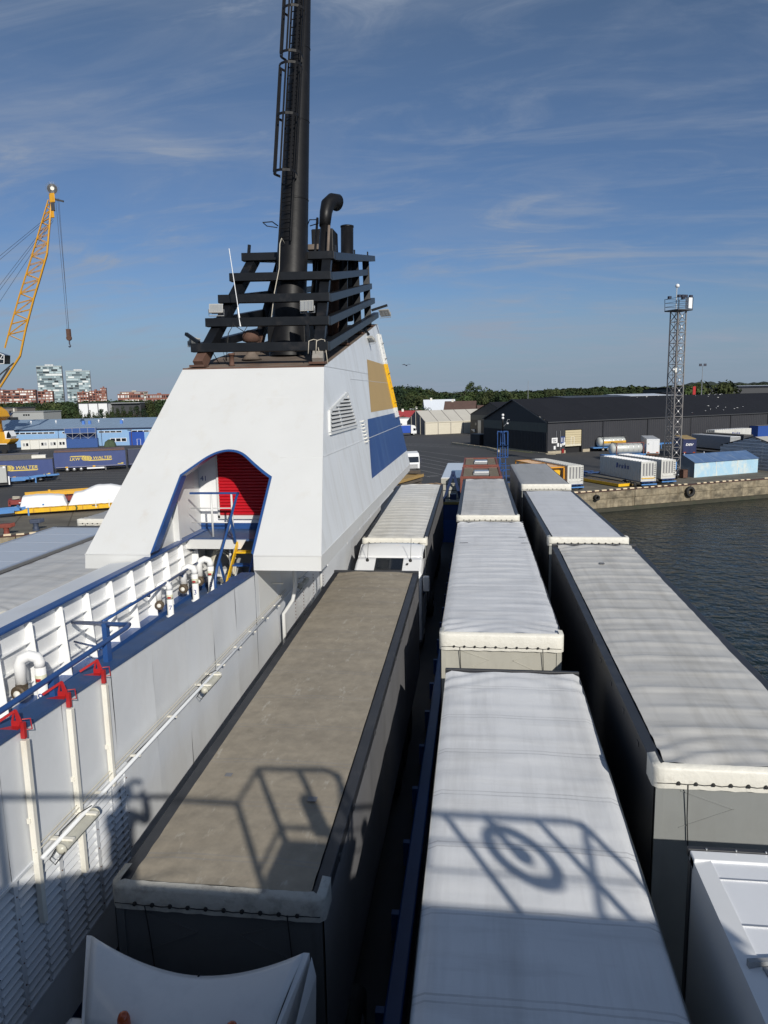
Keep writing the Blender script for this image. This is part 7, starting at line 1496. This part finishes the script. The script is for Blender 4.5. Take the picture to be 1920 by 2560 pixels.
# lattice light tower
LT = put('lattice_tower', 'tall grey lattice floodlight tower standing on the quay', 'tower', 31.0, 121.6, 29); hw0, hw1, TH = .86, .80, 26.0
M_lat = M('lattice_steel', (.26, .25, .245), .55, .3, var=.15, scale=2, dirt=(.20, .13, .10), damt=.5, dscale=(1, 1, .6))
cr = [(-1, -1), (1, -1), (1, 1), (-1, 1)]
def lc(i, z): k = lerp(hw0, hw1, z / TH); return V(cr[i % 4][0] * k, cr[i % 4][1] * k, z)
for i in range(4): obj('leg', MB().beam(lc(i, 0), lc(i, TH), .15, .15), M_lat, LT)
nb = 16
for k in range(nb):
    z0, z1 = TH * k / nb, TH * (k + 1) / nb; m_ = MB()
    for i in range(4): m_.beam(lc(i, z0), lc(i + 1, z1), .06, .06); m_.beam(lc(i + 1, z0), lc(i, z1), .06, .06); m_.beam(lc(i, z1), lc(i + 1, z1), .08, .08)
    obj('cross_brace', m_, M_lat, LT)
    obj('gusset_plate', MB().lathe((0, -lerp(hw0, hw1, (z0 + z1) / 2 / TH) - .04, (z0 + z1) / 2), [(.13, -.01), (.13, .01)], 8, 'Y'), M_inkwhite, LT)
obj('ladder', MB().beam((-.15, .5, 0), (-.15, .5, TH), .05, .05).beam((.25, .5, 0), (.25, .5, TH), .05, .05), M_lat, LT)
obj('platform', MB().box(-1.45, 1.45, -1.45, 1.45, TH, TH + .18), M_dgrey, LT); m_ = MB()
for z in (TH + .7, TH + 1.3, TH + 1.9):
    for i in range(4): m_.beam((cr[i][0] * 1.4, cr[i][1] * 1.4, z), (cr[(i + 1) % 4][0] * 1.4, cr[(i + 1) % 4][1] * 1.4, z), .05, .05)
for i in range(4): m_.beam((cr[i][0] * 1.4, cr[i][1] * 1.4, TH), (cr[i][0] * 1.45, cr[i][1] * 1.45, TH + 1.95), .06, .06)
obj('railing', m_, M_dgrey, LT); obj('control_cabinet', MB().box(.55, 1.25, -1.5, -.8, TH + .3, TH + 1.9), M_white_clean, LT)
for x_, y_ in ((-1.2, -1.3), (-.6, -1.4), (0, -1.4), (1.1, -1.3), (1.3, .5), (-1.3, .6)): obj('flood_head', MB().box(x_ - .25, x_ + .25, y_ - .2, y_ + .2, TH + 1.9, TH + 2.3), M_ink, LT, bevel=.05)
obj('camera_pole', MB().tube([(-.5, 0, TH + .2), (-.5, 0, TH + 3.6)], .07, 6), M_steel, LT); obj('dome_camera', MB().lathe((-.4, 0, TH + 3.5), [(.1, 0), (.32, .15), (.3, .45), (.1, .6)], 10), M_white_clean, LT, True)
obj('camera_box', MB().box(-1.15, -.85, -1.1, -.8, 16.6, 17.3), M_cover, LT); obj('small_camera', MB().lathe((-1.4, -1.0, 16.9), [(.1, 0), (.2, .1), (.1, .3)], 8), M_white_clean, LT); obj('base_block', MB().box(-1.1, 1.1, -1.1, 1.1, 0, .35), M_base, LT); obj('junction_box', MB().box(-.7, -.2, -1.3, -.95, 1.4, 2.6), M_sky, LT)
t = put('scrap_pallet', 'rusty gas bottle cage between the lattice tower and the blue shed', 'cage', 32.3, 119.7, 25); obj('cage', MB().box(0, .9, 0, .08, .1, 1.4).box(0, .08, 0, .8, .1, 1.4).box(.82, .9, 0, .8, .1, 1.4).box(0, .9, 0, .8, 1.32, 1.4), M_rust, t); obj('bottle', MB().lathe((.3, .4, .1), [(.15, 0), (.15, 1.0), (.05, 1.15)], 10), M_rust, t, True); obj('bottle', MB().lathe((.62, .4, .1), [(.15, 0), (.15, .9), (.05, 1.05)], 10), M_sky, t, True)
t = put('chassis_wheels', 'pair of small trolley wheels left beside the lattice tower', 'trolley', 29.6, 118.6, 20); obj('axle', MB().tube([(0, 0, .4), (1.6, 0, .4)], .08, 6), M_dgrey, t)
for x_ in (0, 1.6): obj('wheel', MB().lathe((x_, 0, .4), [(.1, -.1), (.4, -.1), (.4, .1), (.1, .1)], 12, 'X'), M_rubber, t)
obj('drawbar', MB().beam((.8, 0, .4), (.9, -1.6, .9), .1, .1), M_white_clean, t)

# houses and far roofs on the right
def house(label, x, y, ang, w, d, h, r, wall, roofm, wins=2):
    t = put('house', label, 'house', x, y, ang); obj('wall', MB().box(0, w, 0, d, 0, h).prism([(0.02, 0, h), (0.02, d / 2, h + r), (0.02, d, h)], (.1, 0, 0)).prism([(w - .12, 0, h), (w - .12, d / 2, h + r), (w - .12, d, h)], (.1, 0, 0)), wall, t)
    rf_ = MB()
    rf_.prism([(-.4, -.4, h - .2), (-.4, d / 2, h + r + .05), (-.4, d / 2, h + r + .25), (-.4, -.4, h)], (w + .8, 0, 0)); rf_.prism([(-.4, d + .4, h - .2), (-.4, d / 2, h + r + .05), (-.4, d / 2, h + r + .25), (-.4, d + .4, h)], (w + .8, 0, 0)); r_ = obj('roof', rf_, roofm, t); obj('chimney', MB().box(w * .2, w * .2 + .9, d / 2 - .4, d / 2 + .5, h + r - .4, h + r + 1.0), M_cover, r_)
    for k in range(wins): f_ = obj('window', MB().box(w * (k + .5) / wins - .6, w * (k + .5) / wins + .6, -.08, 0, h - 1.9, h - .6), M_inkwhite, t); obj('pane', MB().box(w * (k + .5) / wins - .48, w * (k + .5) / wins + .48, -.1, -.08, h - 1.8, h - .7), M_glass, f_)
M_hbrown = M('brown_tiles', (.10, .06, .05), .8, var=.15, scale=.7); M_hred = M('red_tiles', (.30, .035, .04), .7, var=.1); M_hwhite = M('white_sheet_roof', (.62, .66, .72), .4, var=.04)
house('house with a big white roof behind the marquee', -23.5, 334, 12, 14, 10, 5.5, 5.8, M_cover, M_hwhite); house('brown roofed house with pale windows behind the marquee', -14.5, 316, -6, 13, 12, 5.0, 5.6, M_hbrown, M_hbrown, 2); house('small red roofed house at the left end of the marquee', -33.0, 301, 8, 10, 7, 3.8, 3.4, M_cover, M_hred, 3); house('small house with a grey white gable behind the marquee', -30.5, 345, 20, 12, 8, 4.6, 2.6, M_cover, M_grey, 1); house('brown roofed house half hidden by warehouse 10', -4.5, 330, 6, 14, 9, 4.6, 3.8, M_brick, M_hbrown, 2)
t = put('white_flat_building', 'low white building behind the lorry at the edge of the housing', 'building', -38, 292, 15); obj('wall', MB().box(0, 11, 0, 8, 0, 4.6), M_white_clean, t); obj('roof', MB().box(-.2, 11.2, -.2, 8.2, 4.6, 4.9), M_grey, t); obj('doorway', MB().box(6.6, 8.0, -.06, 0, 0, 2.6), M_ink, t)
for lab, x, y, a, w, d, h, mt in (('long low white roof beyond the black warehouses', 62, 330, 20, 30, 25, 12.6, M_hwhite), ('flat grey roof to the left of the long white roof', 38, 300, 28, 32, 30, 12.2, M_dgrey), ('far black roof to the right of the light mast', 112, 420, 20, 120, 40, 15.2, M_blkroof), ('small black gable roof beyond the black warehouse', 85, 340, 25, 14, 14, 13.0, M_blkroof), ('dark grey sheds at the far right of the horizon', 255, 480, 15, 90, 50, 20.0, M_grey), ('pale far depot roof on the horizon', 20, 900, 5, 30, 20, 15.2, M_hwhite), ('pale shed strip among the far trees', -45, 1050, 5, 60, 20, 15.4, M_hwhite), ('thin white roof strip on the far right horizon', 190, 560, 10, 40, 20, 16.0, M_hwhite)):
    shed('far_shed', lab, x, y, a, w, d, h - 1.2, M_dgrey, mt, ridge=1.0 if mt is not M_hwhite else .8)
for lab, x, y, h in (('slim light mast by the red sign above the black roof', 72, 250, 21.5), ('tall thin pole at the far right of the skyline', 170, 330, 26), ('thin flagpole among the trees above warehouse 10', 22, 330, 19), ('thin pole beside the low white building', -30.5, 262, 11)):
    t = put('light_mast', lab, 'mast', x, y, 0); obj('pole', MB().tube([(0, 0, 0), (0, 0, h)], .16, 6, r1=.09), M_steel, t)
    if h == 21.5: obj('lamp_head', MB().box(-1.1, -.3, -.2, .2, h - .3, h + .5).box(.3, 1.1, -.2, .2, h - .3, h + .5), M_ink, t)
t = put('red_pylon_sign', 'small red pylon sign beside the light mast', 'sign', 68.5, 247, 15); obj('panel', MB().box(0, .95, 0, .3, 0, 14.8), M_red, t)
# gulls on the roof and one in flight
rg = random.Random(11); gull = None
gb_ = MB(); gb_.lathe((0, 0, .2), [(.02, -.34), (.11, -.2), (.13, 0), (.09, .2), (.02, .3)], 7, 'Y'); gb_.lathe((0, .28, .33), [(.02, -.1), (.08, 0), (.02, .1)], 6, 'Y')
s_list = [(40, .9), (49, .97), (55, .96), (58, .94), (60, .98), (63, .93), (66, .97), (69, .96), (71, .94), (72, .97), (73.5, .95), (74.6, .97), (70, .80), (67, .86), (44, .93), (62, .36), (60, .28), (64, .30), (57, .24), (66, .22), (54, .18), (68, .26), (61, .18), (48, .12), (71, .3), (59, .40)]
for k, (s, f) in enumerate(s_list):
    p = wl_(s, EV + .05, .35) * (1 - f) + (gb(GL / 2, RD + .05) + dw * s) * f
    if gull is None:
        gull = thing('gull', 'white gull resting on the black warehouse roof', 'gull', p, 0, 'gulls resting on the black warehouse roof'); gull.scale = (.62, .62, .62); obj('body', gb_, M_inkwhite, gull, True)
    else: dup(gull, p, rg.uniform(0, 6))
t = thing('flying_gull', 'dark bird gliding in the sky right of the funnel housing', 'bird', (-11.5, 120, 18.7), .5); m_ = MB()
m_.lathe((0, 0, 0), [(.02, -.35), (.1, -.1), (.1, .1), (.02, .4)], 7, 'Y'); obj('body', m_, M_ink, t, True)
for s in (-1, 1): obj('wing', MB().prism([(s * .05, -.12, .02), (s * .4, -.05, .22), (s * .8, .05, .1), (s * .42, .15, .2), (s * .05, .15, .02)], (0, 0, .02)), M_ink, t)
# ------------------------------------------------------------------ trees
def leafm(n, c, c2): return M(n, c, .85, var=.45, scale=.6, dirt=c2, damt=.7, dscale=(.35, .35, .35), dlo=.45, dhi=.65, rnd=.4, spec=.2)
M_leaf = [leafm('leaf_dark', (.026, .044, .018), (.045, .065, .022)), leafm('leaf_mid', (.038, .058, .020), (.065, .080, .028)), leafm('leaf_olive', (.055, .068, .026), (.030, .048, .018)), leafm('leaf_pine', (.018, .034, .020), (.035, .050, .024))]
M_bark = M('bark', (.07, .055, .04), .9, var=.3, scale=3)
def crown(seed, kind):
    r = random.Random(seed); m_ = MB(); lobes = []
    if kind == 'round':
        for i in range(13): a = r.uniform(0, 6.28); d = r.uniform(0, .34); lobes.append((V(d * cos(a), d * sin(a), r.uniform(.38, .84)), r.uniform(.13, .22)))
    elif kind == 'tall':
        for i in range(15): z = r.uniform(.22, .95); a = r.uniform(0, 6.28); d = r.uniform(0, .15) * (1.1 - z * .6); lobes.append((V(d * cos(a), d * sin(a), z), r.uniform(.07, .13) * (1.25 - z * .6)))
    else:
        for i in range(16): z = r.uniform(.15, .9); a = r.uniform(0, 6.28); d = r.uniform(0, .30) * (1.05 - z); lobes.append((V(d * cos(a), d * sin(a), z), .07 + .13 * (1 - z)))
    for c, R_ in lobes:
        for k in range(64):
            n = V(r.gauss(0, 1), r.gauss(0, 1), r.gauss(0, 1)).normalized(); p = c + n * R_ * r.uniform(.62, 1.08); s = R_ * r.uniform(.14, .30)
            n2 = (n + V(r.uniform(-.7, .7), r.uniform(-.7, .7), r.uniform(-.3, .9))).normalized(); a = n2.cross(V(.3, .2, 1)).normalized(); b = n2.cross(a)
            q = r.uniform(0, 3); a, b = a * cos(q) + b * sin(q), b * cos(q) - a * sin(q)
            m_.add([p - a * s, p + b * s * .8, p + a * s, p - b * s * .7 + n2 * s * .3], [(0, 1, 2, 3)])
    return m_
def trunk(seed):
    r = random.Random(seed); m_ = MB(); m_.tube([(0, 0, -.02), (.01, 0, .25), (r.uniform(-.03, .03), .01, .6)], .028, 7, r1=.012)
    for k in range(5): a = r.uniform(0, 6.28); z = r.uniform(.25, .5); m_.tube([(0, 0, z), (.16 * cos(a), .16 * sin(a), z + .16), (.26 * cos(a), .26 * sin(a), z + .32)], .012, 5, r1=.004)
    return m_
protos = {}
for kind, n in (('round', 5), ('tall', 2), ('pine', 3)):
    for i in range(n):
        o_ = thing('tree', 'x', 'tree', (0, -500, 0)); obj('trunk', trunk(i + 9), M_bark, o_); obj('crown', crown(i * 7 + len(kind), kind), M_leaf[(i + (3 if kind == 'pine' else 0)) % 4], o_); protos.setdefault(kind, []).append(o_)
used = set(); rt = random.Random(21)
def tree(kind, x, y, h, w, label, group):
    p = rt.choice(protos[kind])
    if p.name in used: o_ = dup(p, (x, y, 0), rt.uniform(0, 6.28), label, group)
    else: used.add(p.name); o_ = p; o_.location = (x, y, 0); o_.rotation_euler = (0, 0, rt.uniform(0, 6.28)); o_['label'] = label; o_['group'] = group
    o_.scale = (w, w, h)
def along(px, Y):
    k = (px - 960) / 1816.6; return (k * .979 * Y - .1295 * Y) / (.991 + k * .1265)
marks_l = ((60, 'behind the concrete block building'), (150, 'above the grey depot roof'), (200, 'left of the white hall'), (275, 'behind the white hall'), (345, 'behind the dark flank of the white hall'), (999, 'beside the sloping edge of the funnel housing'))
marks_r = ((1045, 'above the white and blue lorry'), (1080, 'left of the white roofed house'), (1125, 'above the white roofed house'), (1160, 'above the brown roofed house'), (1215, 'under the poplars'), (1290, 'above warehouse 10'), (1380, 'above the gable of warehouse 11'), (9999, 'above the long roof of warehouse 11'))
def where(px, ms): return next(w for lim, w in ms if px < lim)
kinds_ = ('bushy', 'broad', 'dense', 'loose')
for k in range(64):
    px = 8 + 422 * k / 63 + rt.uniform(-4, 4); y = rt.uniform(410, 480); h = rt.uniform(11.2, 14.4); w = where(px, marks_l)
    tree('round', along(px, y), y, h, h * rt.uniform(.95, 1.2), 'green tree of the belt %s' % w, 'tree belt ' + w)
for px, y, h in ((205, 368, 9), (214, 366, 7.5), (226, 372, 9.5), (238, 368, 8.5), (247, 362, 8), (256, 370, 10.5), (270, 366, 9.0), (284, 372, 11), (298, 366, 10.5), (312, 372, 11.5), (330, 366, 11), (345, 372, 12), (362, 366, 10.5), (380, 372, 12), (398, 366, 11.5), (118, 352, 10), (132, 350, 11), (150, 346, 11.5), (165, 352, 12), (182, 350, 11), (195, 348, 10)):
    w = 'in front of the white hall' if 200 < px < 275 else ('below the dark flank of the white hall' if px >= 275 else 'right of the grey depot')
    tree('pine' if px > 190 else 'round', along(px, y), y, h, h * 1.0, 'dark green tree standing %s' % w, 'dark trees ' + w)
for k in range(90):
    px = 992 + 500 * k / 89 + rt.uniform(-4, 4); y = rt.uniform(395, 500); h = rt.uniform(10.0, 15.2); w = where(px, marks_r)
    tree('round', along(px, y), y, h, h * rt.uniform(.9, 1.25), 'green tree of the wood %s' % w, 'wood ' + w)
for k in range(20):
    px = 990 + 95 * k / 19; y = rt.uniform(500, 560); h = 20.5 - 3.2 * max(0, (px - 1030) / 55) + rt.uniform(-1.0, .6)
    tree('round', along(px, y), y, h, 17, 'tall leafy tree rising right of the ochre funnel panel', 'tall trees right of the funnel housing')
for k, (px, h) in enumerate(((1176, 19.0), (1183, 21.0), (1190, 19.5), (1200, 18.5), (1207, 17.5))): tree('tall' if k < 4 else 'round', along(px, 455 + 2 * k), 455 + 2 * k, h, h * (1.15 if k < 4 else .9), ['left poplar of the pointed clump above the marquee', 'tallest poplar of the pointed clump above the marquee', 'third poplar of the pointed clump above the marquee', 'right poplar of the pointed clump above the marquee', 'rounded tree on the right shoulder of the poplar clump'][k], 'poplar clump above the marquee')
for px, y, h, lab in ((1222, 440, 16.8, 'rounded tree just right of the poplar clump'), (1235, 430, 15.6, 'smaller rounded tree right of the poplar clump'), (1262, 350, 15.0, 'round tree above the ridge of warehouse 10'), (1275, 352, 15.2, 'second round tree above warehouse 10'), (1328, 352, 15.2, 'first round tree over the gable of warehouse 11'), (1345, 355, 15.0, 'second round tree over the gable of warehouse 11'), (1362, 352, 14.8, 'third round tree over the gable of warehouse 11'), (1380, 356, 15.4, 'fourth round tree over the gable of warehouse 11'), (1400, 372, 15.2, 'round tree left of the flat grey roof'), (1738, 330, 17.2, 'left one of two round trees by the lattice tower'), (1752, 334, 17.4, 'right one of two round trees by the lattice tower'), (1815, 380, 17.8, 'left one of two round trees near the right edge'), (1829, 384, 17.6, 'right one of two round trees near the right edge'), (1470, 430, 15.8, 'round tree left of the long white roof'), (1492, 440, 15.5, 'round tree above the long white roof'), (1515, 450, 16.0, 'round tree at the right end of the long white roof')):
    tree('round', along(px, y), y, h, h * .9, lab, 'rounded trees behind the black roofs')
for px, y, h, lab in ((1012, 300, 5.5, 'shrubby tree left of the red roofed house'), (1048, 318, 6.5, 'garden tree right of the red roofed house'), (1066, 335, 9.0, 'garden tree left of the white roofed house'), (1160, 322, 9.5, 'pale green garden tree right of the brown roofed house'), (1170, 330, 8.5, 'garden tree by the half hidden brown house'), (1000, 320, 8.0, 'garden tree against the edge of the funnel housing'), (1026, 340, 9.0, 'tall garden tree behind the red roofed house'), (1142, 352, 10.5, 'tall garden tree behind the brown roofed house')):
    tree('round', along(px, y), y, h, h * 1.1, lab, 'garden trees among the houses')
for kk in protos.values():
    for p in kk:
        if p.name not in used:
            for c in list(p.children): bpy.data.objects.remove(c)
            bpy.data.objects.remove(p)
def wood(name, x0, x1, y0, y1, n, h0, h1, seed):
    r = random.Random(seed); m_ = MB()
    for i in range(n):
        x, y, h = r.uniform(x0, x1), r.uniform(y0, y1), r.uniform(h0, h1); R_ = r.uniform(3, 5.5); m_.c = r.randrange(3)
        for k in range(34):
            nn = V(r.gauss(0, 1), r.gauss(0, 1), abs(r.gauss(0, 1)) * .8).normalized(); p = V(x, y, h - R_) + nn * R_ * r.uniform(.8, 1.05); s = r.uniform(.7, 1.5); a = nn.cross(V(.2, .3, 1)).normalized(); b = nn.cross(a)
            m_.add([p - a * s, p + b * s, p + a * s, p - b * s], [(0, 1, 2, 3)])
        m_.add([(x - 3, y, 0), (x + 3, y, 0), (x + 2, y, h - 2), (x - 2, y, h - 2)], [(0, 1, 2, 3)])
    return tag(obj(name, m_, M_leaf[:3], None), 'distant mass of woodland on the skyline', 'woodland', kind='stuff')
wood('far_wood', -120, 190, 540, 900, 700, 12, 16.5, 1); wood('far_wood', -520, -90, 480, 760, 600, 11, 14.5, 2); wood('far_wood', 100, 520, 620, 1150, 650, 13, 19, 3)

# ------------------------------------------------------------------ the lookout deck under the camera: railing, pulpit, lifebuoy, photographer
M_rw = M('railing_white', (.74, .74, .72), .4, var=.03)
DK = thing('lookout_deck', 'upper lookout deck edge from which the photo is taken', 'deck', (0, -2, 12.4), world=True)
m_ = MB(); m_.box(-9.5, 5.92, -4.5, .06, 12.25, 12.40); m_.box(-9.5, 5.92, .0, .06, 11.6, 12.70); m_.box(-9.5, 5.92, -4.5, -4.4, 5, 12.4); obj('deck_plate', m_, M_white, DK)
m_ = MB(); m_.prism([(1.38, .02, 12.58), (1.38, 1.04, 12.58), (2.75, 1.04, 12.58), (2.95, .02, 12.58)], (0, 0, .12)); obj('pulpit_floor', m_, M_white, DK)
RG = thing('lookout_railing', 'railing of the lookout deck with a small pulpit', 'railing', (0, .1, 12.7), world=True)
obj('top_rail', MB().tube([(-9.5, .1, 13.7), (1.42, .1, 13.7), (1.42, 1.05, 13.7), (2.45, 1.1, 13.7), (2.7, .95, 13.7), (2.9, .12, 13.7), (5.8, .1, 13.7), (5.96, .05, 13.7), (6.0, -.12, 13.7), (6.05, -3.5, 13.7)], .042, 8), M_rw, RG, True)
for z in (13.36, 13.02): obj('mid_rail', MB().tube([(2.9, .12, z), (5.9, .1, z)], .014, 6), M_rw, RG)
for x in (-8, -6.4, -4.8, -3.2, -1.6, 1.42, 2.95, 4.22, 5.4, 5.95): obj('post', MB().box(x - .035, x + .035, .07, .13, 12.6, 13.7), M_rw, RG)
for x, y in ((1.42, 1.03), (2.05, 1.05), (2.62, 1.0)): obj('post', MB().box(x - .035, x + .035, y - .03, y + .03, 12.6, 13.7), M_rw, RG)
obj('lamp_mount', MB().box(1.98, 2.14, .78, .95, 12.9, 13.4), M_rw, RG)
obj('mid_rail', MB().tube([(1.42, .1, 12.85), (1.42, 1.05, 12.85), (2.6, 1.05, 12.85)], .03, 6), M_rw, RG)
LB = thing('lifebuoy', 'orange and white lifebuoy hanging on the lookout railing', 'lifebuoy', (4.72, .22, 13.18))
obj('ring', MB().tube([(.30 * cos(a / 28 * 2 * pi), 0, .30 * sin(a / 28 * 2 * pi)) for a in range(28)], .065, 10, closed=True), M('lifebuoy_orange', (.7, .14, .02), .5), LB, True)
obj('rope_bundle', MB().lathe((0, .02, -.02), [(.03, -.05), (.10, -.02), (.09, .05), (.03, .08)], 9, 'Y'), M_rope, LB, True)
obj('hanger', MB().box(-.02, .02, -.14, .0, .1, .52), M_rw, LB)
SL = thing('deck_searchlight', 'small lamp fixed to the outside of the lookout railing', 'lamp', (3.55, .25, 13.25)); obj('lamp_body', MB().lathe((0, 0, 0), [(.06, -.12), (.13, -.06), (.13, .1), (.08, .14)], 12, 'Y'), M_dgrey, SL, True); obj('bracket', MB().box(-.02, .02, -.15, .0, -.18, 0), M_dgrey, SL)
# photographer: one continuous figure grown from a skeleton
PR = thing('person', 'person in dark clothes leaning at the railing and holding up a phone', 'person', (-.05, -.45, 12.4), world=True)
def skinned(name, joints, edges, m, parent, sub=2):
    me = bpy.data.meshes.new(name); org = ORIGIN[root_of(parent).name]
    me.from_pydata([tuple(V(*j[:3]) - org) for j in joints], edges, []); o_ = bpy.data.objects.new(name, me); COL.objects.link(o_); o_.parent = parent
    sk = o_.modifiers.new('s', 'SKIN'); ss = o_.modifiers.new('u', 'SUBSURF'); ss.levels = ss.render_levels = sub
    for i, j in enumerate(joints): me.skin_vertices[0].data[i].radius = (j[3], j[4] if len(j) > 4 else j[3]); me.skin_vertices[0].data[i].use_root = (i == 0)
    dg_ = bpy.context.evaluated_depsgraph_get(); nm = bpy.data.meshes.new_from_object(o_.evaluated_get(dg_)); o_.modifiers.clear(); o_.data = nm; nm.materials.clear(); nm.materials.append(m); nm.polygons.foreach_set('use_smooth', [True] * len(nm.polygons)); return o_
J = [(-.06, -.52, 13.20, .16, .13), (-.06, -.50, 13.42, .165, .13), (-.05, -.46, 13.60, .19, .13), (-.05, -.42, 13.73, .10, .08), (-.05, -.39, 13.81, .062), (-.05, -.36, 13.90, .085, .10), (-.05, -.35, 14.0, .085, .10),
     (-.24, -.44, 13.67, .075), (-.31, -.28, 13.50, .075), (-.20, -.12, 13.68, .060), (-.16, -.07, 13.84, .034),
     (.15, -.44, 13.67, .075), (.27, -.32, 13.47, .080), (.18, -.16, 13.68, .065), (.08, -.08, 13.88, .034),
     (-.16, -.50, 13.06, .115), (-.16, -.44, 12.84, .08), (-.16, -.50, 12.48, .055), (-.16, -.40, 12.43, .045), (.05, -.50, 13.06, .115), (.05, -.44, 12.84, .08), (.05, -.50, 12.48, .055), (.05, -.40, 12.43, .045)]
E_ = [(0, 1), (1, 2), (2, 3), (3, 4), (4, 5), (5, 6), (2, 7), (7, 8), (8, 9), (9, 10), (2, 11), (11, 12), (12, 13), (13, 14), (0, 15), (15, 16), (16, 17), (17, 18), (0, 19), (19, 20), (20, 21), (21, 22)]
skinned('body', J, E_, M('dark_clothing', (.04, .045, .06), .8, var=.1), PR)
obj('hair', MB().lathe((-.05, -.375, 13.98), [(.105, -.06), (.115, .0), (.10, .07), (.06, .12), (.01, .135)], 14), M('dark_hair', (.03, .02, .015), .7), PR, True)
M_skin = M('skin', (.50, .30, .22), .5, var=.05)
obj('face', MB().lathe((-.045, -.285, 13.93), [(.02, -.09), (.07, -.05), (.085, .0), (.08, .06), (.03, .10)], 12), M_skin, PR, True)
for sgn, bx, bz in ((-1, -.15, 13.88), (1, .075, 13.92)):
    jj = [(bx, -.06, bz, .026, .016), (bx - sgn * .01, -.045, bz + .06, .028, .014)]; ee = [(0, 1)]
    for f in range(4):
        b0 = len(jj); oz = (.0, .022, .043, .062)[f] - .01; lf = (.05, .06, .058, .045)[f]
        jj += [(bx - sgn * .012, -.042, bz + .03 + oz, .010), (bx - sgn * (.012 + lf * .5), -.034, bz + .034 + oz, .009), (bx - sgn * (.012 + lf), -.042, bz + .036 + oz, .008)]; ee += [(1, b0), (b0, b0 + 1), (b0 + 1, b0 + 2)]
    b0 = len(jj); jj += [(bx - sgn * .02, -.062, bz + .02, .011), (bx - sgn * .05, -.07, bz + .045, .009)]; ee += [(0, b0), (b0, b0 + 1)]
    skinned('hand', jj, ee, M_skin, PR, 1)
PH = thing('phone', 'dark mobile phone held up in both hands', 'phone', (-.03, -.03, 13.97), world=True); obj('case', MB().box(-.115, .045, -.032, -.022, 13.925, 14.01), M_ink, PH, bevel=.004); obj('screen', MB().box(-.11, .04, -.0335, -.032, 13.93, 14.005), M_glass, PH)

for o_ in (RG, DK, LB, SL): o_.location.y -= .09
